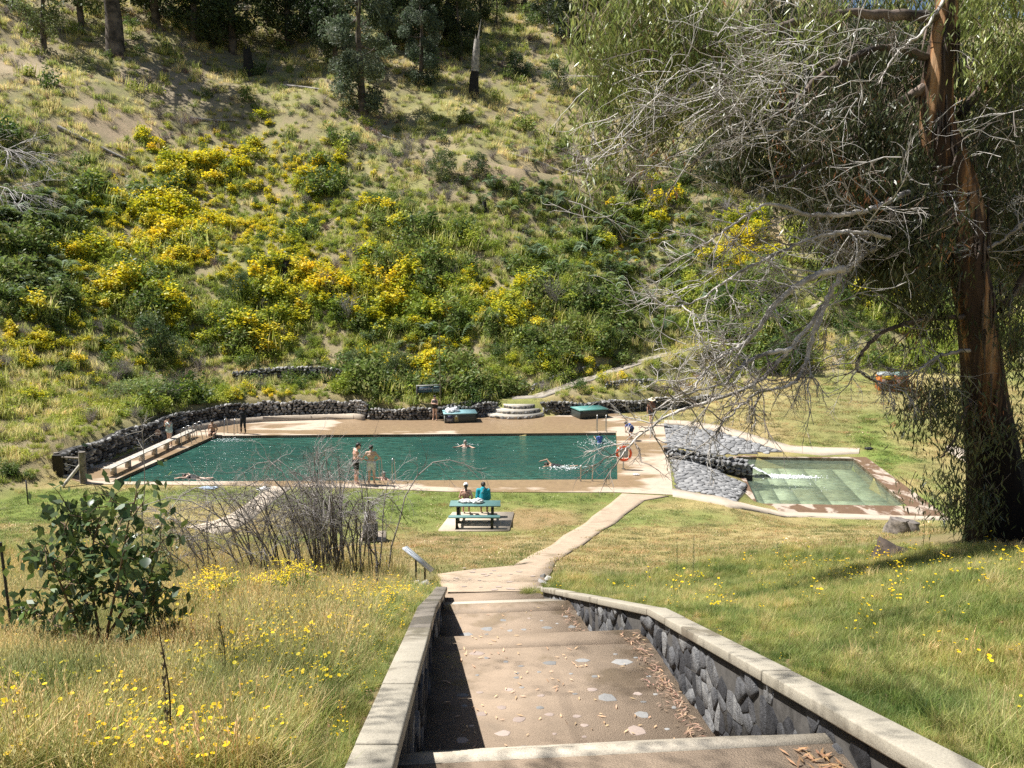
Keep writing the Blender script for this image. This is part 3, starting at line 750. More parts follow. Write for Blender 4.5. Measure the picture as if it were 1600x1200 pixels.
def stairwall(name, label, inner, outer, ys, sgn, seed, stones=True):
    root = thing(name, label, 'stone wall', (inner(4), 6, 6), 'walls along the stairs')
    zb = lambda y: float(np.interp(y, [-6, 4, 6.1, 8.5, 10, 11.9, 13.4, 14.3], [7.3, 6.95, 5.75, 5.4, 4.45, 4.3, 3.5, 3.3])) - .1
    g = G(); V = []
    for y in ys:
        a, b = inner(y), outer(y); z1 = float(capz(y)) - .075
        V += [(a + sgn * .04, y, zb(y) - .3), (a + sgn * .04, y, z1), (b, y, z1), (b, y, zb(y) - .3)]
    n = len(ys)
    F = [(i * 4 + k, i * 4 + (k + 1) % 4, i * 4 + 4 + (k + 1) % 4, i * 4 + 4 + k) for i in range(n - 1) for k in range(4)] + [(0, 1, 2, 3), (n * 4 - 4, n * 4 - 3, n * 4 - 2, n * 4 - 1)]
    g.add(V, F); g.obj('mortar_core', plain('wall_mortar', (.055, .05, .045), .95, sc=12, bmp=.8, world=True), root)
    # concrete caps, each a block
    cuts = CUTS[name == 'stair_wall_far']
    for i in range(len(cuts) - 1):
        ya, yb = cuts[i] + .006, cuts[i + 1] - .006; sub = [ya] + [q for q in (4.42, 8.25) if ya < q < yb] + [yb]
        V = []
        for y in sub:
            a, b = inner(y) - sgn * .012, outer(y) + sgn * .012; z = float(capz(y)); j = .004 * ((i * 7) % 3)
            V += [(a, y, z - .09 + j), (a, y, z + j), (b, y, z + j), (b, y, z - .09 + j)]
        n = len(sub)
        F = [(q * 4 + k, q * 4 + (k + 1) % 4, q * 4 + 4 + (k + 1) % 4, q * 4 + 4 + k) for q in range(n - 1) for k in range(4)] + [(0, 1, 2, 3), (n * 4 - 4, n * 4 - 3, n * 4 - 2, n * 4 - 1)]
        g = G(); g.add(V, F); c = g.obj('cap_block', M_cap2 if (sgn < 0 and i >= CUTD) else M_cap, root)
        bm = bmesh.new(); bm.from_mesh(c.data); bmesh.ops.recalc_face_normals(bm, faces=bm.faces); bm.to_mesh(c.data); bm.free()
        bevel(c, .012, 2)
    # face stones
    top = [(y, float(capz(y)) - .10) for y in np.arange(ys[0], ys[-1] + .01, .5)]; bot = [(y, zb(y)) for y in np.arange(ys[0], ys[-1] + .01, .5)]
    outerp = bot + top[::-1]
    m = 0
    for poly in cells(outerp, .145 if sgn > 0 else .26, .20 if sgn > 0 else .2, seed, .006, .5):
        c = (sum(p[0] for p in poly) / len(poly), sum(p[1] for p in poly) / len(poly))
        if c[0] < 3.7 or m > 299: continue
        poly = [(u, min(v, float(capz(u)) - .095)) for u, v in poly]; m += 1
        h = random.uniform(.002, .045) if random.random() < .4 else random.uniform(.002, .018)
        piece(poly, lambda u, v, w: (inner(u) + sgn * (.045 - w) , u, v), h, 'wall_stone', M_slate, root, root.location, random.uniform(.84, .96))
    return root
CUTS = {True: [2.0, 5.0, 7.5, 8.25, 10.2, 12.2, 13.95], False: [1.5, 3.4, 4.6, 5.7, 6.9, 8.3, 10.0, 12.0, 14.05]}
CUTD = 4
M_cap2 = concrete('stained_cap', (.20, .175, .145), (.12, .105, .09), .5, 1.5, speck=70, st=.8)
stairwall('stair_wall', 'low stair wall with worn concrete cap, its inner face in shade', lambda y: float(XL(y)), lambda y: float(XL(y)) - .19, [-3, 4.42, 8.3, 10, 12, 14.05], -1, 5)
stairwall('stair_wall_far', 'low grey stone stair wall with pale cap that bends inwards near the foot', lambda y: float(XR(y)), lambda y: float(XR(y)) + .195, [-3, 4.42, 8.2, 10, 12, 13.95], 1, 6)
bpy.data.objects['stair_wall_far'].name = 'stair_wall.001'

# ------------------------------------------------------------------ plants: prototypes and scatter
def rhomb(g, c, u, v, colr, fold=0.0):
    """leaf quads: c centres (N,3), u half length vectors, v half width vectors"""
    c, u, v = (np.asarray(q, float) for q in (c, u, v)); n = len(c)
    V = np.stack([c - u, c + v - u * .1, c + u, c - v - u * .1], 1).reshape(-1, 3)
    F = np.arange(4 * n).reshape(n, 4)
    cc = np.repeat(np.asarray(colr, float).reshape(n, 3), 4, 0)
    g.add(V, F, cc)
def unit(v): return v / (np.linalg.norm(v, axis=-1, keepdims=True) + 1e-9)
def rdirs(n, r): return unit(r.normal(size=(n, 3)))
def cvar(c, n, r, k=.25, k2=.08):
    c = np.asarray(c, float); b = 1 + r.uniform(-k, k, (n, 1)); return np.clip(c * b * (1 + r.uniform(-k2, k2, (n, 3))), .002, .95)
def blades(g, n, r, rad, h, w, c, c2=None, lean=.35, segs=2):
    """grass blades as narrow bent strips"""
    a = r.uniform(0, 6.283, n); q = rad * np.sqrt(r.uniform(0, 1, n))
    base = np.stack([np.cos(a) * q, np.sin(a) * q, np.full(n, -.02)], 1)
    a2 = r.uniform(0, 6.283, n); hh = h * r.uniform(.5, 1.1, n); ln = lean * r.uniform(.2, 1.6, n)
    d = np.stack([np.cos(a2), np.sin(a2), np.zeros(n)], 1)
    side = np.stack([-np.sin(a2), np.cos(a2), np.zeros(n)], 1) * (w * r.uniform(.6, 1.3, n))[:, None]
    mid = base + d * (ln * hh * .35)[:, None] + np.array([0, 0, 1]) * (hh * .6)[:, None]
    tip = base + d * (ln * hh)[:, None] + np.array([0, 0, 1]) * hh[:, None]
    V = np.stack([base - side, base + side, mid + side * .8, mid - side * .8, tip], 1).reshape(-1, 3)
    i = np.arange(n)[:, None] * 5
    cc = cvar(c, n, r) if c2 is None else np.where(r.random((n, 1)) < .5, cvar(c, n, r), cvar(c2, n, r))
    C5 = np.repeat(cc, 5, 0)
    g.add(V, i + np.array([[0, 1, 2, 3]]), C5)
    g.f.append((i + np.array([[3, 2, 4]])) + g.n - len(V))
def leafball(g, n, r, rx, rz, size, c, c2=None, z0=0, fill=.35, droop=0, asp=.45, clumps=9):
    """leaves round a number of sub-clumps so that the outline is uneven"""
    cc = rdirs(clumps, r) * r.uniform(.25, .8, (clumps, 1)); cc[:, 2] = np.abs(cc[:, 2])
    k = r.integers(0, clumps, n); rad = r.uniform(.28, .5, clumps)[k]
    p = cc[k] + rdirs(n, r) * (rad * (fill + (1 - fill) * r.random(n)) )[:, None]
    p = p * np.array([rx, rx, rz]) * .95; p[:, 2] = np.abs(p[:, 2]) + z0
    u = rdirs(n, r); u[:, 2] = u[:, 2] * .6 - droop; u = unit(u); v = unit(np.cross(u, rdirs(n, r)))
    s = size * r.uniform(.6, 1.3, (n, 1))
    col_ = cvar(c, n, r)
    if c2 is not None: m = r.random((n, 1)) < .4; col_ = np.where(m, cvar(c2, n, r), col_)
    rhomb(g, p, u * s, v * s * asp, col_)
    return p
def stems(g, r, n, h, rad, w, c, kink=.12, lv=0, sides=3):
    for i in range(n):
        a = r.uniform(0, 6.283); d = np.array([math.cos(a), math.sin(a), 0]); hh = h * r.uniform(.55, 1.1); q = rad * r.uniform(.2, 1)
        P = [np.array([0, 0, -.03]) + d * .05 * rad * r.random()]
        for k in range(1, 5): P.append(d * q * (k / 4) ** 1.2 + np.array([0, 0, hh * k / 4]) + r.normal(size=3) * kink * h * .2)
        g.tube(P, np.linspace(w, w * .3, 5), sides, False, c)
        for j in range(lv):
            k = r.integers(1, 4); b = P[k]; e = b + (d * r.uniform(.1, .6) + r.normal(size=3) * .5 + np.array([0, 0, .6])) * h * .3
            m = (b + e) / 2 + r.normal(size=3) * .03 * h
            g.tube([b, m, e], [w * .5, w * .35, w * .15], 3, False, c)
def flowers(g, P, r, n, size, c=(.75, .50, .01), up=.05):
    k = r.integers(0, len(P), n); p = P[k] + np.array([0, 0, up]) + r.normal(size=(n, 3)) * size * .8
    u = unit(np.stack([r.normal(size=n), r.normal(size=n), r.normal(size=n) * .4], 1)); v = unit(np.cross(u, np.array([0, 0, 1.0]) + r.normal(size=(n, 3)) * .3))
    s = size * r.uniform(.6, 1.2, (n, 1)); rhomb(g, p, u * s, v * s * .8, cvar(c, n, r, .15, .05))
GREEN = (.095, .135, .03); YGREEN = (.225, .255, .045); OLIVE = (.13, .145, .05); STRAW = (.46, .38, .18); PALE = (.34, .33, .13); DARKG = (.045, .075, .022); BLUEG = (.13, .18, .11); GREY = (.26, .235, .215); YEL = (.42, .375, .02)
def mk(name, f, seed, mat=None):
    g = G(); f(g, np.random.default_rng(seed)); me = g.mesh(name, mat or M_leaf); return me
def p_dry(g, r): blades(g, 70, r, .38, .55, .012, STRAW, PALE, .5)
def p_mixed(g, r): blades(g, 70, r, .4, .5, .014, PALE, YGREEN, .5); leafball(g, 60, r, .4, .3, .06, OLIVE, YGREEN)
def p_herb(g, r): blades(g, 40, r, .4, .55, .014, YGREEN, PALE, .4); leafball(g, 210, r, .48, .5, .055, YGREEN, GREEN)
def p_bush(g, r): leafball(g, 420, r, .62, .78, .06, GREEN, OLIVE, clumps=11); stems(g, r, 5, .6, .4, .012, OLIVE)
def p_dark(g, r): leafball(g, 420, r, .65, .8, .06, DARKG, GREEN, clumps=11)
def p_ybush(g, r): leafball(g, 380, r, .58, .7, .05, (.21, .255, .035), YGREEN, clumps=12); stems(g, r, 9, .8, .45, .008, YGREEN)
def p_wort(g, r):
    P = leafball(g, 320, r, .58, .7, .05, (.17, .21, .03), YGREEN, clumps=12); t = P[P[:, 2] > np.quantile(P[:, 2], .55)]; flowers(g, t, r, 230, .048, YEL); stems(g, r, 8, .75, .4, .008, YGREEN)
def p_wort2(g, r):
    P = leafball(g, 260, r, .5, .72, .05, (.15, .19, .03), YGREEN, clumps=9); t = P[P[:, 2] > np.quantile(P[:, 2], .4)]; flowers(g, t, r, 330, .05, (.43, .36, .015))
def p_fern(g, r):
    for i in range(11):
        a = r.uniform(0, 6.283); d = np.array([math.cos(a), math.sin(a), 0]); s_ = np.array([-d[1], d[0], 0]); L = r.uniform(.6, .95); t = np.linspace(.12, 1, 13)
        h = .62 * r.uniform(.7, 1.1)
        C = d * (t * L * .8)[:, None] + np.array([0, 0, 1]) * (h * np.sin(t * 2.1))[:, None]
        g.tube(np.concatenate([[[0, 0, 0]], C[::3]]), .007, 3, False, OLIVE)
        w = .19 * np.sin(np.clip(t * 2.9, 0, 3.05)) + .02
        for sg in (-1, 1):
            u = s_ * (sg * w / 2)[:, None] if False else np.outer(w / 2 * sg, s_) + d * .03 + np.array([0, 0, -.02])
            rhomb(g, C + u, u, np.tile(d * .035, (13, 1)), cvar(BLUEG if r.random() < .6 else GREEN, 13, r, .2))
def p_brush(g, r): stems(g, r, 26, .75, .5, .009, GREY, .3, 9)
def p_brush2(g, r): stems(g, r, 20, .5, .6, .009, (.25, .19, .15), .4, 9)
def p_spike(g, r):
    h = r.uniform(1.0, 1.5); g.tube([(0, 0, 0), (.02, .01, h * .5), (.03, -.01, h)], [.018, .016, .006], 4, False, (.16, .17, .06))
    z = r.uniform(.35, 1, 60) * h; a = r.uniform(0, 6.28, 60); rr = .03 + .02 * (1 - z / h)
    p = np.stack([np.cos(a) * rr, np.sin(a) * rr, z], 1); rhomb(g, p, unit(p * (1, 1, .3)) * .035, rdirs(60, r) * .02, cvar((.22, .22, .05), 60, r))
    z = r.uniform(.0, .4, 24) * h; a = r.uniform(0, 6.28, 24); u = np.stack([np.cos(a), np.sin(a), np.full(24, .4)], 1) * .13
    rhomb(g, np.stack([np.cos(a) * .12, np.sin(a) * .12, z], 1), u, np.stack([-np.sin(a), np.cos(a), a * 0], 1) * .04, cvar((.2, .24, .12), 24, r))
def p_lit(g, r):
    stems(g, r, 7, .12, .8, .016, GREY, .5, 3)
    n = 40; p = np.stack([r.normal(size=n) * .4, r.normal(size=n) * .4, r.uniform(0, .05, n)], 1); rhomb(g, p, rdirs(n, r) * .06, rdirs(n, r) * .02, cvar((.3, .22, .15), n, r))
# meadow, close to the camera
def m_grass(g, r): blades(g, 100, r, .2, .30, .0045, (.21, .24, .06), (.32, .30, .11), .75)
def m_straw(g, r): blades(g, 110, r, .2, .42, .0042, (.52, .44, .22), (.36, .33, .12), .6)
def m_green(g, r): blades(g, 110, r, .19, .22, .005, (.12, .18, .035), (.20, .24, .06), .8)
def m_low(g, r): leafball(g, 110, r, .16, .13, .024, (.10, .17, .03), (.16, .20, .05), clumps=6); blades(g, 40, r, .2, .22, .004, (.24, .26, .07), None, .6)
def m_seed(g, r):
    for i in range(9):
        a = r.uniform(0, 6.28); d = np.array([math.cos(a), math.sin(a), 0]); b = d * r.uniform(0, .18); h = r.uniform(.4, .62); t = b + d * h * r.uniform(.1, .45) + np.array([0, 0, h])
        g.tube([b, (b + t) / 2 + np.array([0, 0, .05]), t], [.0022, .002, .0015], 3, False, (.5, .43, .22))
        q = np.linspace(.75, 1, 9)[:, None]; p = b + (t - b) * q + np.array([0, 0, .02]); rhomb(g, p + r.normal(size=(9, 3)) * .006, unit(t - b) * np.full((9, 1), .018), rdirs(9, r) * .005, cvar((.58, .48, .25), 9, r))
def m_flower(g, r):
    for i in range(4):
        a = r.uniform(0, 6.28); b = np.array([math.cos(a), math.sin(a), 0]) * r.uniform(0, .2); h = r.uniform(.2, .4); t = b + np.array([r.normal() * .03, r.normal() * .03, h])
        g.tube([b, (b + t) / 2 + r.normal(size=3) * .01, t], .0022, 3, False, (.16, .19, .05))
        n = 9; an = np.arange(n) * 6.283 / n; R_ = .0155 * r.uniform(.8, 1.25); tl = r.normal(size=2) * .35
        ring = t + np.stack([np.cos(an) * R_, np.sin(an) * R_, (np.cos(an) * tl[0] + np.sin(an) * tl[1]) * R_ + .004], 1)
        V = np.concatenate([[t + (0, 0, .0)], ring]); g.add(V, [(0, 1 + k, 1 + (k + 1) % n) for k in range(n)], np.concatenate([[(.55, .33, .01)], np.tile((.86, .62, .012), (n, 1))]))
def m_leaflit(g, r):
    n = 14; p = np.stack([r.normal(size=n) * .14, r.normal(size=n) * .14, r.uniform(.005, .03, n)], 1); u = rdirs(n, r) * (1, 1, .25); rhomb(g, p, unit(u) * .045, unit(np.cross(u, (0, 0, 1))) * .009, cvar((.40, .25, .15), n, r, .35))
def l_short(g, r): blades(g, 130, r, .26, .045, .006, (.19, .20, .065), (.27, .24, .10), .9)
def l_dry(g, r): blades(g, 130, r, .26, .04, .006, (.34, .27, .13), (.27, .23, .1), .9)
def l_green(g, r): blades(g, 130, r, .26, .055, .006, (.13, .18, .04), (.17, .20, .06), .9)
def l_clover(g, r):
    n = 16; p = np.stack([r.normal(size=n) * .16, r.normal(size=n) * .16, r.uniform(.03, .06, n)], 1); rhomb(g, p, rdirs(n, r) * .016, rdirs(n, r) * .016, cvar((.62, .56, .38), n, r)); blades(g, 60, r, .24, .05, .006, (.2, .24, .06), None, .9)
def scatter(name, protos, pts, idx, scl, kind='stuff', label=None, cat=None, tilt=.12, lean=None, mat=None):
    """protos: list of (function, seed). Instances of the prototypes on points, one object."""
    c = bpy.data.collections.new(name + '_kinds')
    for k, (f, sd) in enumerate(protos):
        o = bpy.data.objects.new('k%02d_' % k + name, mk('k%02d_' % k + name, f, sd, mat)); c.objects.link(o)
    n = len(pts); me = bpy.data.meshes.new(name); me.vertices.add(n); me.vertices.foreach_set('co', np.asarray(pts, float).ravel())
    rot = np.stack([rng.normal(size=n) * tilt, rng.normal(size=n) * tilt, rng.uniform(0, 6.283, n)], 1)
    a = me.attributes.new('rot', 'FLOAT_VECTOR', 'POINT'); a.data.foreach_set('vector', rot.ravel())
    s3 = np.asarray(scl, float); s3 = np.stack([s3 * rng.uniform(.85, 1.15, n), s3 * rng.uniform(.85, 1.15, n), s3 * rng.uniform(.75, 1.2, n)], 1)
    a = me.attributes.new('scl', 'FLOAT_VECTOR', 'POINT'); a.data.foreach_set('vector', s3.ravel())
    a = me.attributes.new('kid', 'INT', 'POINT'); a.data.foreach_set('value', np.asarray(idx, np.int32))
    o = link(name, me); o['kind'] = kind
    tag(o, label, cat)
    ng = bpy.data.node_groups.new(name, 'GeometryNodeTree')
    ng.interface.new_socket('Geometry', in_out='INPUT', socket_type='NodeSocketGeometry'); ng.interface.new_socket('Geometry', in_out='OUTPUT', socket_type='NodeSocketGeometry')
    gi = ng.nodes.new('NodeGroupInput'); go = ng.nodes.new('NodeGroupOutput')
    ci = ng.nodes.new('GeometryNodeCollectionInfo'); ci.inputs['Collection'].default_value = c; ci.inputs['Separate Children'].default_value = True; ci.inputs['Reset Children'].default_value = True
    ip = ng.nodes.new('GeometryNodeInstanceOnPoints'); ip.inputs['Pick Instance'].default_value = True
    def na(nm, t):
        q = ng.nodes.new('GeometryNodeInputNamedAttribute'); q.data_type = t; q.inputs['Name'].default_value = nm; return q.outputs['Attribute']
    er = ng.nodes.new('FunctionNodeEulerToRotation')
    L = ng.links.new
    L(gi.outputs[0], ip.inputs['Points']); L(ci.outputs[0], ip.inputs['Instance']); L(na('kid', 'INT'), ip.inputs['Instance Index'])
    L(na('rot', 'FLOAT_VECTOR'), er.inputs[0]); L(er.outputs[0], ip.inputs['Rotation']); L(na('scl', 'FLOAT_VECTOR'), ip.inputs['Scale'])
    L(ip.outputs[0], go.inputs[0])
    md = o.modifiers.new('scatter', 'NODES'); md.node_group = ng
    return o
def blob(px, py, L):
    w = np.zeros(px.shape)
    for cx, cy, rx, ry, a in L: w = np.maximum(w, a * np.exp(-((px - cx) / rx) ** 2 - ((py - cy) / ry) ** 2))
    return w
def pick(W, r):
    """W: (K, N) weights -> index per point"""
    W = np.maximum(W, 0) + 1e-9; cs = np.cumsum(W / W.sum(0), 0); return (r.random(W.shape[1])[None] > cs).sum(0).clip(0, len(W) - 1)
# places where nothing grows
FLATS = [[q[:2] for q in H((138, 757), (560, 765), (965, 770), (1060, 775), (1145, 796), (1260, 811), (1490, 816), (1345, 700), (1240, 696), (1120, 664), (1040, 655), (1000, 658), (955, 640))],
         [q[:2] for q in H((425, 760), (395, 780), (362, 803), (285, 822), (345, 840), (400, 806), (428, 783), (455, 763))],
         [q[:2] for q in H((686, 936), (684, 899), (755, 890), (800, 887), (835, 866), (880, 838), (925, 808), (958, 784), (972, 770), (1045, 776), (1006, 783), (975, 806), (940, 830), (902, 857), (874, 875), (863, 893), (858, 912))],
         [q[:2] for q in H((684, 831), (797, 831), (804, 801), (706, 801))], [q[:2] for q in H((558, 846), (603, 846), (603, 831), (565, 831))],
         [q[:2] for q in H((1476, 700), (1522, 728), (1600, 778), (1600, 742), (1530, 710), (1484, 690))]]
def free(x, y, m=.1):
    ok = ~inpoly(x, y, POOL) & ~inpoly(x, y, deckouter)
    for P in FLATS: ok &= ~inpoly(x, y, P)
    ok &= ~((x > XL(y) - .26) & (x < XR(y) + .26) & (y < 14.3))
    d, s, p = polydist(x, y, PATH); ok &= d > np.where(p < 5, .66, .25)
    d, s, p = polydist(x, y, UPATH); ok &= d > .6
    return ok
def inview(x, y, z, m=60):
    px, py, zc = project(x, y, z); return (px > -m) & (px < 1600 + m) & (py > -m * 2) & (py < 1200 + m) & (zc > .8), px, py
# ---- the slope
def slope_cover():
    r = np.random.default_rng(21)
    n = 190000; x = r.uniform(-75, 75, n); y = r.uniform(16, 150, n)
    d, p = hilld(x, y); z = T(x, y); ok, px, py = inview(x, y, z); zc = project(x, y, z)[2]
    ok &= (d > .25) & free(x, y)
    d2 = np.maximum(d, 0)
    keep = np.clip(1.35 - zc / 75., .16, 1) * 1.0
    lower = S(190, 300, py + (vn(x, y, 9, 3) - .5) * 120 - 60 * S(900, 1300, px))          # rich growth below, dry grass above
    ok &= r.random(n) < keep * (.80 + .20 * lower)
    x, y, z, px, py, lower, zc, d2 = (q[ok] for q in (x, y, z, px, py, lower, zc, d2)); n = len(x)
    a = fbm(x, y, 4.5, 31); b = fbm(x, y, 3.2, 37); c = fbm(x, y, 6, 41); e = fbm(x, y, 2.2, 51)
    yel = blob(px, py, [(240, 265, 55, 45, 1), (300, 300, 90, 50, 1.1), (260, 350, 110, 40, 1), (390, 240, 60, 40, 1), (470, 290, 60, 50, .9), (120, 410, 45, 30, 1.1), (300, 410, 100, 40, .7), (420, 400, 70, 40, 1),
                        (560, 350, 60, 40, .75), (480, 440, 100, 40, .8), (200, 470, 100, 40, .6), (40, 540, 70, 30, 1.1), (200, 540, 60, 30, .75), (600, 470, 90, 40, .75), (760, 460, 60, 25, .9), (800, 495, 60, 20, .9),
                        (640, 560, 80, 30, .5), (860, 560, 70, 25, .4), (1040, 345, 50, 40, .8), (1030, 370, 40, 18, 1), (960, 400, 50, 25, .5), (1150, 380, 60, 40, .6), (1390, 460, 50, 25, .9), (100, 600, 80, 25, .4), (1250, 565, 20, 12, .7), (400, 340, 60, 40, .8), (340, 520, 120, 35, .5), (560, 560, 60, 20, .5), (935, 588, 12, 10, 2), (400, 620, 60, 8, .9)])
    fern = blob(px, py, [(50, 350, 80, 45, 1.1), (60, 430, 60, 50, .7), (900, 300, 110, 35, 1.3), (980, 350, 60, 40, 1), (960, 400, 80, 50, .8), (860, 420, 60, 40, .5), (1060, 440, 80, 50, .5), (700, 530, 80, 40, .3), (80, 330, 90, 20, 1)])
    bsh = blob(px, py, [(250, 545, 90, 35, .9), (120, 480, 80, 40, .8), (560, 575, 90, 25, 1.3), (470, 580, 60, 25, .9), (400, 560, 60, 20, .6), (620, 590, 60, 20, 1.1), (820, 540, 110, 40, .7), (900, 520, 110, 50, .8), (640, 380, 70, 40, .5), (1330, 500, 90, 40, 1.1), (1350, 540, 90, 25, .9), (90, 260, 70, 30, .9), (840, 600, 70, 14, 1.2), (760, 605, 60, 22, .9), (1200, 560, 60, 30, .8), (700, 560, 90, 25, .5), (650, 330, 60, 30, .5)])
    drk = blob(px, py, [(470, 240, 90, 40, .6), (620, 290, 60, 40, .7), (1050, 280, 60, 40, .6), (190, 590, 90, 20, .7), (530, 290, 60, 40, .6), (470, 350, 50, 30, .4), (370, 430, 40, 25, .5), (1130, 220, 60, 60, .9), (420, 215, 80, 25, .6)])
    ybs = blob(px, py, [(120, 690, 90, 40, .9), (760, 590, 60, 20, 1.0), (160, 640, 60, 40, .9), (450, 620, 90, 10, 1.2), (1380, 460, 90, 40, .9), (60, 640, 60, 40, .5), (700, 480, 200, 60, .4), (870, 460, 100, 60, .4), (900, 600, 60, 16, .8), (1090, 590, 60, 14, .8), (380, 480, 200, 60, .5)])
    gry = blob(px, py, [(630, 250, 60, 25, .9), (280, 205, 40, 20, 1), (540, 440, 30, 25, .6), (470, 470, 30, 25, .5), (700, 300, 30, 20, .7), (330, 200, 60, 20, .7), (870, 250, 80, 20, .6), (1020, 430, 60, 30, .5), (970, 260, 40, 25, .8), (1130, 330, 60, 20, .6), (220, 600, 70, 14, .9), (1100, 600, 70, 16, .5)])
    drg = blob(px, py, [(850, 160, 200, 90, .9), (650, 110, 120, 60, .7), (60, 620, 90, 60, .8), (60, 720, 60, 40, .9), (450, 640, 60, 20, .2), (860, 610, 60, 16, .7), (380, 600, 60, 20, .8), (1060, 600, 120, 16, .6), (1130, 600, 60, 20, .8), (1290, 580, 60, 30, .9), (1230, 330, 90, 50, .9), (1150, 310, 60, 30, .7), (340, 640, 40, 10, 1), (200, 300, 50, 40, .4), (130, 180, 120, 60, .4), (480, 80, 120, 60, .4)])
    bare = blob(px, py, [(190, 195, 60, 26, 1), (40, 105, 70, 30, 1), (260, 130, 60, 30, .6), (1215, 362, 32, 22, 1.2), (1310, 375, 40, 22, 1), (760, 258, 50, 14, .8), (300, 160, 60, 16, .6), (860, 272, 100, 8, .8), (1060, 285, 60, 16, .5), (420, 120, 60, 20, .4)])
    keep = r.random(n) > bare * .85
    up = 1 - lower
    W = np.stack([.25 * lower + 1.25 * up + drg * 1.5,                         # dry
                  .30 * lower + .9 * up + drg * .6 + .2,                       # mixed
                  .8 * lower * S(.4, .6, a) + .25 + ybs * .5,                  # herb
                  .75 * lower * S(.5, .62, b) + bsh * 1.3 + .03 * up,          # bush
                  .20 * lower * S(.58, .7, c) + .16 * up * S(.5, .7, c) + drk * .9 + bsh * .3,           # dark
                  1.0 * lower * S(.45, .58, c) + ybs * 1.7 + .3 * yel,          # yellow-green bush
                  yel ** 1.5 * 4.2 * S(.28, .46, e) + .04 * lower * S(.6, .75, e),    # flowering
                  yel ** 1.5 * 4.2 * S(.38, .54, e),                                   # strongly flowering
                  fern * 1.9,                                                  # fern
                  gry * 1.3 + .06 * lower + .16 * up, gry * .7 + .22 * up + .03, # brush
                  .018 * lower + .01, .40 * up + .02])                         # spike, litter
    k = pick(W, r)
    # two variants of each kind
    F = [p_dry, p_mixed, p_herb, p_bush, p_dark, p_ybush, p_wort, p_wort2, p_fern, p_brush, p_brush2, p_spike, p_lit]
    protos = [(f, 100 + i) for i, f in enumerate(F)] + [(f, 200 + i) for i, f in enumerate(F)]
    idx = k + len(F) * r.integers(0, 2, n)
    base = np.array([.95, .95, 1, 1.15, 1.2, 1.0, 1.0, 1.0, 1.15, 1.0, 1.0, 1.0, 1.1])[k]
    big = S(.42, .72, vn(x, y, 4.5, 91)); s = base * (.55 + r.random(n) ** 1.6 * 1.0) * np.where((k >= 2) & (k <= 7), .8 + 1.05 * big, 1) * (.75 + .35 * np.clip(zc / 70, .4, 1.6)) * (.45 + .55 * S(.2, 2.2, d2))
    s = np.where(zc < 42, s * .8, s)
    keep &= ~((d2 < .7) & (k > 2) & (r.random(n) < .7))
    m = keep
    pts = np.stack([x, y, z - .04], 1)[m]
    o = scatter('hillside_undergrowth', protos, pts, idx[m], s[m], tilt=.14)
    print('slope', m.sum()); return o
slope_cover()
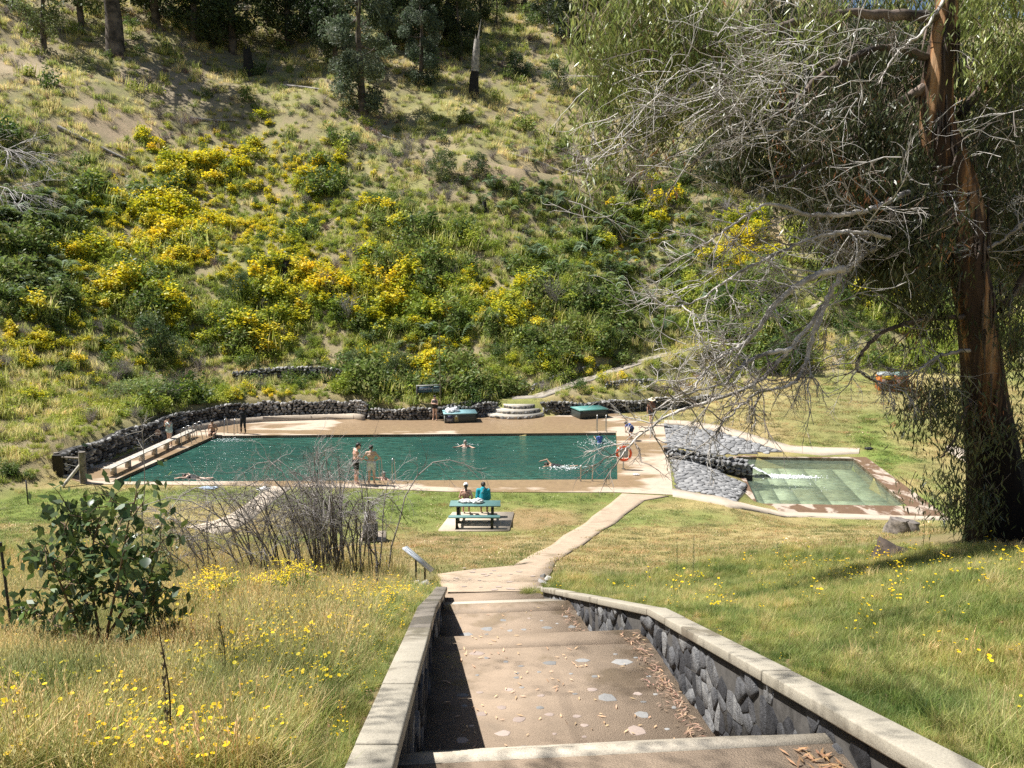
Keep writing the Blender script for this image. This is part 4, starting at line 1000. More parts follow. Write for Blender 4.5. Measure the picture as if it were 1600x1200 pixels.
# ---- meadow on the two banks
def meadow():
    r = np.random.default_rng(22)
    n = 90000; y = 3.0 + 19 * r.random(n) ** 1.15; x = r.uniform(-.78, .82, n) * (y * 1.0 + 1.5)
    z = T(x, y); ok, px, py = inview(x, y, z); zc = project(x, y, z)[2]; d, p = hilld(x, y)
    edge = np.where(x < 0, 912 - 60 * S(640, 250, px) + 30 * S(250, 0, px), 912 - 45 * S(900, 1300, px)) - 8      # where the mown lawn begins
    ok &= free(x, y) & (py > edge + (fbm(x, y, 2, 5) - .5) * 36) & (d < 1)
    ok &= blob(px, py, [(655, 900, 22, 26, 1.5)]) < .5
    ok &= r.random(n) < np.clip(8.5 / zc, .22, 1) * np.where(x > 0, .95, 1)
    x, y, z, px, py, zc = (q[ok] for q in (x, y, z, px, py, zc)); n = len(x)
    a = fbm(x, y, 2.0, 61); b = fbm(x, y, 1.1, 67); c = fbm(x, y, .7, 71)
    L = (x < 0) * 1.0
    straw = blob(px, py, [(120, 1050, 160, 50, 1), (60, 980, 120, 50, .8), (380, 900, 180, 25, 1), (560, 900, 90, 16, 1), (330, 960, 120, 40, .6), (520, 1020, 60, 60, .4), (500, 900, 60, 20, .9), (180, 1090, 120, 30, .5)])
    green = blob(px, py, [(1500, 960, 160, 60, 1), (1300, 930, 200, 40, .6), (640, 940, 50, 40, .8), (450, 1120, 160, 60, .6), (1450, 1090, 140, 60, .5), (1150, 1000, 80, 60, .5), (560, 960, 60, 40, .5)])
    low = blob(px, py, [(520, 1150, 60, 60, 1), (1330, 1060, 70, 30, 1.1), (1160, 990, 60, 25, .9), (600, 1060, 20, 60, .6), (420, 1180, 80, 30, .5), (1250, 1010, 50, 25, .5)])
    yel = blob(px, py, [(90, 1150, 170, 60, 1.3), (250, 1150, 160, 60, .8), (400, 1100, 120, 70, .9), (600, 960, 90, 40, 1), (480, 990, 120, 40, .8), (300, 1000, 80, 60, .4), (1300, 900, 260, 18, .5), (1500, 900, 140, 30, .4), (1150, 960, 120, 50, .2), (1300, 1000, 200, 90, .08), (640, 935, 40, 25, .9)])
    W = np.stack([.8 + .1 * L, .06 + straw * 1.5 * S(.3, .5, b) + .12 * L * S(.45, .65, a), .30 + green * 1.4 + .3 * (1 - L) * S(.45, .6, b), .06 + low * 1.6, (.12 + straw * .8) * (L + .25), .05 * (x < 0) + .015 + yel * (.12 + 1.28 * (x < 0)) * S(.3, .55, c), .14 + .3 * (zc < 9)])
    k = pick(W, r); F = [m_grass, m_straw, m_green, m_low, m_seed, m_flower, m_leaflit]
    idx = k + 7 * r.integers(0, 2, n)
    s = r.uniform(.4, .75, n) * (.65 + .75 * fbm(x, y, 1.6, 81)) * (1 + .45 * S(8, 18, zc)) * np.where(k == 5, 1, 1) * np.where((x > 0) & (k != 5), .56, 1) * (1 - .4 * blob(px, py, [(620, 1060, 60, 100, 1), (1200, 1010, 60, 80, .6), (150, 1030, 130, 50, 1.1), (150, 950, 150, 60, 1.2)]))
    s = np.where(k == 5, s * 1.12, s)
    near = (x > XR(y)) & (x < XR(y) + .5) | (x < XL(y)) & (x > XL(y) - .5)
    s = np.where(near, s * .6, s)
    o = scatter('meadow_grass', [(f, 300 + i) for i, f in enumerate(F)] + [(f, 320 + i) for i, f in enumerate(F)], np.stack([x, y, z], 1), idx, s, mat=M_grass, tilt=.1)
    print('meadow', n)
meadow()
# ---- mown lawn
def lawn():
    r = np.random.default_rng(23)
    n = 75000; x = r.uniform(-30, 46, n); y = r.uniform(17, 60, n)
    z = T(x, y); ok, px, py = inview(x, y, z, 10); zc = project(x, y, z)[2]; d, p = hilld(x, y)
    ok &= free(x, y) & (d < .4) & (py > 590) & (r.random(n) < np.clip(26 / zc, .3, 1) * .55)
    x, y, z = x[ok], y[ok], z[ok]; n = len(x); c = gcol(x, y); gr = c[:, 1] / (c[:, 0] + 1e-6)
    W = np.stack([.6 + 0 * gr, 1.6 * S(1.15, .85, gr) + .1, 2 * S(1.0, 1.4, gr) + .05, .05 + 0 * gr])
    k = pick(W, r)
    s = r.uniform(.7, 1.3, n) * 1.15 * (1 + .5 * S(30, 50, y)) * np.where(polydist(x, y, POOL + POOL[:1])[0] < 2, 1.25, 1)
    scatter('lawn_grass', [(l_short, 400), (l_dry, 401), (l_green, 402), (l_clover, 403)], np.stack([x, y, z - .005], 1), k, s, mat=M_grass, tilt=.05)
    print('lawn', n)
lawn()

# ------------------------------------------------------------------ trees and shrubs of the slope
def bezier(P, n):
    P = np.asarray(P, float); t = np.linspace(0, len(P) - 1, n); k = np.minimum(t.astype(int), len(P) - 2); f = (t - k)[:, None]
    Q = np.concatenate([[2 * P[0] - P[1]], P, [2 * P[-1] - P[-2]]]); a, b, c, d = Q[k], Q[k + 1], Q[k + 2], Q[k + 3]
    return .5 * ((2 * b) + (-a + c) * f + (2 * a - 5 * b + 4 * c - d) * f ** 2 + (-a + 3 * b - 3 * c + d) * f ** 3)
def tree_meshes(seed, Ht, rx, low, n, leaf, c, c2, tr=.022, clumps=26, limbs=9, droop=.5, top=1.0):
    r = np.random.default_rng(seed)
    g = G(); P = np.array([[0, 0, -.6], [r.normal() * .15, r.normal() * .15, Ht * .25], [r.normal() * .4, r.normal() * .4, Ht * .55], [r.normal() * .5, r.normal() * .5, Ht * .95]]); B = bezier(P, 14)
    g.tube(B, np.linspace(tr * Ht, tr * Ht * .15, 14), 9)
    L = G(); cs = []
    for i in range(clumps):
        t = low + (1 - low) * (i + r.random()) / clumps; a = i * 2.4 + r.normal() * .4; b = np.array([np.interp(t * .95, np.linspace(0, 1, 14), B[:, k]) for k in range(3)])
        w = rx * (math.sin(min(1, (t - low) / (1 - low) * .9 + .12) * 3.0) ** .7) * r.uniform(.35, 1.0) * top
        e = b + np.array([math.cos(a) * w, math.sin(a) * w, Ht * .05 * r.uniform(-.4, 1.2)]); cs.append((e, r.uniform(.2, .42) * rx + .15))
        if i % max(1, clumps // limbs) == 0: g.tube(bezier([b, (b + e) / 2 + (0, 0, -.05 * Ht * .3), e], 5), [tr * Ht * .35, tr * Ht * .28, tr * Ht * .2, tr * Ht * .12, tr * Ht * .06], 5, False)
    per = n // clumps
    for e, rad in cs:
        d = rdirs(per, r) * (rad * r.random((per, 1)) ** .45); d[:, 2] *= .85; p = e + d
        u = rdirs(per, r); u[:, 2] -= droop; u = unit(u); v = unit(np.cross(u, rdirs(per, r))); s = leaf * r.uniform(.6, 1.3, (per, 1)); tone = r.uniform(.8, 1.2)
        rhomb(L, p, u * s, v * s * .42, cvar(np.array(c if r.random() < .6 else c2) * tone, per, r))
    return g, L
M_bark = plain('grey_bark', (.16, .125, .10), .95, var=.45, sc=1.4, bmp=.7, bsc=7)
TREES = {}
for key, a in dict(dark=(31, 13, 3.0, .14, 11000, .14, (.03, .045, .018), (.05, .066, .026)), grey=(32, 14, 2.6, .04, 15000, .13, (.085, .105, .07), (.065, .085, .05)), sparse=(33, 11, 2.2, .2, 3000, .16, (.07, .09, .035), (.10, .12, .05)),
                   high=(34, 17, 3.6, .45, 4600, .18, (.10, .13, .05), (.15, .18, .07)), round=(35, 4.2, 2.2, .02, 3800, .12, (.045, .07, .025), (.075, .10, .038)), small=(36, 6, 1.5, .12, 2400, .12, (.10, .15, .05), (.15, .19, .07)), dark2=(37, 15, 3.6, .08, 13000, .145, (.025, .037, .017), (.045, .057, .022))).items():
    g, L = tree_meshes(*a, tr=.04 if key == 'high' else .024, clumps=34 if key in ('dark2', 'grey') else 24); TREES[key] = (g.mesh('trunk', M_bark, True), L.mesh('crown', M_leaf))
def plant(key, px, py, s, label, cat='tree', group='trees on the slope', name=None, sxy=1.0, rz=None):
    if key != 'round': s *= 1.25 if py > 125 else 1.6; sxy *= 1.12
    q = hit(px, py); t = thing(name or {'round': 'round_bush', 'small': 'young_tree'}.get(key, 'gum_tree'), label, cat, q, group, random.uniform(0, 6.28) if rz is None else rz)
    t.scale = (s * sxy, s * sxy, s)
    link('trunk', TREES[key][0], t); link('crown', TREES[key][1], t); return t
plant('high', 180, 84, 1.0, 'tall gum with thick pale forked trunk on the bare soil at the upper slope')
plant('sparse', 70, 80, .75, 'thin leafy young tree above the sandy patch, nearest the corner of the view')
plant('dark', 304, 64, 1.05, 'dark gum between the thick pale trunk and the tree with the charred stump below')
plant('dark', 363, 82, 1.1, 'dark gum standing just above the charred stump')
plant('dark', 525, 108, 1.0, 'narrow dark gum right behind the big grey-green column tree', sxy=.7)
plant('grey', 568, 176, 1.25, 'largest grey-green column-shaped gum, leafy to the ground, above the yellow slope', sxy=.95)
plant('grey', 657, 132, .95, 'thin grey-green gum between the big column tree and the dead snag', sxy=.8)
plant('dark2', 700, 70, .8, 'dark dense gum behind the dead snag, on its pool-bench side')
plant('dark', 750, 50, .9, 'slender dark gum directly above the dead snag', sxy=.6)
plant('small', 775, 36, .8, 'small bright green tree past the dead snag at the top edge', 'tree')
plant('dark', 470, 36, .9, 'dark slim gum at the top edge of the view between two larger trees', sxy=.7)
plant('sparse', 420, 40, .8, 'light open young gum at the top edge beside the slim dark one')
plant('dark2', 905, 74, .8, 'wide dark gum at the top of the dry grass slope')
plant('dark2', 960, 60, .9, 'dark gum partly behind the hanging sunlit leaves of the big gum')
plant('dark', 610, 60, 1.0, 'dark gum high up behind the grey-green column tree')
plant('round', 812, 122, .95, 'round dark green bush alone on the dry grass slope', 'bush', 'bushes on the slope')
plant('round', 872, 142, 1.0, 'dark low bush behind grey dead branches on the dry slope', 'bush', 'bushes on the slope')
plant('round', 925, 160, .9, 'dark bush close under the tips of the sunlit gum leaves', 'bush', 'bushes on the slope')
plant('round', 1080, 284, 1.1, 'deep green bush beside the white walker on the upper path', 'bush', 'bushes on the slope')
plant('dark2', 1150, 292, .95, 'deeply shaded tree in the gully behind the dead twigs')
plant('dark2', 1215, 285, 1.0, 'dark gully tree next to the deeply shaded one')
plant('dark2', 1310, 335, 1.15, 'dark gum above the sandy mound')
plant('dark2', 1405, 402, 1.0, 'dark gum by the stepped concrete wall up the slope')
plant('dark2', 1480, 392, 1.1, 'dark gum seen just behind the orange-barked trunk')
plant('dark2', 1590, 400, 1.1, 'dark gum at the edge of the view beyond the big trunk')
plant('round', 690, 280, .75, 'feathery green shrub in a dark hollow near the upper path', 'bush', 'bushes on the slope')
plant('round', 745, 276, .6, 'small leafy green shrub at the end of the upper path', 'bush', 'bushes on the slope')
plant('round', 1235, 578, .75, 'dark green bush behind the dead branches above the lawn', 'bush', 'bushes on the slope')
plant('round', 615, 596, .55, 'dark glossy bush above the stone wall below the sign', 'bush', 'bushes on the slope')
plant('round', 560, 590, .5, 'leafy bush spilling over the rubble terrace', 'bush', 'bushes on the slope')
plant('round', 370, 470, .55, 'dark green bush among yellow flowers high on the slope', 'bush', 'bushes on the slope')
plant('round', 250, 560, .8, 'broad green bush above the dark thicket', 'bush', 'bushes on the slope')
for k, (px, py, ky, sc) in enumerate(((335, 30, 'dark2', .8), (245, 40, 'dark', 1.2), (500, 60, 'dark2', .7), (590, 30, 'dark2', .9), (640, 84, 'dark', .8), (680, 30, 'grey', .8), (720, 96, 'dark', .6), (860, 40, 'dark2', .7), (820, 12, 'dark', .6), (1000, 40, 'dark2', .8), (128, 40, 'sparse', 1.0), (450, 70, 'dark', 1.1))):
    plant(ky, px, py, sc, ['dense dark gum behind the pair above the charred stump', 'dark gum at the top edge right of the pale forked trunk', 'small dense dark gum beside the narrow dark one', 'broad dark gum whose crown backs the grey-green column tree', 'dark gum touching the thin grey-green gum', 'grey leafy gum behind the snag and its neighbours', 'short dark gum just uphill of the dead snag', 'dense low gum on the dry grass near the top edge', 'small dark gum at the top edge over the dry grass', 'dense gum behind the sunlit hanging leaves, high on the slope', 'open leafy gum between the sandy patch and the pale forked trunk', 'gum downhill of the slim dark gum casting a long shadow'][k], sxy=.95)
for k in range(10):        # gums along the ridge at the top edge: seen as crowns only
    plant(['dark', 'sparse', 'dark2', 'grey'][k % 4], 20 + k * 108, [8, 2, 14, 4, 10, 0, 8, 4, 12, 6][k], .75, 'gum cut off by the top edge, ' + ['at the very corner above the sandy patch', 'near the thick pale trunk', 'above the dark pair of gums', 'above the slim dark gum', 'beside the grey-green column tree', 'above the thin grey-green gum', 'over the dead snag', 'over the round bush', 'behind the sunlit hanging leaves', 'behind the dead twigs of the big gum'][k], 'tree', 'trees along the top edge', sxy=.9)

def fan(g, r, base, n, h, spread, w, c, levels=2, lean=(0, 0, 0), kink=.1, child=3):
    for i in range(n):
        a = r.uniform(0, 6.283); d = np.array([math.cos(a), math.sin(a), 0]) * r.uniform(.15, 1) * spread + np.array(lean) * r.uniform(.3, 1.2); hh = h * r.uniform(.55, 1.1)
        t = np.linspace(0, 1, 7)[:, None]; P = np.array(base) + d * t ** 1.3 + np.array([0, 0, hh]) * (t - .18 * t ** 3) + np.cumsum(r.normal(size=(7, 3)), 0) * kink * h * .06
        g.tube(P, np.linspace(w * r.uniform(.6, 1.1), w * .25, 7), 4, False, c)
        if levels:
            for j in range(child):
                k = r.integers(2, 7); twig(g, r, P[k - 1], unit(P[k - 1] - P[k - 2]), h * r.uniform(.2, .4), w * .4, c, levels - 1, child)
def twig(g, r, b, d, L, w, c, levels, child=3, droop=0., bend=.35):
    d = unit(d + r.normal(size=3) * .45); P = [np.array(b)]; n = 5
    for k in range(n): d = unit(d + r.normal(size=3) * bend * .45 + np.array([0, 0, -droop])); P.append(P[-1] + d * L / n)
    g.tube(P, np.linspace(w, w * .35, n + 1), 3, False, c)
    if levels > 0:
        for j in range(child):
            k = r.integers(1, n); twig(g, r, P[k], unit(P[k + 1] - P[k]), L * r.uniform(.35, .7), w * .55, c, levels - 1, child, droop, bend)
M_vtwig = leafmat('twig', 0, .85, .05)
def deadshrub(name, px, py, h, label, seed, c=GREY, n=26, spread=.6, group='dead shrubs on the slope', w=.02, lean=(0, 0, 0)):
    q = hit(px, py); t = thing(name, label, 'dead shrub', q, group); g = G(); r = np.random.default_rng(seed)
    fan(g, r, (0, 0, -.1), n, h, spread * h, w, c, 2, lean); g.obj('branches', M_vtwig, t, world=False); return t
deadshrub('dead_shrub', 865, 484, 3.2, 'tall grey leafless shrub on the green mid slope', 1, n=34, spread=.42)
deadshrub('dead_shrub', 915, 486, 2.9, 'grey leafless shrub close beside the tall grey one', 2, n=24, spread=.4)
deadshrub('dead_shrub', 545, 506, 2.6, 'pale grey leafless shrub among yellow flowers below mid slope', 3, (.42, .38, .36), n=26, spread=.35)
deadshrub('dead_shrub', 475, 482, 1.7, 'small grey brush beside the pale leafless shrub', 4, n=20)
deadshrub('dead_shrub', 985, 306, 4.2, 'wide brown leafless bush above the ferns beside the upper path', 5, (.20, .145, .12), n=60, spread=.7, w=.03)
deadshrub('dead_shrub', 700, 316, 2.6, 'grey brush with dark foot near the upper path', 6, n=26, spread=.5)
deadshrub('dead_shrub', 635, 250, 3.0, 'grey twiggy shrub below the thin grey-green gum', 7, n=30, spread=.7)
deadshrub('dead_shrub', 285, 212, 3.2, 'grey twiggy bush at the top of the yellow flowers', 8, n=36, spread=.7)
deadshrub('dead_shrub', 225, 420, 1.8, 'grey brush in front of yellow flowers at the fern end', 9, n=22)
deadshrub('dead_shrub', 806, 110, 5.5, 'bare upright sapling on the dry grass above the round bush', 10, n=7, spread=.3, w=.035)
deadshrub('dead_shrub', 880, 150, 4.5, 'tangle of bare grey branches on the dry slope', 11, n=14, spread=.9, w=.03)
deadshrub('dead_shrub', 290, 610, 1.7, 'dry brown brush above the end of the bench wall', 12, (.28, .21, .15), n=36, spread=1.1)
deadshrub('dead_shrub', 1135, 330, 2.0, 'pale silvery shrub near the gully trees', 13, (.40, .37, .37), n=24)
deadshrub('dead_shrub', 1250, 330, 2.6, 'pale silvery shrub above the sandy mound', 14, (.40, .37, .38), n=30)
# dark thicket on the bank
q = hit(205, 625); t = thing('thicket', 'dark overhanging thicket of dead twigs under green scrub on the bank above the bench', 'thicket', q)
g = G(); r = np.random.default_rng(5)
for i in range(16): fan(g, r, (r.uniform(-2.2, 2.6), r.uniform(-1.0, .6), 0), 14, 1.3, 1.0, .014, (.10, .08, .065) if i % 2 else (.24, .21, .19), 1, (.6, -.3, -.1))
g.obj('branches', M_vtwig, t, world=False)
g = G(); leafball(g, 5200, r, 3.0, 1.5, .06, (.10, .15, .05), (.16, .20, .06), clumps=22); o = g.obj('crown', M_leaf, t, world=False); o.location = (0, .7, .25)
# fallen bleached branches at the edge of the view
for i, (px, py, lb) in enumerate(((30, 268, 'fallen bleached branches fanning over the grass at the edge of the slope'), (20, 330, 'lower heap of bleached fallen branches beside the ferns'))):
    q = hit(px, py); t = thing('fallen_branches', lb, 'fallen branches', q, 'bleached fallen branches'); g = G(); r = np.random.default_rng(60 + i)
    for k in range(16 - i * 6): twig(g, r, (r.uniform(-2.5, 0), r.uniform(-.5, 1.5), r.uniform(1.2, 2.2)), (1.0, -.25, -.15), r.uniform(3.0, 5), .045, (.50, .46, .44), 2, 4, .12)
    g.obj('branches', M_vtwig, t, world=False)
# burnt snag and stumps
def lumpy(g, P, rad, n, seed, amp=.12, flute=5, c=None, segs=30):
    r = random.Random(seed); ph = [r.uniform(0, 6.28) for _ in range(6)]; B = bezier(P, segs); rr = np.interp(np.linspace(0, 1, segs), np.linspace(0, 1, len(rad)), rad)
    tan = np.gradient(B, axis=0); tan = unit(tan); a = np.array([1.0, 0, 0]); V = []
    for i in range(segs):
        a = a - tan[i] * np.dot(a, tan[i]); a /= np.linalg.norm(a); b = np.cross(tan[i], a); th = np.arange(n) * 2 * math.pi / n; s = i / segs
        m = 1 + amp * (.6 * np.sin(flute * th + ph[0] + 3 * s) + .4 * np.sin(2 * th + ph[1] + 7 * s) + .35 * np.sin(11 * th + ph[2] + 2 * s) + .3 * np.sin(3 * th + ph[3] - 11 * s))
        V.append(B[i] + (rr[i] * m)[:, None] * (np.outer(np.cos(th), a) + np.outer(np.sin(th), b)))
    V = np.concatenate(V); F = [(i * n + k, i * n + (k + 1) % n, (i + 1) * n + (k + 1) % n, (i + 1) * n + k) for i in range(segs - 1) for k in range(n)]
    g.add(V, F, c); Q = V[-n:]; g.add(np.concatenate([Q, [Q.mean(0)]]), [(k, (k + 1) % n, n) for k in range(n)], c); return B
def stump(name, px, py, h, rad, label, mat, cat='stump', group=None, jag=True, seed=0):
    q = hit(px, py); t = thing(name, label, cat, q, group); g = G(); lumpy(g, [(0, 0, -.4), (0, 0, h * .4), (.03, 0, h)], [rad * 1.25, rad, rad * .85], 14, seed, .16, segs=8); g.obj('trunk', mat, t, True, False)
    if jag:
        r = random.Random(seed); g = G()
        for i in range(6):
            a = r.uniform(0, 6.28); b = np.array([math.cos(a), math.sin(a), 0]) * rad * .6; g.tube([b + (0, 0, h - .1), b * 1.05 + (0, 0, h + rad * r.uniform(.4, 1.5))], [rad * .3, .01], 4)
        g.obj('splinters', mat, t, False, False)
    return t
stump('burnt_stump', 450, 434, 1.25, .42, 'squat black burnt stump among the yellow flowers', M_char, group='burnt stumps', seed=1)
stump('burnt_stump', 388, 118, 3.0, .6, 'large charred stump in tree shade on the upper slope', M_char, group='burnt stumps', seed=2)
stump('burnt_stump', 757, 330, .9, .22, 'small dark stub above the ferns near the upper path', M_char, group='burnt stumps', seed=3)
stump('burnt_stump', 669, 392, .7, .16, 'thin charred post sticking out of the green slope', M_char, group='burnt stumps', seed=4)
q = hit(741, 150); t = thing('dead_snag', 'broken dead trunk, charred black below and pale above, on the dry slope', 'dead tree', q)
g = G(); lumpy(g, [(0, 0, -.5), (0, 0, 1.6), (.1, 0, 3.0)], [.68, .58, .55], 14, 5, .1, segs=10); g.obj('charred_base', M_char, t, True, False)
g = G(); lumpy(g, [(.1, 0, 2.95), (.25, 0, 5), (.4, 0, 6.9)], [.54, .46, .36], 14, 6, .1, segs=10); g.tube([(.5, 0, 6.6), (.75, 0, 8.2), (.95, 0, 9.4)], [.16, .09, .02], 6); g.tube([(.3, 0, 6.6), (.2, 0, 7.6)], [.14, .02], 6); g.obj('trunk', M_palewood, t, True, False)

# ------------------------------------------------------------------ the big gum
def barkmat():
    m, nt, p = newmat('gum_bark'); v = coords(nt)
    mp = nd(nt, 'ShaderNodeMapping'); mp.inputs['Scale'].default_value = (7, 7, .32); nt.links.new(v, mp.inputs[0])
    n1 = noise(nt, 1.0, 6, mp.outputs[0], .65, .8); n2 = noise(nt, .55, 4, mp.outputs[0], .6)
    c = ramp(nt, n1, [(.28, (.04, .025, .018)), (.42, (.22, .11, .05)), (.5, (.46, .24, .105)), (.62, (.52, .34, .20)), (.78, (.58, .47, .35))])
    c = mix(nt, ramp(nt, n2, [(.40, (0, 0, 0)), (.5, (1, 1, 1))]), c, mix(nt, n1, (.03, .02, .015), (.13, .085, .06)))
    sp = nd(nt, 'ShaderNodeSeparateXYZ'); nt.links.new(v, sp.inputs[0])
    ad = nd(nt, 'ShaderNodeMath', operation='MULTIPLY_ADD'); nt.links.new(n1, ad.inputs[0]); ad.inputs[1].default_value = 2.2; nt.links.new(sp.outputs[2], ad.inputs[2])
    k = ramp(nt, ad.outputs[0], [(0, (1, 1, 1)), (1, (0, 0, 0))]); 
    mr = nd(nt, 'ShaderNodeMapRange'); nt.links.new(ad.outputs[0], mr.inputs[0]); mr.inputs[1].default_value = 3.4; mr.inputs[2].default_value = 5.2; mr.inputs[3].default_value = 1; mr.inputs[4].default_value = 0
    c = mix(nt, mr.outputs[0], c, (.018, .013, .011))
    nt.links.new(c, p.inputs['Base Color']); p.inputs['Roughness'].default_value = .85; p.inputs['Specular IOR Level'].default_value = .2
    nt.links.new(bump(nt, n1, 1.0, .06), p.inputs['Normal']); return m
M_gum = barkmat()
TB = Tp(9.4, 14.6)
TR = [(1566, 880, 58), (1562, 820, 46), (1554, 730, 38), (1542, 640, 32), (1533, 560, 29), (1524, 480, 28), (1512, 410, 28), (1508, 340, 28), (1486, 265, 29), (1462, 200, 26), (1462, 140, 23), (1470, 80, 20), (1478, 20, 16), (1482, -60, 15), (1500, -150, 12), (1495, -260, 8)]
GY = 14.6
gum = thing('big_gum_tree', 'big leaning gum with orange-brown peeling bark, dead lower limbs and drooping leaves', 'tree', UY(1562, 850, GY))
P = [UY(a, b, GY) for a, b, c in TR]; W = [c * project(p[0], p[1], p[2])[2] / 1200 for p, (a, b, c) in zip(P, TR)]
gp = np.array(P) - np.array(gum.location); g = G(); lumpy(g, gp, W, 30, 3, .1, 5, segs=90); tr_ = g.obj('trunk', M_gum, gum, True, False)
def px_path(pts, Ys):
    Y = np.interp(np.linspace(0, 1, len(pts)), np.linspace(0, 1, len(Ys)), Ys); return np.array([UY(a, b, y) for (a, b), y in zip(pts, Y)]) - np.array(gum.location)
M_palelimb = plain('pale_limb_bark', (.58, .53, .48), .8, var=.4, sc=2.5, bmp=.5)
M_limbdark = plain('limb_bark', (.16, .12, .095), .9, var=.5, sc=2, bmp=.7, bsc=12)
LIMBS = [  # points, depths, radii, material, dead
    ([(1450, 135), (1395, 165), (1335, 215), (1290, 245), (1240, 272), (1200, 282)], [14.6, 13.4], (.085, .02), M_limbdark, 0),
    ([(1475, 28), (1380, 22), (1290, 24), (1220, 42), (1140, 66), (1062, 80), (1000, 92)], [14.6, 13.0], (.10, .015), M_limbdark, 0),
    ([(1460, 92), (1385, 76), (1330, 92), (1275, 125), (1240, 160), (1200, 186), (1140, 215)], [14.6, 14.0, 13], (.08, .015), M_limbdark, 0),
    ([(1500, 345), (1450, 352), (1400, 370), (1350, 400), (1312, 432), (1285, 480), (1235, 545), (1192, 590), (1150, 613), (1090, 632), (1040, 652), (990, 690), (970, 716)], [14.6, 12.2, 11.2], (.06, .012), M_palelimb, 1),
    ([(1318, 420), (1270, 432), (1215, 470), (1180, 520), (1150, 545), (1120, 560), (1085, 600)], [12.5, 11.2], (.06, .012), M_palelimb, 1),
    ([(1300, 452), (1272, 520), (1255, 575), (1235, 602), (1190, 612), (1150, 640), (1105, 690)], [12.4, 11.4], (.045, .01), M_palelimb, 1),
    ([(1235, 545), (1190, 555), (1150, 580), (1130, 600), (1075, 615), (1020, 640)], [11.9, 11.0], (.04, .008), M_palelimb, 1),
    ([(1390, 372), (1330, 362), (1270, 372), (1215, 395), (1150, 430), (1090, 470), (1040, 480)], [12.8, 11.3], (.04, .008), M_palelimb, 1),
    ([(1420, 300), (1350, 330), (1270, 335), (1200, 320), (1150, 350), (1080, 395)], [13.2, 11.6], (.05, .008), M_palelimb, 1),
    ([(1515, 494), (1440, 500), (1385, 516), (1352, 545), (1338, 575), (1360, 592), (1402, 608)], [14.5, 13.2], (.05, .012), M_limbdark, 2),
    ([(1530, 545), (1470, 556), (1440, 575), (1400, 602)], [14.5, 13.6], (.04, .008), M_palelimb, 2),
    ([(1540, 490), (1575, 470), (1620, 400), (1660, 380)], [14.6, 14.0], (.08, .03), M_limbdark, 2),
    ([(1520, 400), (1560, 380), (1600, 350), (1650, 340)], [14.5, 13.8], (.04, .01), M_palelimb, 2),
    ([(1488, -20), (1445, 45), (1400, 85), (1372, 132)], [14.6, 13.6], (.035, .008), M_palelimb, 2),
    ([(1250, 150), (1235, 200), (1180, 210), (1100, 240), (1050, 290)], [13.8, 12.8], (.035, .008), M_palelimb, 1),
    ([(1180, 60), (1120, 110), (1060, 150), (1000, 200), (960, 240), (900, 250)], [13.4, 12.6], (.035, .006), M_palelimb, 1),
    ([(1520, 620), (1500, 660), (1490, 690), (1470, 715)], [14.5, 13.8], (.04, .015), M_limbdark, 0),
    ([(1500, 180), (1550, 120), (1620, 60)], [14.6, 15], (.09, .03), M_limbdark, 0),
    ([(1490, 250), (1440, 290), (1380, 300), (1320, 330)], [14.8, 16], (.07, .02), M_limbdark, 0)]
rt = np.random.default_rng(77); twigs_ = G()
for pts, Ys, (r0, r1), mt, dead in LIMBS:
    Q = px_path(pts, Ys); B = bezier(Q, 8 * len(pts)); B[1:-1] += rt.normal(size=(len(B) - 2, 3)) * .012
    g = G(); g.tube(B, np.linspace(r0, r1, len(B)) * (1 + .12 * rt.normal(size=len(B)).clip(-1, 1)), 8); g.obj('limb', mt, gum, True, False)
    if dead:
        for k in range(3, len(B) - 1):
            if rt.random() < (.42 if dead == 1 else .3):
                d = unit(B[k + 1] - B[k]) * .8 + np.array([-.25, -.1, -.05]) + rt.normal(size=3) * .5; s = 1 - k / len(B) * .5
                twig(twigs_, rt, B[k], d, rt.uniform(.5, 1.6) * s, .015, (.52, .48, .44) if rt.random() < .7 else (.24, .2, .17), 2, 4, .03, .5)
        twig(twigs_, rt, B[-1], B[-1] - B[-3], .7, .01, (.40, .36, .325), 2, 4)
# the pale tangle of fine dead twigs in the crown
for px, py, sx, sy, n, Y in ((1170, 115, 80, 50, 200, 11.9), (1120, 165, 90, 45, 150, 11.7), (1260, 330, 90, 60, 60, 12.4), (1180, 410, 90, 40, 70, 11.7), (1100, 540, 60, 40, 40, 11.4), (960, 240, 60, 50, 30, 11.9), (1570, 210, 30, 60, 40, 13.6), (1560, 330, 40, 50, 30, 13.8), (1150, 480, 80, 40, 40, 12.4), (1010, 280, 60, 40, 20, 12.6), (1460, 330, 60, 40, 40, 13.8)):
    for k in range(int(n * .45)):
        b = np.array(UY(px + rt.normal() * sx, py + rt.normal() * sy, Y + rt.uniform(-.6, .9))) - np.array(gum.location)
        twig(twigs_, rt, b, (rt.choice([-1, -1, 1]) * 1., rt.normal() * .4, rt.uniform(-.5, .25)), rt.uniform(.4, 1.3), .0085, (.60, .56, .52) if rt.random() < .8 else (.2, .17, .15), 1, 4, .04, .5)
twigs_.obj('dead_twigs', M_vtwig, gum, world=False)['kind'] = 'stuff'
# hanging bark strips
g = G()
for k in range(46):
    i = rt.integers(2, 13); a = rt.uniform(2.4, 6.6); p = gp[i] + np.array([math.cos(a), math.sin(a), 0]) * W[i] * 1.08 + (0, 0, rt.uniform(-.5, .5)); L = rt.uniform(.3, 1.1)
    Q = [p, p + (math.cos(a) * .05, math.sin(a) * .05, -L * .5), p + (math.cos(a) * .10 + rt.normal() * .05, math.sin(a) * .1, -L)]; g.tube(bezier(Q, 5), [.022, .03, .026, .02, .006], 3, False)
g.obj('bark_strips', M_limbdark, gum, world=False)['kind'] = 'stuff'
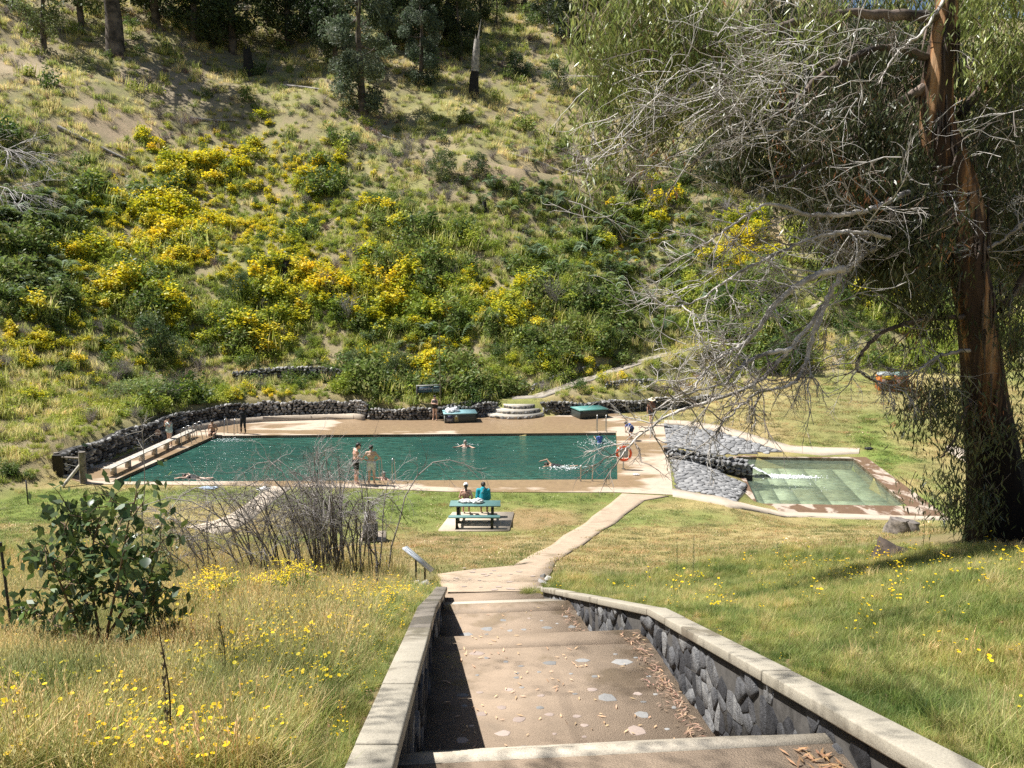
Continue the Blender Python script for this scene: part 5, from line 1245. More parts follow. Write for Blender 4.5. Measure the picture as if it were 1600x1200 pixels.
# leaves: hanging sprays
def sprays(name, regions, c, c2, seed, per=26, ln=.085):
    r = np.random.default_rng(seed); g = G(); tw = G()
    for px, py, sx, sy, n, Y0, Y1 in regions:
        n = int(n * DENS[name]); cen = [(px + sx * r.uniform(-1, 1), py + sy * r.uniform(-1, 1), r.uniform(Y0, Y1)) for _ in range(max(3, n // 16))]
        TX = [q[0] for q in TR][::-1]; TYy = [q[1] for q in TR][::-1]; cen = [q for q in cen if not (q[2] < 14.9 and abs(q[0] - np.interp(q[1], TYy, TX)) < 52 and name != 'low_sprigs')] or [(1100, 60, 14)]
        for k in range(n):
            cq = cen[r.integers(0, len(cen))]; b = np.array(UY(*cq)) + r.normal(size=3) * (.22, .22, .26) - np.array(gum.location)
            L = r.uniform(.25, .55); d = unit(np.array([r.normal() * .6, r.normal() * .6, -1.0])); t = r.random(per)[:, None]
            P = b + d * t * L + r.normal(size=(per, 3)) * (.11 + .10 * t); u = unit(np.stack([r.normal(size=per) * .55, r.normal(size=per) * .55, -np.ones(per)], 1)); v = unit(np.cross(u, rdirs(per, r)))
            s = ln * r.uniform(.6, 1.25, (per, 1)); tone = r.uniform(.5, 1.3); cc = cvar(np.array(c if r.random() < .6 else c2) * tone, per, r, .2)
            if r.random() < .012: cc = cvar((.34, .17, .08), per, r)
            rhomb(g, P, u * s, v * s * .17, cc)
            tw.tube([b + (r.normal() * .2, r.normal() * .2, .25), b, b + d * L * .8], [.008, .006, .002], 3, False, (.2, .15, .11))
    o = g.obj(name, M_gumleaf, gum, world=False); o['kind'] = 'stuff'; o = tw.obj('leafy_twigs', M_vtwig, gum, world=False); o['kind'] = 'stuff'
DENS = dict(sunny_crown=.55, shaded_crown=.95, low_sprigs=.8)
SUNNY = (.20, .23, .06), (.30, .31, .10); SHADY = (.045, .057, .026), (.075, .088, .036)  # light put into the leaf colours: lighter where sunlit, darker where shaded
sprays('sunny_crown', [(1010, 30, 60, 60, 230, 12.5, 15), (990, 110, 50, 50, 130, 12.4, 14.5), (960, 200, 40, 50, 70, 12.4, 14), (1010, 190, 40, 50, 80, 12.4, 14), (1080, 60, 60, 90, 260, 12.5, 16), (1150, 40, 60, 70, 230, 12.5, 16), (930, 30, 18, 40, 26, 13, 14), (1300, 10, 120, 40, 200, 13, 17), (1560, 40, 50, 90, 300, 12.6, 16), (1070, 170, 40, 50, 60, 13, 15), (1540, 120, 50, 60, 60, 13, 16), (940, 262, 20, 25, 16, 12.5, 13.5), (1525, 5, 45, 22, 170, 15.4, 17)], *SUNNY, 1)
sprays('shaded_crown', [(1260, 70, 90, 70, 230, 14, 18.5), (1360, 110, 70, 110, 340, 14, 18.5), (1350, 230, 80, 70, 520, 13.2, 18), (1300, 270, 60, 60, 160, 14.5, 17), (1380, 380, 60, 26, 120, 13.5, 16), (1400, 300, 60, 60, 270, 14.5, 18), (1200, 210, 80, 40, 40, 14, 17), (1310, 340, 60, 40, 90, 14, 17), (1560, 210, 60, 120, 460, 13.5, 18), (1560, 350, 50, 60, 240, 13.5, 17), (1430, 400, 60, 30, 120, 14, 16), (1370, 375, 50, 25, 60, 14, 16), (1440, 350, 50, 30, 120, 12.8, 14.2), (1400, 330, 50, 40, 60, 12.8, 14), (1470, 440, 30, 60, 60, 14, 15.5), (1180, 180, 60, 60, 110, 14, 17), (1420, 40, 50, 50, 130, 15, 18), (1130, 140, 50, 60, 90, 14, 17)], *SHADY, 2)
sprays('low_sprigs', [(1455, 625, 32, 30, 34, 13.6, 14.6), (1480, 670, 26, 36, 34, 13.6, 14.6), (1430, 645, 20, 14, 10, 13.6, 14.4), (1500, 600, 20, 50, 26, 14.3, 15.2), (1590, 620, 26, 110, 90, 14, 15.5), (1595, 500, 22, 60, 40, 14, 15.5), (1505, 800, 16, 40, 26, 13.7, 14.2), (1525, 760, 20, 60, 22, 13.5, 14.0), (1550, 700, 30, 30, 12, 13.5, 13.9), (1430, 460, 40, 30, 30, 14, 15), (1440, 760, 12, 20, 4, 13.8, 14.2)], (.075, .095, .042), (.12, .135, .06), 3)

# ------------------------------------------------------------------ foreground shrubs
# leafy gum sapling with big single leaves
def bigleaf(seed, c):
    r = np.random.default_rng(seed); g = G(); n = 6; t = np.linspace(0, 1, n); w = .036 * np.sin(t * 3.0 + .1) ** .8 * (1 + .1 * r.normal()); z = -.05 * t ** 2 * r.uniform(.2, 1.4)
    V = []
    for k in range(n): V += [(t[k] * .12, -w[k], z[k] + w[k] * .25), (t[k] * .12, 0, z[k]), (t[k] * .12, w[k], z[k] + w[k] * .25)]
    g.add(V, [(3 * k + j, 3 * k + 3 + j, 3 * k + 4 + j, 3 * k + 1 + j) for k in range(n - 1) for j in (0, 1)], cvar(c, 18, r, .1)); g.tube([(-.03, 0, .005), (0, 0, 0)], .0018, 3, False, (.2, .16, .07)); return g.mesh('leaf', M_gumleaf, True)
LM = [bigleaf(i, c) for i, c in enumerate([(.055, .085, .035), (.065, .10, .04), (.10, .14, .035), (.055, .08, .045), (.15, .20, .045), (.09, .11, .075)])]
q0 = hit(165, 1022)
sap = thing('gum_sapling', 'bushy young gum with large round dark leaves in the dry grass', 'sapling', q0)
r = np.random.default_rng(9); g = G(); tips = []
Ys = q0[1]
def SP(px, py, dy): return np.array(UY(px, py, Ys + dy)) - np.array(q0)
MAIN = [[(160, 1025), (150, 960), (140, 900), (150, 830), (175, 775)], [(160, 1025), (175, 950), (190, 880), (200, 820), (215, 770)], [(150, 1020), (115, 960), (90, 900), (70, 850)], [(170, 1020), (215, 960), (235, 900), (250, 850)], [(150, 1010), (100, 985), (60, 960), (30, 955)], [(165, 1000), (200, 930), (180, 870), (120, 800)], [(160, 1020), (130, 930), (100, 850), (110, 800)], [(160, 1025), (200, 1000), (230, 960), (250, 920)], [(150, 1025), (120, 1010), (80, 1000)]]
for k, M in enumerate(MAIN):
    dy = r.uniform(-.5, .6); B = bezier([SP(a, b, dy * i / len(M)) for i, (a, b) in enumerate(M)], 14); g.tube(B, np.linspace(.014, .004, 14), 5, False)
    for j in range(4, 14):
        for m in range(2):
            d = unit(r.normal(size=3) + (0, 0, .1)) * r.uniform(.08, .30); e = B[j] + d; g.tube([B[j], B[j] + d * .6 + (0, 0, .03), e], [.005, .004, .002], 3, False); tips += [B[j] + d * f for f in (.45, .75, 1)]
g.obj('stem', plain('sapling_bark', (.20, .13, .08), .8), sap, True, False)
r.shuffle(tips); cnt = 0
for p in tips[:290]:
    o = link('leaf', LM[r.choice(6, p=[.28, .24, .12, .2, .06, .1])], sap, tuple(p + r.normal(size=3) * .03)); o.rotation_euler = (r.normal() * .5, r.uniform(.3, 1.5), r.uniform(0, 6.28)); s = r.uniform(.5, .95); o.scale = (s, s * r.uniform(.85, 1.2), s)
g = G()
for p in [tips[i % len(tips)] for i in range(1150)]:
    n = 1; c = p + r.normal(size=(n, 3)) * .09; u = unit(rdirs(n, r) + (0, 0, -.4)); v = unit(np.cross(u, rdirs(n, r))); sz = r.uniform(.035, .062); rhomb(g, c, u * sz, v * sz * .55, cvar(((.055, .085, .035), (.065, .10, .04), (.10, .14, .035))[r.integers(0, 3)], n, r))
g.obj('small_leaves', M_gumleaf, sap, world=False)['kind'] = 'stuff'
# second little sapling and the bare stem beside it
q1 = hit(262, 930); sp2 = thing('gum_sapling', 'smaller thin gum sapling behind the bushy one, beside the dead grey shrub', 'sapling', q1); g = G(); L = G()
for k in range(5):
    B = bezier([(0, 0, 0), (r.normal() * .2, r.normal() * .1, .6), (r.normal() * .4, r.normal() * .2, r.uniform(1.1, 1.7))], 10); g.tube(B, np.linspace(.012, .003, 10), 4, False)
    for p in B[3:]: n = 12; rhomb(L, p + r.normal(size=(n, 3)) * .12, unit(rdirs(n, r) + (0, 0, -.5)) * .05, rdirs(n, r) * .016, cvar((.10, .125, .06), n, r))
g.obj('stem', _mc['sapling_bark'], sp2, True, False); L.obj('foliage', M_gumleaf, sp2, world=False)
q1 = hit(226, 905); t = thing('bare_sapling', 'thin bare sapling stem with a few twigs rising in front of the pool corner', 'sapling', q1); g = G()
B = bezier([(0, 0, 0), (.02, 0, 1.2), np.array(UY(226, 760, q1[1])) - np.array(q1), np.array(UY(224, 700, q1[1])) - np.array(q1), np.array(UY(221, 655, q1[1])) - np.array(q1)], 20); g.tube(B, np.linspace(.016, .006, 20), 5, False, (.36, .33, .3))
for k in (14, 15, 16, 17, 18, 19, 19): twig(g, r, B[k], (r.choice([-1, 1]), 0, .7), .42, .006, (.45, .42, .38), 1, 2)
g.obj('stem', M_vtwig, t, world=False)
# arching dead shrub
for nm, px, py, lb, specs in (('dead_shrub', 420, 912, 'big dead shrub of arching grey twigs in front of the lawn, drooping to one side', [((0, 0), 22, 1.5, (-1.4, 0, -.1)), ((.9, .2), 22, 1.6, (-1.1, 0, 0)), ((-.7, .1), 16, 1.1, (-1.0, 0, 0)), ((1.3, 0), 14, 1.6, (-.6, 0, 0)), ((.4, .2), 14, 1.5, (-.2, 0, 0))]),
                              ('dead_shrub', 535, 908, 'upright dead grey shrub with black stems next to the leaning panel', [((0, 0), 12, 1.9, (-.1, 0, 0)), ((.2, .1), 10, 1.8, (.4, 0, 0)), ((-.3, 0), 12, 1.9, (-.9, 0, 0))])):
    q = hit(px, py); t = thing(nm, lb, 'dead shrub', q, 'dead shrubs on the near bank'); g = G()
    for (bx, by), n, h, ln in specs:
        for i in range(int(n * .75)):
            a = r.uniform(0, 6.283); d = np.array([math.cos(a), math.sin(a), 0]) * .6 * r.random() * h + np.array(ln) * r.uniform(.2, 1.3); hh = h * r.uniform(.5, 1.05); tt = np.linspace(0, 1, 9)[:, None]
            P = np.array([bx + r.normal() * .3, by + r.normal() * .2, -.05]) + d * tt ** 1.5 + np.array([0, 0, hh]) * np.sin(tt * r.uniform(1.7, 2.5)) + np.cumsum(r.normal(size=(9, 3)), 0) * .022
            c = (.10, .085, .075) if r.random() < .4 else (.30, .27, .25); g.tube(P, np.linspace(.012, .0035, 9), 4, False, c)
            for j in range(10): k = r.integers(3, 9); twig(g, r, P[k - 1], unit(P[min(k, 8)] - P[k - 2]), r.uniform(.25, .6), .0045, (.40, .365, .345) if r.random() < .75 else (.13, .11, .1), 2, 3, .03, .5)
    g.obj('branches', M_vtwig, t, world=False); t.scale = (1.5, 1.15, 1.5)
# wispy dome behind it
q = hit(520, 850); t = thing('dead_shrub', 'wispy pale dome of fine dead twigs in front of the two standing bathers', 'dead shrub', q); g = G(); dz = UY(515, 775, q[1])[2] - q[2]
for i in range(46): twig(g, r, (r.normal() * .35, r.normal() * .2, dz * r.uniform(.35, 1)), (r.normal(), r.normal() * .4, r.uniform(.2, 1)), r.uniform(.4, .8), .006, (.36, .33, .315), 2, 4, .06, .5)
for i in range(8): a = r.normal(); g.tube(bezier([(0, 0, 0), (a * .1, 0, dz * .5), (a * .35, 0, dz)], 8), np.linspace(.02, .006, 8), 4, False, (.2, .17, .16))
g.obj('branches', M_vtwig, t, world=False)
# ragwort bushes in flower
for px, py, h, w, lb in ((350, 955, .45, .3, 'tall yellow flowering bush at the edge of the dry grass, nearest the leafy sapling'), (300, 968, .34, .25, 'low yellow flowers just beside the leafy sapling'), (470, 948, .55, .34, 'tallest yellow flowering bush in front of the dead shrub'), (425, 950, .38, .25, 'yellow flowering bush between the two taller ones')):
    q = hit(px, py); t = thing('flowering_bush', lb, 'flowering bush', q, 'yellow flowering bushes on the near bank'); g = G(); stems(g, r, 26, h, w, .006, (.16, .19, .05), .15, 3)
    n = 420; p = np.stack([r.normal(size=n) * w * .4, r.normal(size=n) * w * .4, r.uniform(.05, h * .9, n)], 1); rhomb(g, p, rdirs(n, r) * .03, rdirs(n, r) * .008, cvar((.15, .20, .05), n, r)); g.obj('stems', M_leaf, t, world=False)
    f = G(); k = 16; C = np.stack([r.normal(size=k) * w * .5, r.normal(size=k) * w * .4, h * r.uniform(.8, 1.15, k)], 1)
    for cc in C: flowers(f, cc[None] + r.normal(size=(12, 3)) * (.06, .06, .025), r, 26, .011, (.60, .46, .015), 0)
    f.obj('flower_heads', M_leaf, t, world=False)['kind'] = 'stuff'
# tall stalks
def stalk(px, py, top, lb, c=(.14, .16, .07), w=.012, body=(.3, 1.0), rr=.03, name='mullein_stalk'):
    q = hit(px, py); t = thing(name, lb, 'stalk', q, 'tall stalks in the grass'); h = UY(px, top, q[1])[2] - q[2]; g = G(); B = bezier([(0, 0, -.02), (.02, 0, h * .5), (-.01, 0, h)], 8); g.tube(B, np.linspace(w, w * .4, 8), 5, False, c)
    n = int(h * 90); z = r.uniform(body[0], body[1], n) * h; a = r.uniform(0, 6.28, n); p = np.stack([np.cos(a) * rr * .5, np.sin(a) * rr * .5, z], 1); rhomb(g, p, unit(p * (1, 1, 0) + (0, 0, .01)) * rr, rdirs(n, r) * .008, cvar(c, n, r)); g.obj('stem', M_leaf, t, world=False)
stalk(590, 936, 850, 'dark seed stalk by the foot of the upright dead shrub', (.06, .055, .05), .01, (.05, .75), .035)
stalk(265, 1180, 985, 'tall dark leafless stalk in the nearest flowering grass', (.09, .07, .05), .006, (.2, .9), .012)
stalk(350, 1085, 960, 'dark beaded stalk further up the grass below the yellow bush', (.13, .11, .05), .006, (.2, 1), .016)
stalk(1056, 905, 840, 'thin tall stalk beyond the bent stair wall', (.17, .18, .08), .006, (.2, 1), .02)
stalk(1082, 905, 836, 'thin stalk just beside the first one beyond the stair wall', (.15, .16, .08), .006, (.2, 1), .02)
stalk(1440, 868, 806, 'dry stalk between the stump and the big trunk', (.25, .22, .1), .007, (.2, 1), .02)
stalk(1213, 872, 846, 'small feathery weed on the dry lawn near the wading pool', (.16, .18, .1), .008, (.05, 1), .12)
stalk(688, 632, 500, 'very tall mullein rising from a dark rosette behind the park sign', (.12, .12, .06), .03, (.0, 1), .07)
q = hit(693, 613); t = thing('spiky_plant', 'dark drooping spiky plant behind the park sign', 'plant', q); g = G(); blades(g, 160, r, .2, 1.5, .03, (.10, .09, .06), (.2, .17, .1), 1.0); g.obj('leaves', M_leaf, t, world=False)

# a gum beside the viewer: only its overhanging branch throws dappled shade on the lowest steps, the cap and the grass
ov = thing('gum_tree', 'overhanging gum beside the stairs whose leaves shade the nearest steps', 'tree', (-6.5, -3.5, Tp(-6.5, -3.5)))
g = G(); lumpy(g, [(0, 0, -.5), (.3, .2, 3), (.9, 1.2, 5.5), (1.2, 2.0, 8)], [.42, .34, .26, .16], 16, 8, .08, segs=16); g.obj('trunk', M_gum, ov, True, False)
o0 = np.array(ov.location); L = G(); g = G(); r = np.random.default_rng(12)
for tgt, n, sp in (((.3, 3.9, 7.0), 16, .75), ((-.4, 4.0, 7.1), 9, .5), ((1.95, 4.7, 7.1), 14, .5), ((3.0, 6.3, 6.7), 22, .8), ((.4, 7.4, 5.7), 5, .7), ((4.6, 5.2, 7.2), 10, .8), ((-1.1, 4.6, 7.1), 5, .4)):
    c = np.array(tgt) + np.array(sdir) * (8.2 if tgt[1] < 7 else 13) - o0
    g.tube(bezier([(1.2, 2.0, 7.8), (np.array((1.2, 2.0, 7.8)) + c) / 2 + (0, 0, .5), c], 10), np.linspace(.035, .008, 10), 6, False)
    for k in range(int(n * 1.6)):
        b = c + r.normal(size=3) * (sp, sp, .4); m = 24; t_ = r.random(m)[:, None]; P = b + np.array([0, 0, -.5]) * t_ + r.normal(size=(m, 3)) * .12; u = unit(np.stack([r.normal(size=m) * .4, r.normal(size=m) * .4, -np.ones(m)], 1)); rhomb(L, P, u * .075, unit(np.cross(u, rdirs(m, r))) * .014, cvar((.1, .12, .05), m, r))
g.obj('limbs', M_limbdark, ov, True, False); L.obj('crown', M_gumleaf, ov, world=False)

# fallen logs on the dry upper slope
for i, (px, py, L_, an, rad, lb) in enumerate(((150, 230, 7, .1, .2, 'grey fallen log above the yellow flowers below the sandy cutting'), (480, 140, 8, -.5, .2, 'pale fallen log in tree shade above the scrub'), (330, 190, 6, .5, .16, 'short grey log beside the twiggy bush'), (860, 265, 9, -.15, .14, 'long pale log edging the upper path'), (945, 281, 8, -.15, .13, 'pale log at the far end of the upper path'), (600, 215, 5, -.8, .16, 'fallen log below the grey-green column gum'), (930, 110, 6, .9, .15, 'slanting pale log on the dry grass under the sunlit leaves'))):
    q = hit(px, py); t = thing('fallen_log', lb, 'log', q, 'fallen logs on the slope'); d = np.array([math.cos(an), math.sin(an) * .6]) * L_ / 2; P = [(d[0] * s, d[1] * s, Tp(q[0] + d[0] * s, q[1] + d[1] * s) - q[2] + rad * .9) for s in (-1, -.3, .4, 1)]
    g = G(); lumpy(g, P, [rad * 1.1, rad, rad * .6], 9, i, .08, segs=9) if False else g.tube(bezier(P, 9), np.linspace(rad * 1.1, rad * .5, 9), 8); g.obj('trunk', M_palewood, t, True, False)

# ------------------------------------------------------------------ things round the pool
def rot2(x, y, a): return (x * math.cos(a) - y * math.sin(a), x * math.sin(a) + y * math.cos(a))
# low concrete kerb seat under the walls
Pk = basepart(6.6, 11.95); a_, b_ = offset(Pk, -.28)[0], offset(Pk, -.62)[0]
g = G(); V = []
for p, q in zip(a_, b_): V += [(p[0], p[1], 0), (p[0], p[1], .36), (q[0], q[1], .36), (q[0], q[1], 0)]
n = len(Pk); g.add(V, [(i * 4 + k, i * 4 + k + 1, i * 4 + k + 5, i * 4 + k + 4) for i in range(n - 1) for k in range(3)] + [(0, 1, 2, 3), (n * 4 - 1, n * 4 - 2, n * 4 - 3, n * 4 - 4)])
o = g.obj('kerb_seat', M_kerbseat if 'M_kerbseat' in globals() else M_kerb); tag(o, 'low curved concrete kerb seat along the foot of the pale rubble wall', 'kerb seat', kind='thing')
bm = bmesh.new(); bm.from_mesh(o.data); bmesh.ops.recalc_face_normals(bm, faces=bm.faces); bm.to_mesh(o.data); bm.free()
# long plank bench
M_plank = plain('weathered_plank', (.52, .47, .40), .8, var=.25, sc=4, bmp=.4, bsc=18)
A = np.array(U(162, 733, .45)[:2]); B_ = np.array(U(300, 672, .45)[:2]); A = A + (.15, 0); dv = (B_ - A) / np.linalg.norm(B_ - A); Lb = np.linalg.norm(B_ - A); nv = np.array([-dv[1], dv[0]]); ang = math.atan2(dv[1], dv[0])
t = thing('long_bench', 'long weathered plank bench along the dark wall at the shaded pool end', 'bench', (A[0], A[1], .03))
for k in range(3):
    g = G(); c = A + dv * Lb / 2 + nv * (k - 1) * .145; g.box((c[0], c[1], .46), (Lb / 2, .068, .022), ang); bevel(g.obj('seat_plank', M_plank, t), .006)
for s in np.linspace(.06, .94, 7):
    c = A + dv * Lb * s; g = G(); g.box((c[0], c[1], .235), (.03, .15, .21), ang); g.obj('leg', M_plank, t)
# curved steps
t = thing('curved_steps', 'three curved stone-edged steps rising from the pool deck to the hill path', 'steps', (.2, 52.6, .03))
M_stepc = concrete('curved_step_concrete', (.55, .50, .42), speck=30)
for k, (rx, ry, z0, z1) in enumerate(((2.25, 2.25, .03, .27), (1.75, 1.65, .27, .52), (1.2, 1.05, .52, .78))):
    cx, cy = .15 + .18 * k, 52.75; an = np.linspace(math.pi, 2 * math.pi, 15); P = [(cx + rx * math.cos(a), cy + ry * math.sin(a)) for a in an]; P = P + [(cx + rx, cy + 1.0), (cx - rx, cy + 1.0)]
    g = G(); g.prism(P, z0 - .02 * k, z1); g.obj('step', M_stepc, t)
    g = G()
    for i in range(14):
        for h in range(1):
            a = (an[i] + an[i + 1]) / 2; w = math.hypot(rx * (math.cos(an[i + 1]) - math.cos(an[i])), ry * (math.sin(an[i + 1]) - math.sin(an[i])))
            o = link('edge_stone', stonemesh(M_rock if i % 3 else M_rockpale, (i + k * 3) % 8), t, (cx + rx * math.cos(a) - .2 + .0, cy + ry * math.sin(a) - 52.6, (z0 + z1) / 2 - .03 - .03)); o.scale = (w * 1.05, .17, .23); o.rotation_euler = (0, 0, a + math.pi / 2)
for i in range(9):      # rocks at the inner side of the steps
    o = link('edge_stone', stonemesh(M_rock, i % 8), t, (1.75 + (i % 3) * .2, -.4 - .38 * (i // 3) + .5, .45 + .12 * (i % 2) - .1 * (i // 3))); o.scale = (.34, .36, .4 + .25 * (i % 2))
# metal storage boxes
M_boxtop = plain('pale_blue_green_paint', (.27, .47, .50), .45, var=.08, sc=3); M_boxtop2 = plain('green_paint', (.10, .29, .26), .45, var=.08, sc=3)
M_boxside = plain('dark_green_paint', (.05, .06, .055), .5, var=.1); M_edge = plain('pale_edge', (.6, .62, .6), .5)
def storagebox(label, fl, fr, depth, h, top, poster):
    fl = np.array(fl); fr = np.array(fr); d = (fr - fl); w = np.linalg.norm(d); a = math.atan2(d[1], d[0]); c = (fl + fr) / 2; n_ = np.array([-math.sin(a), math.cos(a)])
    c = c + n_ * depth / 2; t = thing('storage_box', label, 'metal box', (c[0], c[1], .03), None, a)
    g = G(); g.box((0, 0, h / 2 - .03), (w / 2 - .02, depth / 2 - .02, h / 2 - .03)); bevel(g.obj('body', M_boxside, t, world=False), .01)
    g = G(); g.box((0, 0, h - .025), (w / 2 + .03, depth / 2 + .03, .03)); bevel(g.obj('lid', top, t, world=False), .008)
    m = 6
    for k in range(m):
        g = G(); g.box((0, -depth / 2 + (k + .5) * depth / m, h + .010), (w / 2 + .01, depth / m / 2 - .012, .006)); g.obj('lid_slat', top, t, world=False)
    for k in range(4):
        g = G(); g.box((0, -depth / 2 + .012, .09 + k * (h - .14) / 3.4), (w / 2 - .04, .006, .005)); g.obj('side_rib', M_dsteel, t, world=False)
    for sx in (-1, 1):
        g = G(); g.box((sx * (w / 2 - .035), -depth / 2 + .004, h / 2 - .04), (.02, .012, h / 2 - .05)); g.obj('corner_post', M_edge if (poster and sx < 0) else M_boxside, t, world=False)
    if poster:
        for x, ww, c1, nm in ((-w / 2 + .36, .21, (.17, .17, .2), 'notice_panel'), (-w / 2 + .80, .13, (.30, .29, .2), 'notice_panel')):
            g = G(); g.box((x, -depth / 2 - .012, h / 2 - .03), (ww, .006, h / 2 - .09)); p = g.obj(nm, plain('notice_%d' % int(ww * 100), c1, .5, var=.05), t, world=False)
            if ww > .2:
                g = G(); g.box((x, -depth / 2 - .021, h / 2 + .08), (ww * .9, .003, .09)); g.obj('printed_band', plain('navy_print', (.03, .035, .09), .5), t, world=False)
                for q in range(3): g = G(); g.box((x - .03 * (q % 2), -depth / 2 - .021, h / 2 - .06 - q * .045), (ww * .7, .003, .008)); g.obj('printed_line', M_edge, t, world=False)
            else:
                g = G(); g.tube([(x, -depth / 2 - .019, h / 2), (x, -depth / 2 - .024, h / 2)], .085, 14); g.obj('printed_disc', plain('ochre_print', (.35, .28, .05), .5), t, world=False)
    return t, a, c
tb, ab, cb = storagebox('pale blue-green metal box with notices on its front and towels on its lid', U(694, 662)[:2], U(745, 660.5)[:2], 1.35, .62, M_boxtop, True)
storagebox('green metal box with bare lid in front of the long dark wall', U(906, 656)[:2], U(950, 653)[:2], 1.5, .60, M_boxtop2, False)
# cloth heaps
def heap(name, label, loc, s, mat, seed, cat='towel', group=None):
    r = np.random.default_rng(seed); t = thing(name, label, cat, loc, group)
    bm = bmesh.new(); bmesh.ops.create_icosphere(bm, subdivisions=4, radius=1)
    for v in bm.verts:
        p = v.co; n_ = vn(np.array([p.x * 3 + seed]), np.array([p.y * 3 + p.z * 4]), 1.0, seed)[0] + .5 * vn(np.array([p.x * 8]), np.array([p.y * 8 + p.z * 9 + seed]), 1.0, seed)[0]
        k = .62 + .5 * n_; v.co = Vector((p.x * s[0] * k, p.y * s[1] * k, max(0.004, (p.z * .9 + .35) * s[2] * k)))
    me = bpy.data.meshes.new(name); bm.to_mesh(me); bm.free(); me.materials.append(mat); me.polygons.foreach_set('use_smooth', [True] * len(me.polygons)); link('cloth', me, t); return t
cs = lambda x, y: (cb[0] + rot2(x, y, ab)[0], cb[1] + rot2(x, y, ab)[1], .67)
heap('towel', 'white towel bundle at the front corner of the blue-green box lid', cs(-.70, -.32), (.24, .22, .17), M_white, 3, group='towels on the box')
heap('towel', 'white towel bundle at the back corner of the blue-green box lid', cs(-.72, .18), (.2, .18, .17), M_white, 4, group='towels on the box')
heap('bag', 'pale rounded bag with dark folds in the middle of the towels on the box lid', cs(-.28, -.1), (.28, .25, .24), plain('pale_bag', (.62, .63, .66), .7, var=.3, sc=7), 5, 'bag')
heap('towel', 'blue and white towel dropped at the lawn edge by the swimmer near the pool corner', hit(327, 763), (.42, .25, .06), plain('blue_towel', (.42, .52, .66), .9, var=.3, sc=9), 6)
heap('towel', 'small white towel on the lawn beside the footpath', hit(412, 765), (.28, .22, .09), M_white, 7)
heap('clothes', 'small pile of white clothes on the deck at the foot of the lifebuoy post', (U(994, 743)[0], U(994, 743)[1], .03), (.16, .12, .06), M_white, 8, 'clothes')
heap('bag', 'small dark bag on the lawn behind the wading pool kerb', hit(1357, 702), (.25, .15, .10), M_dsteel, 9, 'bag')
# park sign
s0, s1 = hit(652, 629), hit(690, 619); t = thing('park_sign', 'wide dark blue park sign with pictograms on two posts above the stone wall', 'sign', s0)
d = np.array(s1[:2]) - np.array(s0[:2]); d[1] *= .35; w = np.linalg.norm(d); a = math.atan2(d[1], d[0]); zt = UY(652, 603, s0[1])[2] - s0[2]; t.rotation_euler = (0, 0, a)
M_signpost = plain('sign_post_paint', (.03, .025, .03), .5); M_signblue = plain('sign_blue', (.035, .07, .11), .4, var=.05); M_signgreen = plain('sign_grey_green', (.23, .34, .33), .4, var=.05)
for x in (0, w): g = G(); g.box((x, 0, zt / 2 - .1), (.055, .055, zt / 2 + .1)); g.obj('post', M_signpost, t, world=False)
g = G(); g.box((w * .34, -.03, zt - .27), (w * .30, .02, .21)); g.obj('name_panel', M_signblue, t, world=False)
g = G(); g.box((w * .82, -.03, zt - .27), (w * .145, .02, .21)); g.obj('symbol_panel', M_signgreen, t, world=False)
g = G(); g.box((w * .5, 0, zt + .01), (w * .53, .06, .025)); g.obj('top_rail', plain('sign_rail', (.45, .45, .42), .5), t, world=False)
for i in range(6):
    g = G(); g.box((w * (.735 + .085 * (i % 3)), -.055, zt - .17 - .20 * (i // 3)), (.075, .004, .065)); g.obj('symbol', M_signblue if i < 3 else plain('sign_symbol_grey', (.13, .2, .2), .5), t, world=False)
def text(body, size, loc, rot, mat, parent, name='lettering', ext=.002):
    c = bpy.data.curves.new(name, 'FONT'); c.body = body; c.size = size; c.extrude = ext; c.align_x = 'LEFT'; c.materials.append(mat); q = bpy.data.objects.new('tmp', c); col.objects.link(q); bpy.context.view_layer.update(); me = bpy.data.meshes.new_from_object(q.evaluated_get(bpy.context.evaluated_depsgraph_get()))
    bpy.data.objects.remove(q); o = link(name, me, parent, loc); o.rotation_euler = rot; return o
text('Thermal Pool', .17, (w * .07, -.056, zt - .26), (R(90), 0, 0), M_white, t)
g = G(); g.box((w * .34, -.054, zt - .37), (w * .28, .003, .008)); g.obj('rule', plain('sign_teal', (.08, .22, .25), .5), t, world=False)
# lifebuoy post
M_orange = plain('lifebuoy_orange', (.80, .10, .02), .45, var=.06)
q = U(974, 734); t = thing('lifebuoy', 'orange lifebuoy with pale bands hanging on its white post at the pool corner', 'lifebuoy', (q[0], q[1], .03)); zc_ = UY(973, 708, q[1])[2] - .03
g = G(); g.tube([(0, 0, 0), (0, 0, zc_ + .55)], .035, 8); g.tube([(0, 0, 0), (0, 0, .03)], .1, 10); g.obj('post', M_steel, t, world=False)
g = G(); g.box((.02, .03, zc_ + .02), (.2, .012, .26)); g.obj('back_panel', plain('rescue_panel', (.45, .60, .66), .5, var=.15), t, world=False)
g = G(); g.box((.02, .01, zc_ + .45), (.1, .01, .04)); g.obj('top_plate', M_white, t, world=False)
g = G(); n1, n2 = 40, 10; th = np.arange(n1) * 6.2832 / n1; ph = np.arange(n2) * 6.2832 / n2; Rr, rr = .34, .062
V = np.array([((Rr + rr * math.cos(p)) * math.cos(a), -.08 + rr * math.sin(p) * .8, zc_ + (Rr + rr * math.cos(p)) * math.sin(a)) for a in th for p in ph]); F = [(i * n2 + j, i * n2 + (j + 1) % n2, ((i + 1) % n1) * n2 + (j + 1) % n2, ((i + 1) % n1) * n2 + j) for i in range(n1) for j in range(n2)]
g.add(V, F); g.obj('ring', M_orange, t, True, False)
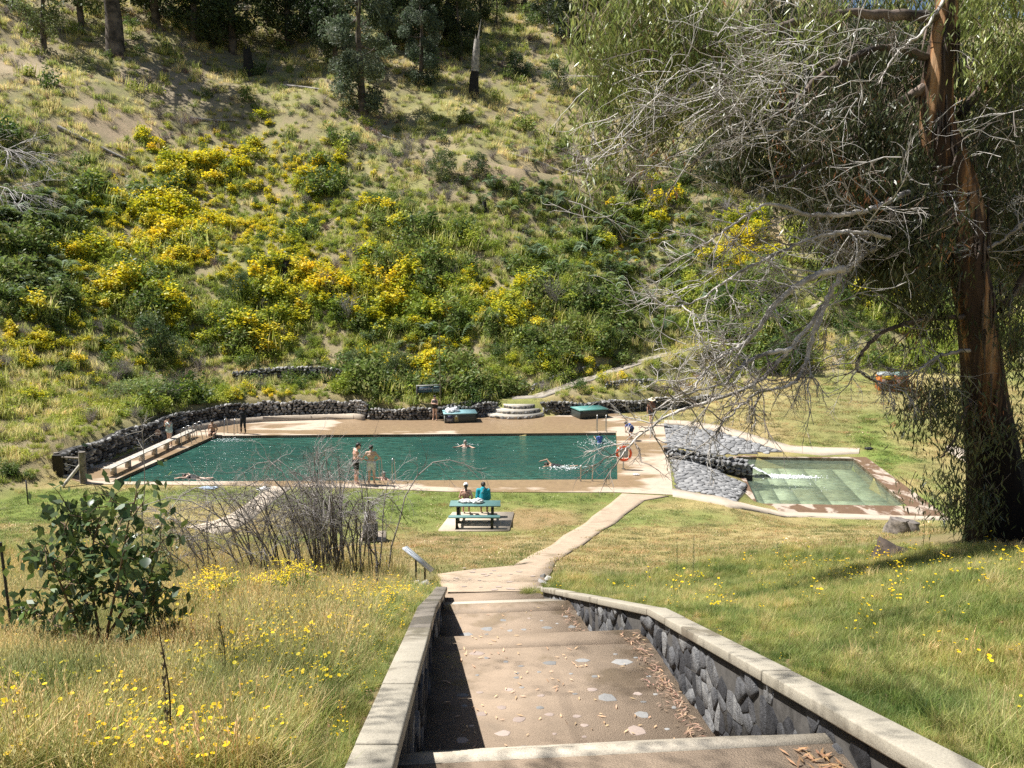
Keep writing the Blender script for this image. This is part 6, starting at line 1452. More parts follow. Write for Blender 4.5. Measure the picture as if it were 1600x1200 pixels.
for k in range(4):
    a0 = .785 + k * 1.5708; g = G(); B = [(math.cos(a) * Rr, -.08, zc_ + math.sin(a) * Rr) for a in np.linspace(a0 - .12, a0 + .12, 5)]; g.tube(B, .068, 10); g.obj('band', plain('pale_band', (.75, .6, .5), .6), t, True, False)
g = G(); B = bezier([(math.cos(a) * (Rr + .09), -.1, zc_ + math.sin(a) * (Rr + .07 + .03 * math.sin(4 * a))) for a in np.linspace(0, 6.283, 17)], 60); g.tube(B, .009, 5); g.obj('grab_rope', M_white, t, True, False)
# ladders and hand rails
def rail(label, pts, h, group='pool hand rails', kind='ladder', mat=M_steel, sep=.5, ang=0, down=.7):
    """two hoops that rise from the deck and go down into the water"""
    x, y = pts; t = thing('pool_ladder', label, 'ladder', (x, y, .03), group, ang)
    for s in (-sep / 2, sep / 2):
        g = G()
        if kind == 'ladder': B = bezier([(s, -.35, 0), (s, -.35, h * .8), (s, -.18, h), (s, .05, h * .85), (s, .22, .1), (s, .26, -down)], 22)
        else: B = [(s, 0, 0), (s, 0, h)]
        g.tube(B, .021 if kind == 'ladder' else .03, 8); g.obj('rail', mat, t, True, False)
        g = G(); g.tube([(s, B[0][1], 0), (s, B[0][1], .02)], .06, 10); g.obj('foot_plate', mat, t, world=False)
        if kind != 'ladder': g = G(); g.tube([(s, 0, h), (s, 0, h + .05)], [.045, .04], 8); g.obj('cap', M_white, t, world=False)
    if kind == 'ladder':
        for k in range(2): g = G(); g.box((0, .27, -.22 - .28 * k), (sep / 2, .04, .015)); g.obj('rung', mat, t, world=False)
    return t
rail('arched steel ladder beside the two standing bathers', (U(607, 751)[0], U(607, 751)[1] - .15), 1.15, sep=.62, ang=-.1)
rail('pair of short upright steel posts at the near pool edge', (U(916, 752)[0], U(916, 752)[1] - .1), .72, kind='post', sep=.55)
rail('steel ladder at the far pool edge where a child climbs', (U(941, 677)[0], U(941, 677)[1] + .35), 1.05, ang=math.pi, sep=.56)
rail('arched steel rails at the shaded pool end, nearer the bench', (-18.55, 43.3), .95, ang=-math.pi / 2, sep=.6)
rail('arched steel rails in the far shaded pool corner', (-18.4, 44.5), .95, ang=-math.pi / 2, sep=.6)
rail('steel ladder between the seated man and the person in black', (U(362, 678)[0], 45.75), .95, ang=math.pi, sep=.6)
# small round posts by the bench
q = U(248, 700); t = thing('warning_post', 'small post with round plate on the deck beside the long bench', 'post', (q[0], q[1], .03)); g = G(); g.tube([(0, 0, 0), (0, 0, .75)], .03, 8); g.obj('post', M_dsteel, t, True, False); g = G(); g.tube([(0, -.02, .85), (0, .02, .85)], .17, 16); g.obj('disc', plain('brown_disc', (.35, .25, .2), .6), t, world=False)
# fence by the lawn corner
M_fpost = plain('grey_post_wood', (.22, .19, .16), .9, var=.35, sc=5, bmp=.6)
q = U(131, 755); t = thing('fence', 'old timber fence end with thick post, slanting brace and wires', 'fence', (q[0], q[1], 0))
h = UY(131, 706, q[1])[2]; g = G(); lumpy(g, [(0, 0, -.3), (0, 0, h * .5), (.02, 0, h)], [.16, .15, .15], 12, 3, .04, segs=8); g.obj('post', M_fpost, t, True, False)
q2 = np.array(hit(90, 733)) - np.array(q) - (0, 0, 0); h2 = UY(90, 707, q[1] + q2[1])[2]; g = G(); lumpy(g, [q2 + (0, 0, -.4), (q2[0], q2[1], h2)], [.13, .12], 12, 4, .04, segs=6); g.obj('post', M_fpost, t, True, False)
b0 = np.array(hit(98, 762)) - np.array(q); g = G(); g.tube([b0 + (0, 0, .05), (-.05, 0, h * .62)], .075, 8); g.obj('brace', M_plank, t, True, False)
for z in (.75, .5): g = G(); g.tube([(0, 0, h * z), q2 * (1, 1, 0) + (0, 0, h2 * (z + .1))], .012, 4); g.obj('wire', M_steel, t, True, False)
g = G(); g.tube([(0, 0, h * .8), q2 * (1, 1, 0) + (0, 0, h2 * .82)], .045, 6); g.obj('rail', M_fpost, t, True, False)
q = hit(44, 788); t = thing('star_picket', 'thin dark steel picket in the long grass above the lawn corner', 'post', q); g = G(); g.box((0, 0, .45), (.02, .02, .6)); g.obj('post', M_dsteel, t, world=False)
q = hit(22, 1010); t = thing('star_picket', 'thin dark picket beside the leafy sapling', 'post', q); g = G(); g.tube([(0, 0, -.2), (-.03, 0, .95)], .012, 6); g.obj('post', M_dsteel, t, world=False)
# picnic table on its slab
slab = [hit(*p) for p in ((685, 830), (796, 830), (803, 802), (707, 802))]; zs = SPOTS[0][2] + .06
g = G(); g.prism([p[:2] for p in slab], zs - .4, zs); o = g.obj('picnic_slab', M_kerb); o['kind'] = 'structure'
M_tbl = plain('table_green_paint', (.12, .235, .225), .4, var=.08, sc=3); M_tleg = plain('table_leg', (.02, .022, .024), .5)
fl, fr = np.array(UY(702, 794, 28.6)), np.array(UY(783, 794, 28.6)); cx = (fl[0] + fr[0]) / 2; Yt = U(742, 824, zs)[1]; wt = 1.0
t = thing('picnic_table', 'green picnic table with attached benches on a concrete slab', 'picnic table', (cx, Yt + .62, zs), None, 0.0)
TW = .97
def pl(x0, x1, y, z, w, n, nm, th=.022):
    for k in range(n): g = G(); g.box(((x0 + x1) / 2, y + (k - (n - 1) / 2) * w, z), ((x1 - x0) / 2, w / 2 - .006, th)); bevel(g.obj(nm, M_tbl, t, world=False), .005)
pl(-TW, TW, 0, .74, .145, 5, 'top_plank'); pl(-TW, TW, -.72, .45, .135, 2, 'seat_plank'); pl(-TW, TW, .72, .45, .135, 2, 'seat_plank')
for x in (-.66, .66):
    g = G(); g.box((x, 0, .36), (.05, .16, .36)); g.box((x, 0, .69), (.04, .36, .026)); g.obj('frame', M_tleg, t, world=False)
    g = G(); g.box((x, 0, .33), (.035, .80, .03)); g.obj('cross_beam', M_tleg, t, world=False)
    for s in (-1, 1): g = G(); g.box((x, s * .72, .21), (.045, .06, .22)); g.obj('leg', M_tleg, t, world=False); g = G(); g.box((x, s * .72, .015), (.05, .16, .015)); g.obj('foot', M_tleg, t, world=False)
g = G(); g.box((0, 0, .2), (.62, .03, .03)); g.obj('stretcher', M_tleg, t, world=False)
tc = np.array(t.location)
heap('towel', 'white crumpled towel on the picnic table behind the woman in the white cap', tc + (-.38, .12, .765), (.27, .18, .10), M_white, 11, group='towels on the picnic table')
heap('towel', 'white crumpled towel on the picnic table next to the teal hooded towel', tc + (.08, .05, .765), (.24, .17, .12), M_white, 12, group='towels on the picnic table')
# leaning interpretive panel
q = hit(658, 909); t = thing('interpretive_panel', 'sloping pale interpretive panel on two dark legs at the edge of the long grass', 'panel sign', q)
Yq = q[1]; a0 = np.array(UY(632, 855, Yq)) - q; a1 = np.array(UY(676, 892, Yq)) - q; dd = unit(a1 - a0); L = np.linalg.norm(a1 - a0)
for s, px in ((.40, 648), (.72, 665)):
    top = a0 + (a1 - a0) * s; b = np.array(hit(px, 911)) - q; g = G(); g.tube([(top[0], 0, b[2] - .15), (top[0], 0, top[2] - .02)], .022, 6); g.obj('leg', M_dsteel, t, True, False)
c = (a0 + a1) / 2; g = G(); an = math.atan2(dd[2], dd[0]); wv = np.array([.0, .30, -.09])
nn = np.array([-dd[2], 0, dd[0]]) * .018; V = [a0 - wv - nn, a1 - wv - nn, a1 + wv - nn, a0 + wv - nn, a0 - wv + nn, a1 - wv + nn, a1 + wv + nn, a0 + wv + nn]; g.add(V, [(3, 2, 1, 0), (4, 5, 6, 7), (0, 1, 5, 4), (1, 2, 6, 5), (2, 3, 7, 6), (3, 0, 4, 7)])
g.obj('panel', plain('panel_face', (.55, .58, .62), .3, var=.05), t, True, False)
for i, (px, py) in enumerate(((648, 914), (664, 915), (672, 918), (846, 912), (856, 908), (851, 904))):
    w_ = hit(px, py); st = thing('loose_rock', ['pale rock at the far leg of the sloping panel', 'dark rock between the legs of the sloping panel', 'dark rock at the foot of the stair wall beside the panel', 'grey rock on the end of the bent stair wall', 'grey rock behind the end of the bent stair wall', 'small grey rock where path and stair wall meet'][i], 'rock', w_)
    o = link('stone', stonemesh(M_rockpale if i in (0, 3, 4, 5) else M_rock, i), st); o.scale = (.3, .28, .24)
# dark fountain post on its slab
sl = [hit(*p) for p in ((560, 846), (603, 846), (603, 831), (566, 831))]; z1 = SPOTS[1][2] + .04; g = G(); g.prism([p[:2] for p in sl], z1 - .3, z1); g.obj('fountain_slab', M_kerb)['kind'] = 'structure'
c = U(579, 842, z1); t = thing('drinking_fountain', 'dark square stone fountain post on a small slab behind the dead shrub', 'fountain', c); g = G(); g.prism([(-.22, -.22), (.22, -.22), (.22, .22), (-.22, .22)], 0, .55); g.obj('base', M_rock, t, world=False)
g = G(); g.prism([(-.17, -.17), (.17, -.17), (.17, .17), (-.17, .17)], .55, .92); g.obj('column', M_rock, t, world=False); g = G(); g.tube([(0, 0, .92), (0, 0, .96)], [.13, .15], 12); g.obj('bowl', M_steel, t, world=False)
# stump and slab logs on the lawn, bins
M_cutwood = plain('cut_wood', (.22, .19, .165), .9, var=.4, sc=4, bmp=.8, bsc=14)
stump('cut_stump', 1402, 833, .52, .36, 'weathered grey double stump on the dry lawn, taller half', M_cutwood, 'stump', 'cut stump halves', False, 31); stump('cut_stump', 1420, 833, .44, .34, 'lower half of the weathered double stump on the dry lawn', M_cutwood, 'stump', 'cut stump halves', False, 32)
stump('cut_stump', 1401, 868, .16, .42, 'flat dark sawn stump at the crest of the near bank', M_bark_dark, 'stump', None, False, 33)
q = hit(1398, 613); q = (q[0], q[1], q[2]); zb = q[2]; wb = 44 / 1200 * project(*q)[2] / 2; hb = 31 / 1200 * project(*q)[2]
t = thing('rubbish_bin', 'orange double rubbish bin with grey lids at the far edge of the lawn', 'bin', (q[0], q[1] + .5, zb), None, -.12)
M_borange = plain('bin_orange', (.55, .17, .035), .5, var=.12, sc=4); M_bbrown = plain('bin_door_brown', (.10, .045, .02), .6, var=.2)
for s in (-1, 1):
    g = G(); g.box((s * wb / 2, 0, hb * .42), (wb / 2 - .01, .4, hb * .42)); bevel(g.obj('bin_body', M_borange, t, world=False), .02)
    g = G(); g.box((s * wb / 2 + .05, -.405, hb * .36), (wb / 2 - .12, .012, hb * .30)); g.obj('door', M_bbrown, t, world=False)
    g = G(); g.tube([(s * wb / 2, 0, hb * .84), (s * wb / 2, 0, hb * .93), (s * wb / 2, 0, hb * .99)], [wb * .56, wb * .54, wb * .3], 18); g.obj('lid', plain('bin_lid_grey', (.30, .33, .33), .5, var=.1) if s < 0 else plain('bin_lid_green', (.16, .24, .21), .5), t, True, False)
g = G(); g.box((-wb / 2 + .05, -.42, hb * .74), (wb / 2 - .1, .008, hb * .085)); g.obj('notice', plain('bin_yellow', (.70, .52, .03), .5), t, world=False)
# concrete stepped retaining wall on the slope path
t = thing('stepped_wall', 'grey concrete retaining wall stepping up the slope behind the big gum', 'wall', hit(1300, 462))
for k in range(8):
    a = np.array(hit(1300 + 18 * k, 458 - 6.5 * k)); b = np.array(hit(1318 + 18 * k, 451.5 - 6.5 * k)); c = (a + b) / 2; an = math.atan2(b[1] - a[1], b[0] - a[0]); L = np.hypot(*(b - a)[:2]); g = G(); g.box((c[0], c[1], max(a[2], b[2]) + .0), (L / 2 - .01, .15, .75), an); g.obj('wall_block', plain('grey_block', (.16, .16, .17), .9, sc=2), t)
# foam and splashes
M_foam = plain('foam', (.86, .9, .9), .6, var=.03, bmp=.5, bsc=18)
def foam(name, label, c, sx, sy, sz, n, seed, size=.05, ang=0, cat='splash'):
    r = np.random.default_rng(seed); g = G(); P = np.stack([r.normal(size=n) * sx, r.normal(size=n) * sy, np.abs(r.normal(size=n)) * sz], 1); x = P[:, 0] * math.cos(ang) - P[:, 1] * math.sin(ang); P[:, 1] = P[:, 0] * math.sin(ang) + P[:, 1] * math.cos(ang); P[:, 0] = x
    me = hullstone(1, 9); V0 = np.array([v.co[:] for v in me.vertices]); F0 = [tuple(p.vertices) for p in me.polygons]
    for p in P: g.add(V0 * np.array([1.6, 1.2, .6]) * size * r.uniform(.3, 1.5) + p, F0)
    o = g.obj(name, M_foam, None, True); o.location = c; return tag(o, label, cat, None, 'stuff')
foam('splash', 'white churned water behind the swimmer by the near pool edge', (*U(885, 731, -.12)[:2], -.12), .5, .28, .02, 200, 1, .04)
foam('splash', 'white splash round the child on the far ladder', (*U(941, 692, -.12)[:2], -.12), .7, .45, .04, 220, 2, .04)
foam('splash', 'pale broken water beside the seated man at the pool corner', (*U(353, 688, -.12)[:2], -.12), .6, .25, .03, 120, 3, .045)
foam('splash', 'small ripples of foam round the swimmer in the middle of the pool', (*U(732, 695, -.12)[:2], -.12), .35, .2, .02, 30, 4, .04)
# the jet that falls from the spillway into the wading pool
x0, y0 = 12.75, 40.1
g = G(); r = np.random.default_rng(5); n1, n2 = 16, 12; V = []
for i in range(n1):
    t_ = i / (n1 - 1)
    for j in range(n2): s = j / (n2 - 1) - .5; V.append((x0 - .35 + t_ * 1.45 + .04 * r.normal(), y0 + s * (.6 + .35 * t_) + .02 * r.normal(), -.58 - .50 * max(0, t_ - .2) ** 1.7 * 1.5 + .025 * r.normal()))
F = [(i * n2 + j, (i + 1) * n2 + j, (i + 1) * n2 + j + 1, i * n2 + j + 1) for i in range(n1 - 1) for j in range(n2 - 1)]; g.add(V, F)
o = g.obj('falling_water', M_foam, None, True); tag(o, 'white water pouring out of the spillway into the wading pool', 'water jet', None, 'stuff')
foam('foam', 'trail of white foam where the spillway water enters the wading pool', (14.35, 40.0, -1.10), .8, .15, .035, 2600, 6, .05, -.08, 'foam')
foam('foam', 'pale bubbles drifting across the wading pool', (15.8, 38.6, -1.12), 1.3, 1.0, .005, 26, 7, .03, 0, 'foam')
# leaf litter along the foot of the bent stair wall and on the landings
g = G(); r = np.random.default_rng(8)
def stairz(y): return np.interp(y, [-3, 4.05, 4.1, L2a, L2a + .01, 8.55, 8.6, L3a, L3a + .01, 11.85, 13.3, 14.35], [7.35, 7.03, 6.9, L2z + .1, L2z, 5.50, 5.4, L3z + .1, L3z, 4.40, 3.6, 3.42])
n = 330; y = np.where(r.random(n) < .75, r.uniform(L2a + .1, 8.45, n), r.uniform(L3a + .1, 11.8, n)); x = XR(y) - .06 - np.abs(r.normal(size=n)) * .10; z = stairz(y - SK * x) + .012 + r.random(n) * .03
u = unit(rdirs(n, r) * (1, 1, .2)) * r.uniform(.02, .045, (n, 1)); rhomb(g, np.stack([x, y, z], 1), u, unit(np.cross(u, (0, 0, 1))) * .007, cvar((.27, .185, .13), n, r, .35))
n = 150; y = np.where(r.random(n) < .8, r.uniform(L2a + .1, 8.45, n), r.uniform(L3a + .1, 11.8, n)); x = r.uniform(XL(y) + .1, XR(y)); z = stairz(y - SK * x) + .012
u = unit(rdirs(n, r) * (1, 1, .1)) * r.uniform(.02, .045, (n, 1)); rhomb(g, np.stack([x, y, z], 1), u, unit(np.cross(u, (0, 0, 1))) * .007, cvar((.48, .33, .2), n, r, .35))
n = 120; y = r.uniform(3.2, 4.0, n); x = XR(y) - .03 - np.abs(r.normal(size=n)) * .12; z = stairz(y) + .02; u = unit(rdirs(n, r) * (1, 1, .2)) * .04; rhomb(g, np.stack([x, y, z], 1), u, unit(np.cross(u, (0, 0, 1))) * .008, cvar((.38, .22, .13), n, r, .35))
o = g.obj('leaf_litter', M_leaf); tag(o, 'dry fallen gum leaves along the foot of the stair wall', 'fallen leaves', kind='stuff')

# ------------------------------------------------------------------ people
def surface(caps, vox, k=.028):
    """one continuous skin round tapered limbs: smooth union, surface nets"""
    A = np.array([c[0] for c in caps], float); B = np.array([c[1] for c in caps], float); ra = np.array([c[2] for c in caps]); rb = np.array([c[3] for c in caps])
    lo = np.minimum((A - ra[:, None]).min(0), (B - rb[:, None]).min(0)) - .05; hi = np.maximum((A + ra[:, None]).max(0), (B + rb[:, None]).max(0)) + .05
    n = np.ceil((hi - lo) / vox).astype(int) + 1; ax = [lo[i] + vox * np.arange(n[i]) for i in range(3)]; X = np.stack(np.meshgrid(*ax, indexing='ij'), -1).astype(np.float32)
    D = np.full(X.shape[:3], 9.0, np.float32)
    for a, b, r0, r1 in zip(A, B, ra, rb):
        m = max(r0, r1) + .09; i0 = np.maximum(((np.minimum(a, b) - m - lo) / vox).astype(int), 0); i1 = np.minimum(((np.maximum(a, b) + m - lo) / vox).astype(int) + 2, n); sl = tuple(slice(p, q) for p, q in zip(i0, i1))
        Q = X[sl] - a.astype(np.float32); ab = (b - a).astype(np.float32); L = float(ab @ ab) + 1e-9; t = np.clip((Q @ ab) / L, 0, 1); d = np.linalg.norm(Q - t[..., None] * ab, axis=-1) - (r0 + (r1 - r0) * t)
        o = D[sl]; h = np.clip(.5 + .5 * (o - d) / k, 0, 1); D[sl] = o * (1 - h) + d * h - k * h * (1 - h) * (o < 8)
    s = D < 0; c = s[:-1, :-1, :-1].astype(int)
    for i, j, l in ((1, 0, 0), (0, 1, 0), (0, 0, 1), (1, 1, 0), (1, 0, 1), (0, 1, 1), (1, 1, 1)): c = c + s[i:n[0] - 1 + i, j:n[1] - 1 + j, l:n[2] - 1 + l]
    cell = (c > 0) & (c < 8); idx = -np.ones(cell.shape, int); I = np.argwhere(cell); idx[cell] = np.arange(len(I)); acc = np.zeros((len(I), 3)); cnt = np.zeros(len(I))
    cor = [(i, j, l) for i in (0, 1) for j in (0, 1) for l in (0, 1)]
    for p in cor:
        for q in cor:
            if sum(q) > sum(p) and sum(abs(x - y) for x, y in zip(p, q)) == 1:
                d0 = D[tuple((I + p).T)]; d1 = D[tuple((I + q).T)]; m = (d0 < 0) != (d1 < 0); t = (d0 / (d0 - d1 + 1e-12))[m]; acc[m] += np.array(p) + (np.array(q) - p) * t[:, None]; cnt[m] += 1
    V = lo + vox * (I + acc / np.maximum(cnt, 1)[:, None]); F = []
    for ax_, (u, v) in enumerate(((1, 2), (2, 0), (0, 1))):
        sh = [slice(None)] * 3; sh2 = [slice(None)] * 3; sh[ax_] = slice(0, -1); sh2[ax_] = slice(1, None); e = s[tuple(sh)] != s[tuple(sh2)]; E = np.argwhere(e)
        E = E[(E[:, u] > 0) & (E[:, v] > 0) & (E[:, u] < n[u] - 1) & (E[:, v] < n[v] - 1)]; du = np.zeros(3, int); du[u] = 1; dv_ = np.zeros(3, int); dv_[v] = 1
        q = np.stack([idx[tuple((E - du - dv_).T)], idx[tuple((E - dv_).T)], idx[tuple(E.T)], idx[tuple((E - du).T)]], 1); fl = s[tuple(E.T)]; q[~fl] = q[~fl][:, ::-1]; F.append(q)
    return V, np.concatenate(F)
JOINTS = dict(pelvis=(0, 0, .95), waist=(0, 0, 1.08), chest=(0, .01, 1.28), neck=(0, .0, 1.46), head=(0, .03, 1.60),
              hl=(-.09, 0, .92), hr=(.09, 0, .92), kl=(-.10, .02, .50), kr=(.10, .02, .50), al=(-.11, -.02, .09), ar=(.11, -.02, .09), tl=(-.13, .13, .03), tr=(.13, .13, .03),
              sl=(-.175, 0, 1.40), sr=(.175, 0, 1.40), el=(-.24, -.03, 1.12), er=(.24, -.03, 1.12), wl=(-.26, .05, .88), wr=(.26, .05, .88))
SKIN = plain('skin_light', (.62, .40, .30), .55, var=.08, sc=5); SKIN2 = plain('skin_tanned', (.42, .25, .16), .55, var=.08, sc=5); SKIN3 = plain('skin_pink', (.66, .38, .29), .55, var=.1, sc=5)
HAIRD = plain('dark_hair', (.02, .015, .012), .6); HAIRG = plain('grey_hair', (.30, .27, .24), .7)
def person(label, loc, rz, over={}, s=1.0, skin=SKIN, hair=HAIRD, hairlong=0, wear=(), hat=None, fat=1.0, hold=None, group=None, extra=()):
    J = {k: np.array(v, float) for k, v in JOINTS.items()}
    for k, v in over.items(): J[k] = np.array(v, float)
    t = thing('person', label, 'person', loc, group, rz); t.scale = (s, s, s); f = fat; c = []
    def cp(a, b, r0, r1): c.append((a, b, r0, r1))
    X = unit(J['sr'] - J['sl']); fw = unit(np.cross(X, unit(J['chest'] - J['waist']))) * -1; fw = -fw
    torso = [(J['pelvis'] - X * .065 * f, J['pelvis'] + X * .065 * f, .105 * f, .105 * f), (J['waist'] - X * .05 * f, J['waist'] + X * .05 * f, .098 * f, .098 * f), (J['chest'] - X * .085, J['chest'] + X * .085, .108 * f, .108 * f), (J['pelvis'], J['waist'], .11 * f, .1 * f), (J['waist'], J['chest'], .1 * f, .11 * f), (J['chest'], (J['sl'] + J['sr']) / 2, .1, .085), (J['sl'] * .9 + J['sr'] * .1, J['sr'] * .9 + J['sl'] * .1, .055, .055)]
    up = unit(J['head'] - J['neck']); face = unit(np.cross(X, up)); face = face if face @ np.array([0, 1, 0]) * (1 if 'facedir' not in over else 1) >= -2 else -face
    face = np.cross(up, X); face = unit(face); 
    if 'face' in over: face = unit(np.array(over['face'], float))
    thigh = [(J['hl'], J['kl'], .088 * f, .056), (J['hr'], J['kr'], .088 * f, .056)]
    arms = [(J['sl'], J['el'], .05, .037), (J['sr'], J['er'], .05, .037)]
    c += torso + thigh + arms
    for q in 'lr': cp(J['k' + q], J['k' + q] * .62 + J['a' + q] * .38, .053, .055); cp(J['k' + q] * .62 + J['a' + q] * .38, J['a' + q], .055, .034); cp(J['a' + q], J['t' + q], .036, .026); cp(J['e' + q], J['w' + q], .037, .025)
    cp(J['neck'] - up * .05, J['head'] - up * .05, .052, .05)
    hc = J['head']; cp(hc + up * .035 - face * .02, hc + up * .02 + face * .012, .088, .082); cp(hc - up * .05 + face * .035, hc - up * .02 + face * .03, .052, .062)
    side = unit(np.cross(up, face)); cp(hc + face * .095 - up * .01, hc + face * .10 - up * .035, .010, .014)
    for e in (-1, 1): cp(hc + side * e * .082 - up * .01, hc + side * e * .086 + up * .02, .014, .017)
    g = G(); extra_t = []
    for q in 'lr':
        d = unit(J['w' + q] - J['e' + q]); 
        if 'hand' + q in over: d = unit(np.array(over['hand' + q], float))
        hw = J['w' + q]; cp(hw, hw + d * .07, .026, .030)
        pa = unit(np.cross(d, face + .01)); 
        if np.linalg.norm(np.cross(d, face)) < .2: pa = X
        nrm_ = unit(np.cross(d, pa))
        for i, L in enumerate((.062, .075, .080, .070)):
            b = hw + d * .085 + pa * (i - 1.5) * .017; m = b + d * L * .5 + nrm_ * .006; e = b + d * L * .92 + nrm_ * .022; extra_t.append(([b - d * .02, m, e], [.0088, .008, .006]))
        b = hw + d * .035 + pa * .03; extra_t.append(([b, b + d * .03 + pa * .022, b + d * .062 + pa * .028 + nrm_ * .01], [.011, .0095, .007]))
    V, F = surface(c, .0145); g.add(V, F)
    for P_, r_ in extra_t: g.tube(P_, r_, 6)
    g.obj('body', skin, t, True, False)
    g = G()
    for e in (-1, 1): V, F = surface([(hc + face * .074 + side * e * .032 + up * .012, hc + face * .078 + side * e * .034 + up * .012, .012, .012)], .006, .005); g2 = G(); g2.add(V, F); g2.obj('eye', M_char, t, True, False)
    g2 = G(); g2.tube([hc + face * .083 - up * .062 - side * .02, hc + face * .09 - up * .062, hc + face * .083 - up * .062 + side * .02], .006, 5); g2.obj('mouth', plain('lips', (.4, .15, .12), .5), t, True, False)
    if hair is not None:
        hcaps = [(hc + up * .045 - face * .03, hc + up * .055 + face * .02, .094, .082), (hc - face * .05 + up * .01, hc - face * .05 - up * .03, .075, .06)]
        if hairlong: hcaps += [(hc - face * .06 - up * .03, hc - face * .075 - up * (.03 + hairlong), .065, .035)]
        V, F = surface(hcaps, .014); g = G(); g.add(V, F); g.obj('hair', hair, t, True, False)
    for nm, mt in wear:
        w = []
        inf = lambda L, e: [(a, b, r0 + e, r1 + e) for a, b, r0, r1 in L]
        sh = lambda L, fr, e: [(a, a + (b - a) * fr, r0 + e, r0 + (r1 - r0) * fr + e) for a, b, r0, r1 in L]
        if nm in ('shorts', 'trunks'): w = inf(torso[0:1], .016) + sh([torso[3]], .5, .014) + sh(thigh, .55 if nm == 'shorts' else .28, .018)
        if nm == 'swimsuit': w = inf(torso[0:5], .012) + [(J['chest'], J['chest'] * .3 + (J['sl'] + J['sr']) * .35, .11, .09)] + sh(thigh, .1, .014)
        if nm == 'shirt': w = inf(torso, .016) + sh(arms, .7, .018)
        if nm == 'trousers': w = inf(torso[0:1], .016) + sh([torso[3]], .5, .014) + sh(thigh, 1, .02) + [(J['k' + q], J['a' + q], .07, .052) for q in 'lr']
        if nm == 'wetsuit': w = inf(torso, .012) + inf(thigh, .012) + inf(arms, .012) + [(J['k' + q], J['a' + q] * .85 + J['k' + q] * .15, .066, .05) for q in 'lr'] + [(J['e' + q], J['w' + q], .048, .036) for q in 'lr']
        if nm == 'cloak':
            w = [(J['sl'] - X * .02, J['sl'] * .4 + J['pelvis'] * .6 - X * .12, .085, .12), (J['sr'] + X * .02, J['sr'] * .4 + J['pelvis'] * .6 + X * .12, .085, .12), (J['chest'] - face * .02, J['pelvis'] - face * .03, .15, .19), (J['sl'], J['sr'], .085, .085), (J['neck'] - face * .06, J['neck'] - face * .10 - up * .12, .085, .07), (J['neck'] - face * .02, J['chest'], .10, .13)]
        V, F = surface(w, .0145, .03); g = G(); g.add(V, F); g.obj({'cloak': 'towel'}.get(nm, nm), mt, t, True, False)
    if hat == 'cap': V, F = surface([(hc + up * .05 - face * .02, hc + up * .07, .104, .09), (hc + up * .03 + face * .08, hc + up * .02 + face * .15, .02, .012)], .012); g = G(); g.add(V, F); g.obj('cap', M_white, t, True, False)
    if hat == 'straw':
        g = G(); n = 24; th = np.arange(n) * 6.2832 / n; prof = [(.0, .19), (.06, .185), (.088, .15), (.098, .075), (.16, .07), (.235, .05), (.24, .045), (.16, .06), (.098, .062)]; V = []
        for r_, h_ in prof: V += [hc + up * h_ + (math.cos(a) * side + math.sin(a) * face) * max(r_, .002) for a in th]
        g.add(V, [(i * n + k, i * n + (k + 1) % n, (i + 1) * n + (k + 1) % n, (i + 1) * n + k) for i in range(len(prof) - 1) for k in range(n)]); g.obj('straw_hat', plain('straw', (.72, .62, .45), .8), t, True, False)
    return t
BLK = plain('black_cloth', (.015, .015, .018), .8); NAVY = plain('navy_cloth', (.03, .045, .10), .8); BLUE = plain('blue_shirt', (.10, .17, .50), .8, var=.3, sc=16); PALEG = plain('pale_green_suit', (.45, .56, .54), .7, var=.2, sc=20); BROWN = plain('brown_cloth', (.16, .085, .06), .85); GREYS = plain('grey_white_cloth', (.62, .64, .68), .8)
D = lambda px, py, z=.03: tuple(U(px, py, z))
# two standing bathers
person('bather in dark shorts at the near pool edge with his head bent down', D(557, 757), -1.1, dict(head=(.0, .12, 1.56), neck=(0, .05, 1.45), face=(.1, .85, -.6), el=(-.25, .05, 1.14), er=(.25, .05, 1.14), wl=(-.09, .22, 1.02), wr=(.09, .22, 1.02), handl=(.6, .5, -.2), handr=(-.6, .5, -.2)), 1.15, SKIN3, wear=[('shorts', BLK)])
person('bather in pale grey shorts seen from behind with elbows out and hands on hips', D(581, 757), .05, dict(el=(-.36, -.04, 1.16), er=(.36, -.04, 1.16), wl=(-.17, .07, 1.03), wr=(.17, .07, 1.03), handl=(.6, .5, -.3), handr=(-.6, .5, -.3)), 1.08, SKIN, wear=[('shorts', GREYS)])
# woman at the bench
person('woman in a pale green swimsuit standing by the bench with both hands at her face', D(266, 697), 2.6, dict(el=(-.21, .13, 1.20), er=(.21, .13, 1.20), wl=(-.06, .22, 1.42), wr=(.06, .22, 1.42), handl=(.2, -.2, 1), handr=(-.2, -.2, 1)), .97, SKIN, fat=1.28, wear=[('swimsuit', PALEG)])
person('slim person all in black standing on the far deck with raised hands', D(381, 677.5), 2.9, dict(el=(-.36, .0, 1.28), er=(.36, .0, 1.28), wl=(-.16, .06, 1.48), wr=(.16, .06, 1.48), handl=(.6, .1, .8), handr=(-.6, .1, .8), ar=(.19, -.02, .09), tr=(.22, .12, .03), kr=(.15, .02, .50)), 1.0, SKIN2, wear=[('wetsuit', BLK)])
person('woman in a black swimsuit with folded arms in front of the park sign', D(680, 656.5), 2.75, dict(el=(-.24, .08, 1.14), er=(.24, .08, 1.16), wl=(.06, .19, 1.16), wr=(-.06, .20, 1.20), handl=(1, .1, .1), handr=(-1, .1, 0), ar=(.15, .02, .09), al=(-.09, -.04, .09)), .97, SKIN, fat=1.1, wear=[('swimsuit', BLK)], hairlong=.16)
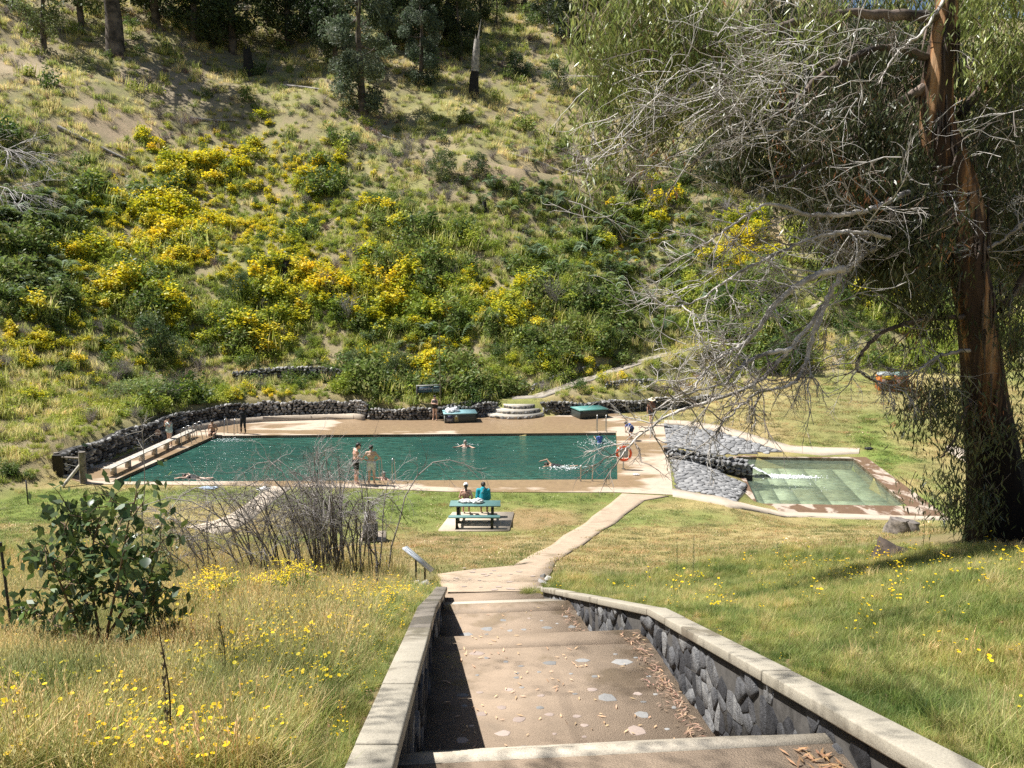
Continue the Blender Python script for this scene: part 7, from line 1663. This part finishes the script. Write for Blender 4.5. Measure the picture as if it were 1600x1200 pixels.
person('man in a straw hat, brown top and dark shorts walking across the deck', D(1017, 664.5), 3.3, dict(ar=(.10, .16, .09), tr=(.11, .30, .03), kr=(.1, .14, .5), al=(-.1, -.16, .09), tl=(-.1, .0, .03), wl=(-.24, .14, .92), wr=(.24, -.02, .9)), 1.02, SKIN, hat='straw', wear=[('shirt', BROWN), ('shorts', BLK)], fat=1.08)
# child in blue leaning towards the water
person('child in a blue shirt and dark shorts leaning forward over the far pool corner', D(985, 688), 1.9, dict(pelvis=(0, -.12, .92), waist=(0, -.04, 1.03), chest=(0, .12, 1.15), neck=(0, .27, 1.24), head=(0, .38, 1.30), face=(0, .8, -.6), hl=(-.09, -.12, .9), hr=(.09, -.12, .9), kl=(-.1, 0, .5), kr=(.1, .04, .5), sl=(-.16, .22, 1.2), sr=(.16, .22, 1.2), el=(-.2, .34, .95), er=(.2, .34, .95), wl=(-.1, .38, .72), wr=(.1, .38, .72)), .80, SKIN2, wear=[('shirt', BLUE), ('shorts', NAVY)])
wz = -.13
SW = dict(al=(-.1, -.02, .2), ar=(.1, -.02, .2), tl=(-.1, .1, .15), tr=(.1, .1, .15))
person('child in a blue patterned shirt climbing the far ladder out of the water', (U(937, 689, 0)[0], U(937, 689, 0)[1], -.92), .25, dict(el=(-.2, .2, 1.2), er=(.2, .2, 1.2), wl=(-.22, .4, 1.3), wr=(.22, .4, 1.3)), .82, SKIN2, wear=[('shirt', BLUE), ('shorts', NAVY)])
person('swimmer treading water in the middle of the pool, head and shoulders out', (*D(727, 694)[:2], wz - 1.33), 3.0, dict(el=(-.42, .1, 1.33), er=(.42, .1, 1.33), wl=(-.55, .28, 1.36), wr=(.55, .28, 1.36)), 1.0, SKIN, hair=HAIRG)
def prone(label, c, rz, skin, wear, z=0.02, armup=False, s=1.0, hair=HAIRD):
    o = dict(pelvis=(0, -.62, 0), waist=(0, -.48, .02), chest=(0, -.28, .03), neck=(0, -.1, .06), head=(0, .05, .10), face=(0, .95, .2), hl=(-.09, -.65, -.02), hr=(.09, -.65, -.02), kl=(-.12, -1.06, -.08), kr=(.1, -1.06, .0), al=(-.12, -1.45, -.05), ar=(.10, -1.42, .06), tl=(-.12, -1.58, -.1), tr=(.1, -1.55, .10),
             sl=(-.17, -.16, .04), sr=(.17, -.16, .04), el=(-.34, .08, .06), er=(.30, .1, .10 if not armup else .28), wl=(-.30, .34, .0), wr=(.26, .38, .0 if not armup else .2))
    return person(label, (c[0], c[1], wz - z), rz, o, s, skin, hair, wear=wear)
prone('swimmer in a dark suit afloat near the shaded pool corner', D(290, 741), -1.9 + math.pi, SKIN, [('swimsuit', BLK)], .0)
prone('dark-haired swimmer stroking away ahead of churned water at the near edge', D(856, 722), 1.35, SKIN2, [('swimsuit', BLK)], .06, True)
person('bather in the water holding the arched ladder at the near edge', (*D(600, 747)[:2], wz - 1.22), 2.6, dict(el=(-.32, .02, 1.34), er=(.34, .05, 1.36), wl=(-.5, .2, 1.40), wr=(.42, .28, 1.46)), .98, SKIN3, hair=HAIRG)
SIT = dict(pelvis=(0, 0, .12), waist=(0, .0, .25), chest=(0, .03, .46), neck=(0, .05, .64), head=(0, .09, .78), hl=(-.09, .02, .1), hr=(.09, .02, .1), kl=(-.13, .42, .10), kr=(.13, .42, .10), al=(-.13, .44, -.32), ar=(.13, .44, -.32), tl=(-.13, .58, -.36), tr=(.13, .58, -.36), sl=(-.18, .03, .58), sr=(.18, .03, .58), el=(-.26, .03, .32), er=(.26, .03, .32), wl=(-.2, .22, .18), wr=(.2, .22, .18))
person('bare-chested man in dark trunks sitting on the far pool corner, legs in the water', (U(341, 676)[0], 45.55, .05), 3.25, SIT, 1.0, SKIN2, wear=[('trunks', BLK)])
ST = dict(SIT); ST.update(al=(-.12, .40, -.38), ar=(.12, .40, -.38), tl=(-.12, .55, -.42), tr=(.12, .55, -.42))
person('woman in a white cap with bare pink back sitting at the picnic table', (tc[0] - .40, tc[1] + .74, tc[2] + .46), .05, ST, .95, SKIN3, hat='cap', hairlong=.16, wear=[('swimsuit', plain('tan_suit', (.42, .24, .17), .8, var=.3, sc=14))])
person('person wrapped in a bright teal hooded towel sitting at the picnic table', (tc[0] + .28, tc[1] + .74, tc[2] + .46), -.05, ST, 1.0, SKIN2, wear=[('cloak', M_teal), ('trunks', NAVY)])
q = hit(1021, 296); person('distant walker in white with a white hat on the upper hillside path', q, 2.5, {}, 1.0, SKIN, hat='cap', wear=[('shirt', M_white), ('trousers', GREYS)])
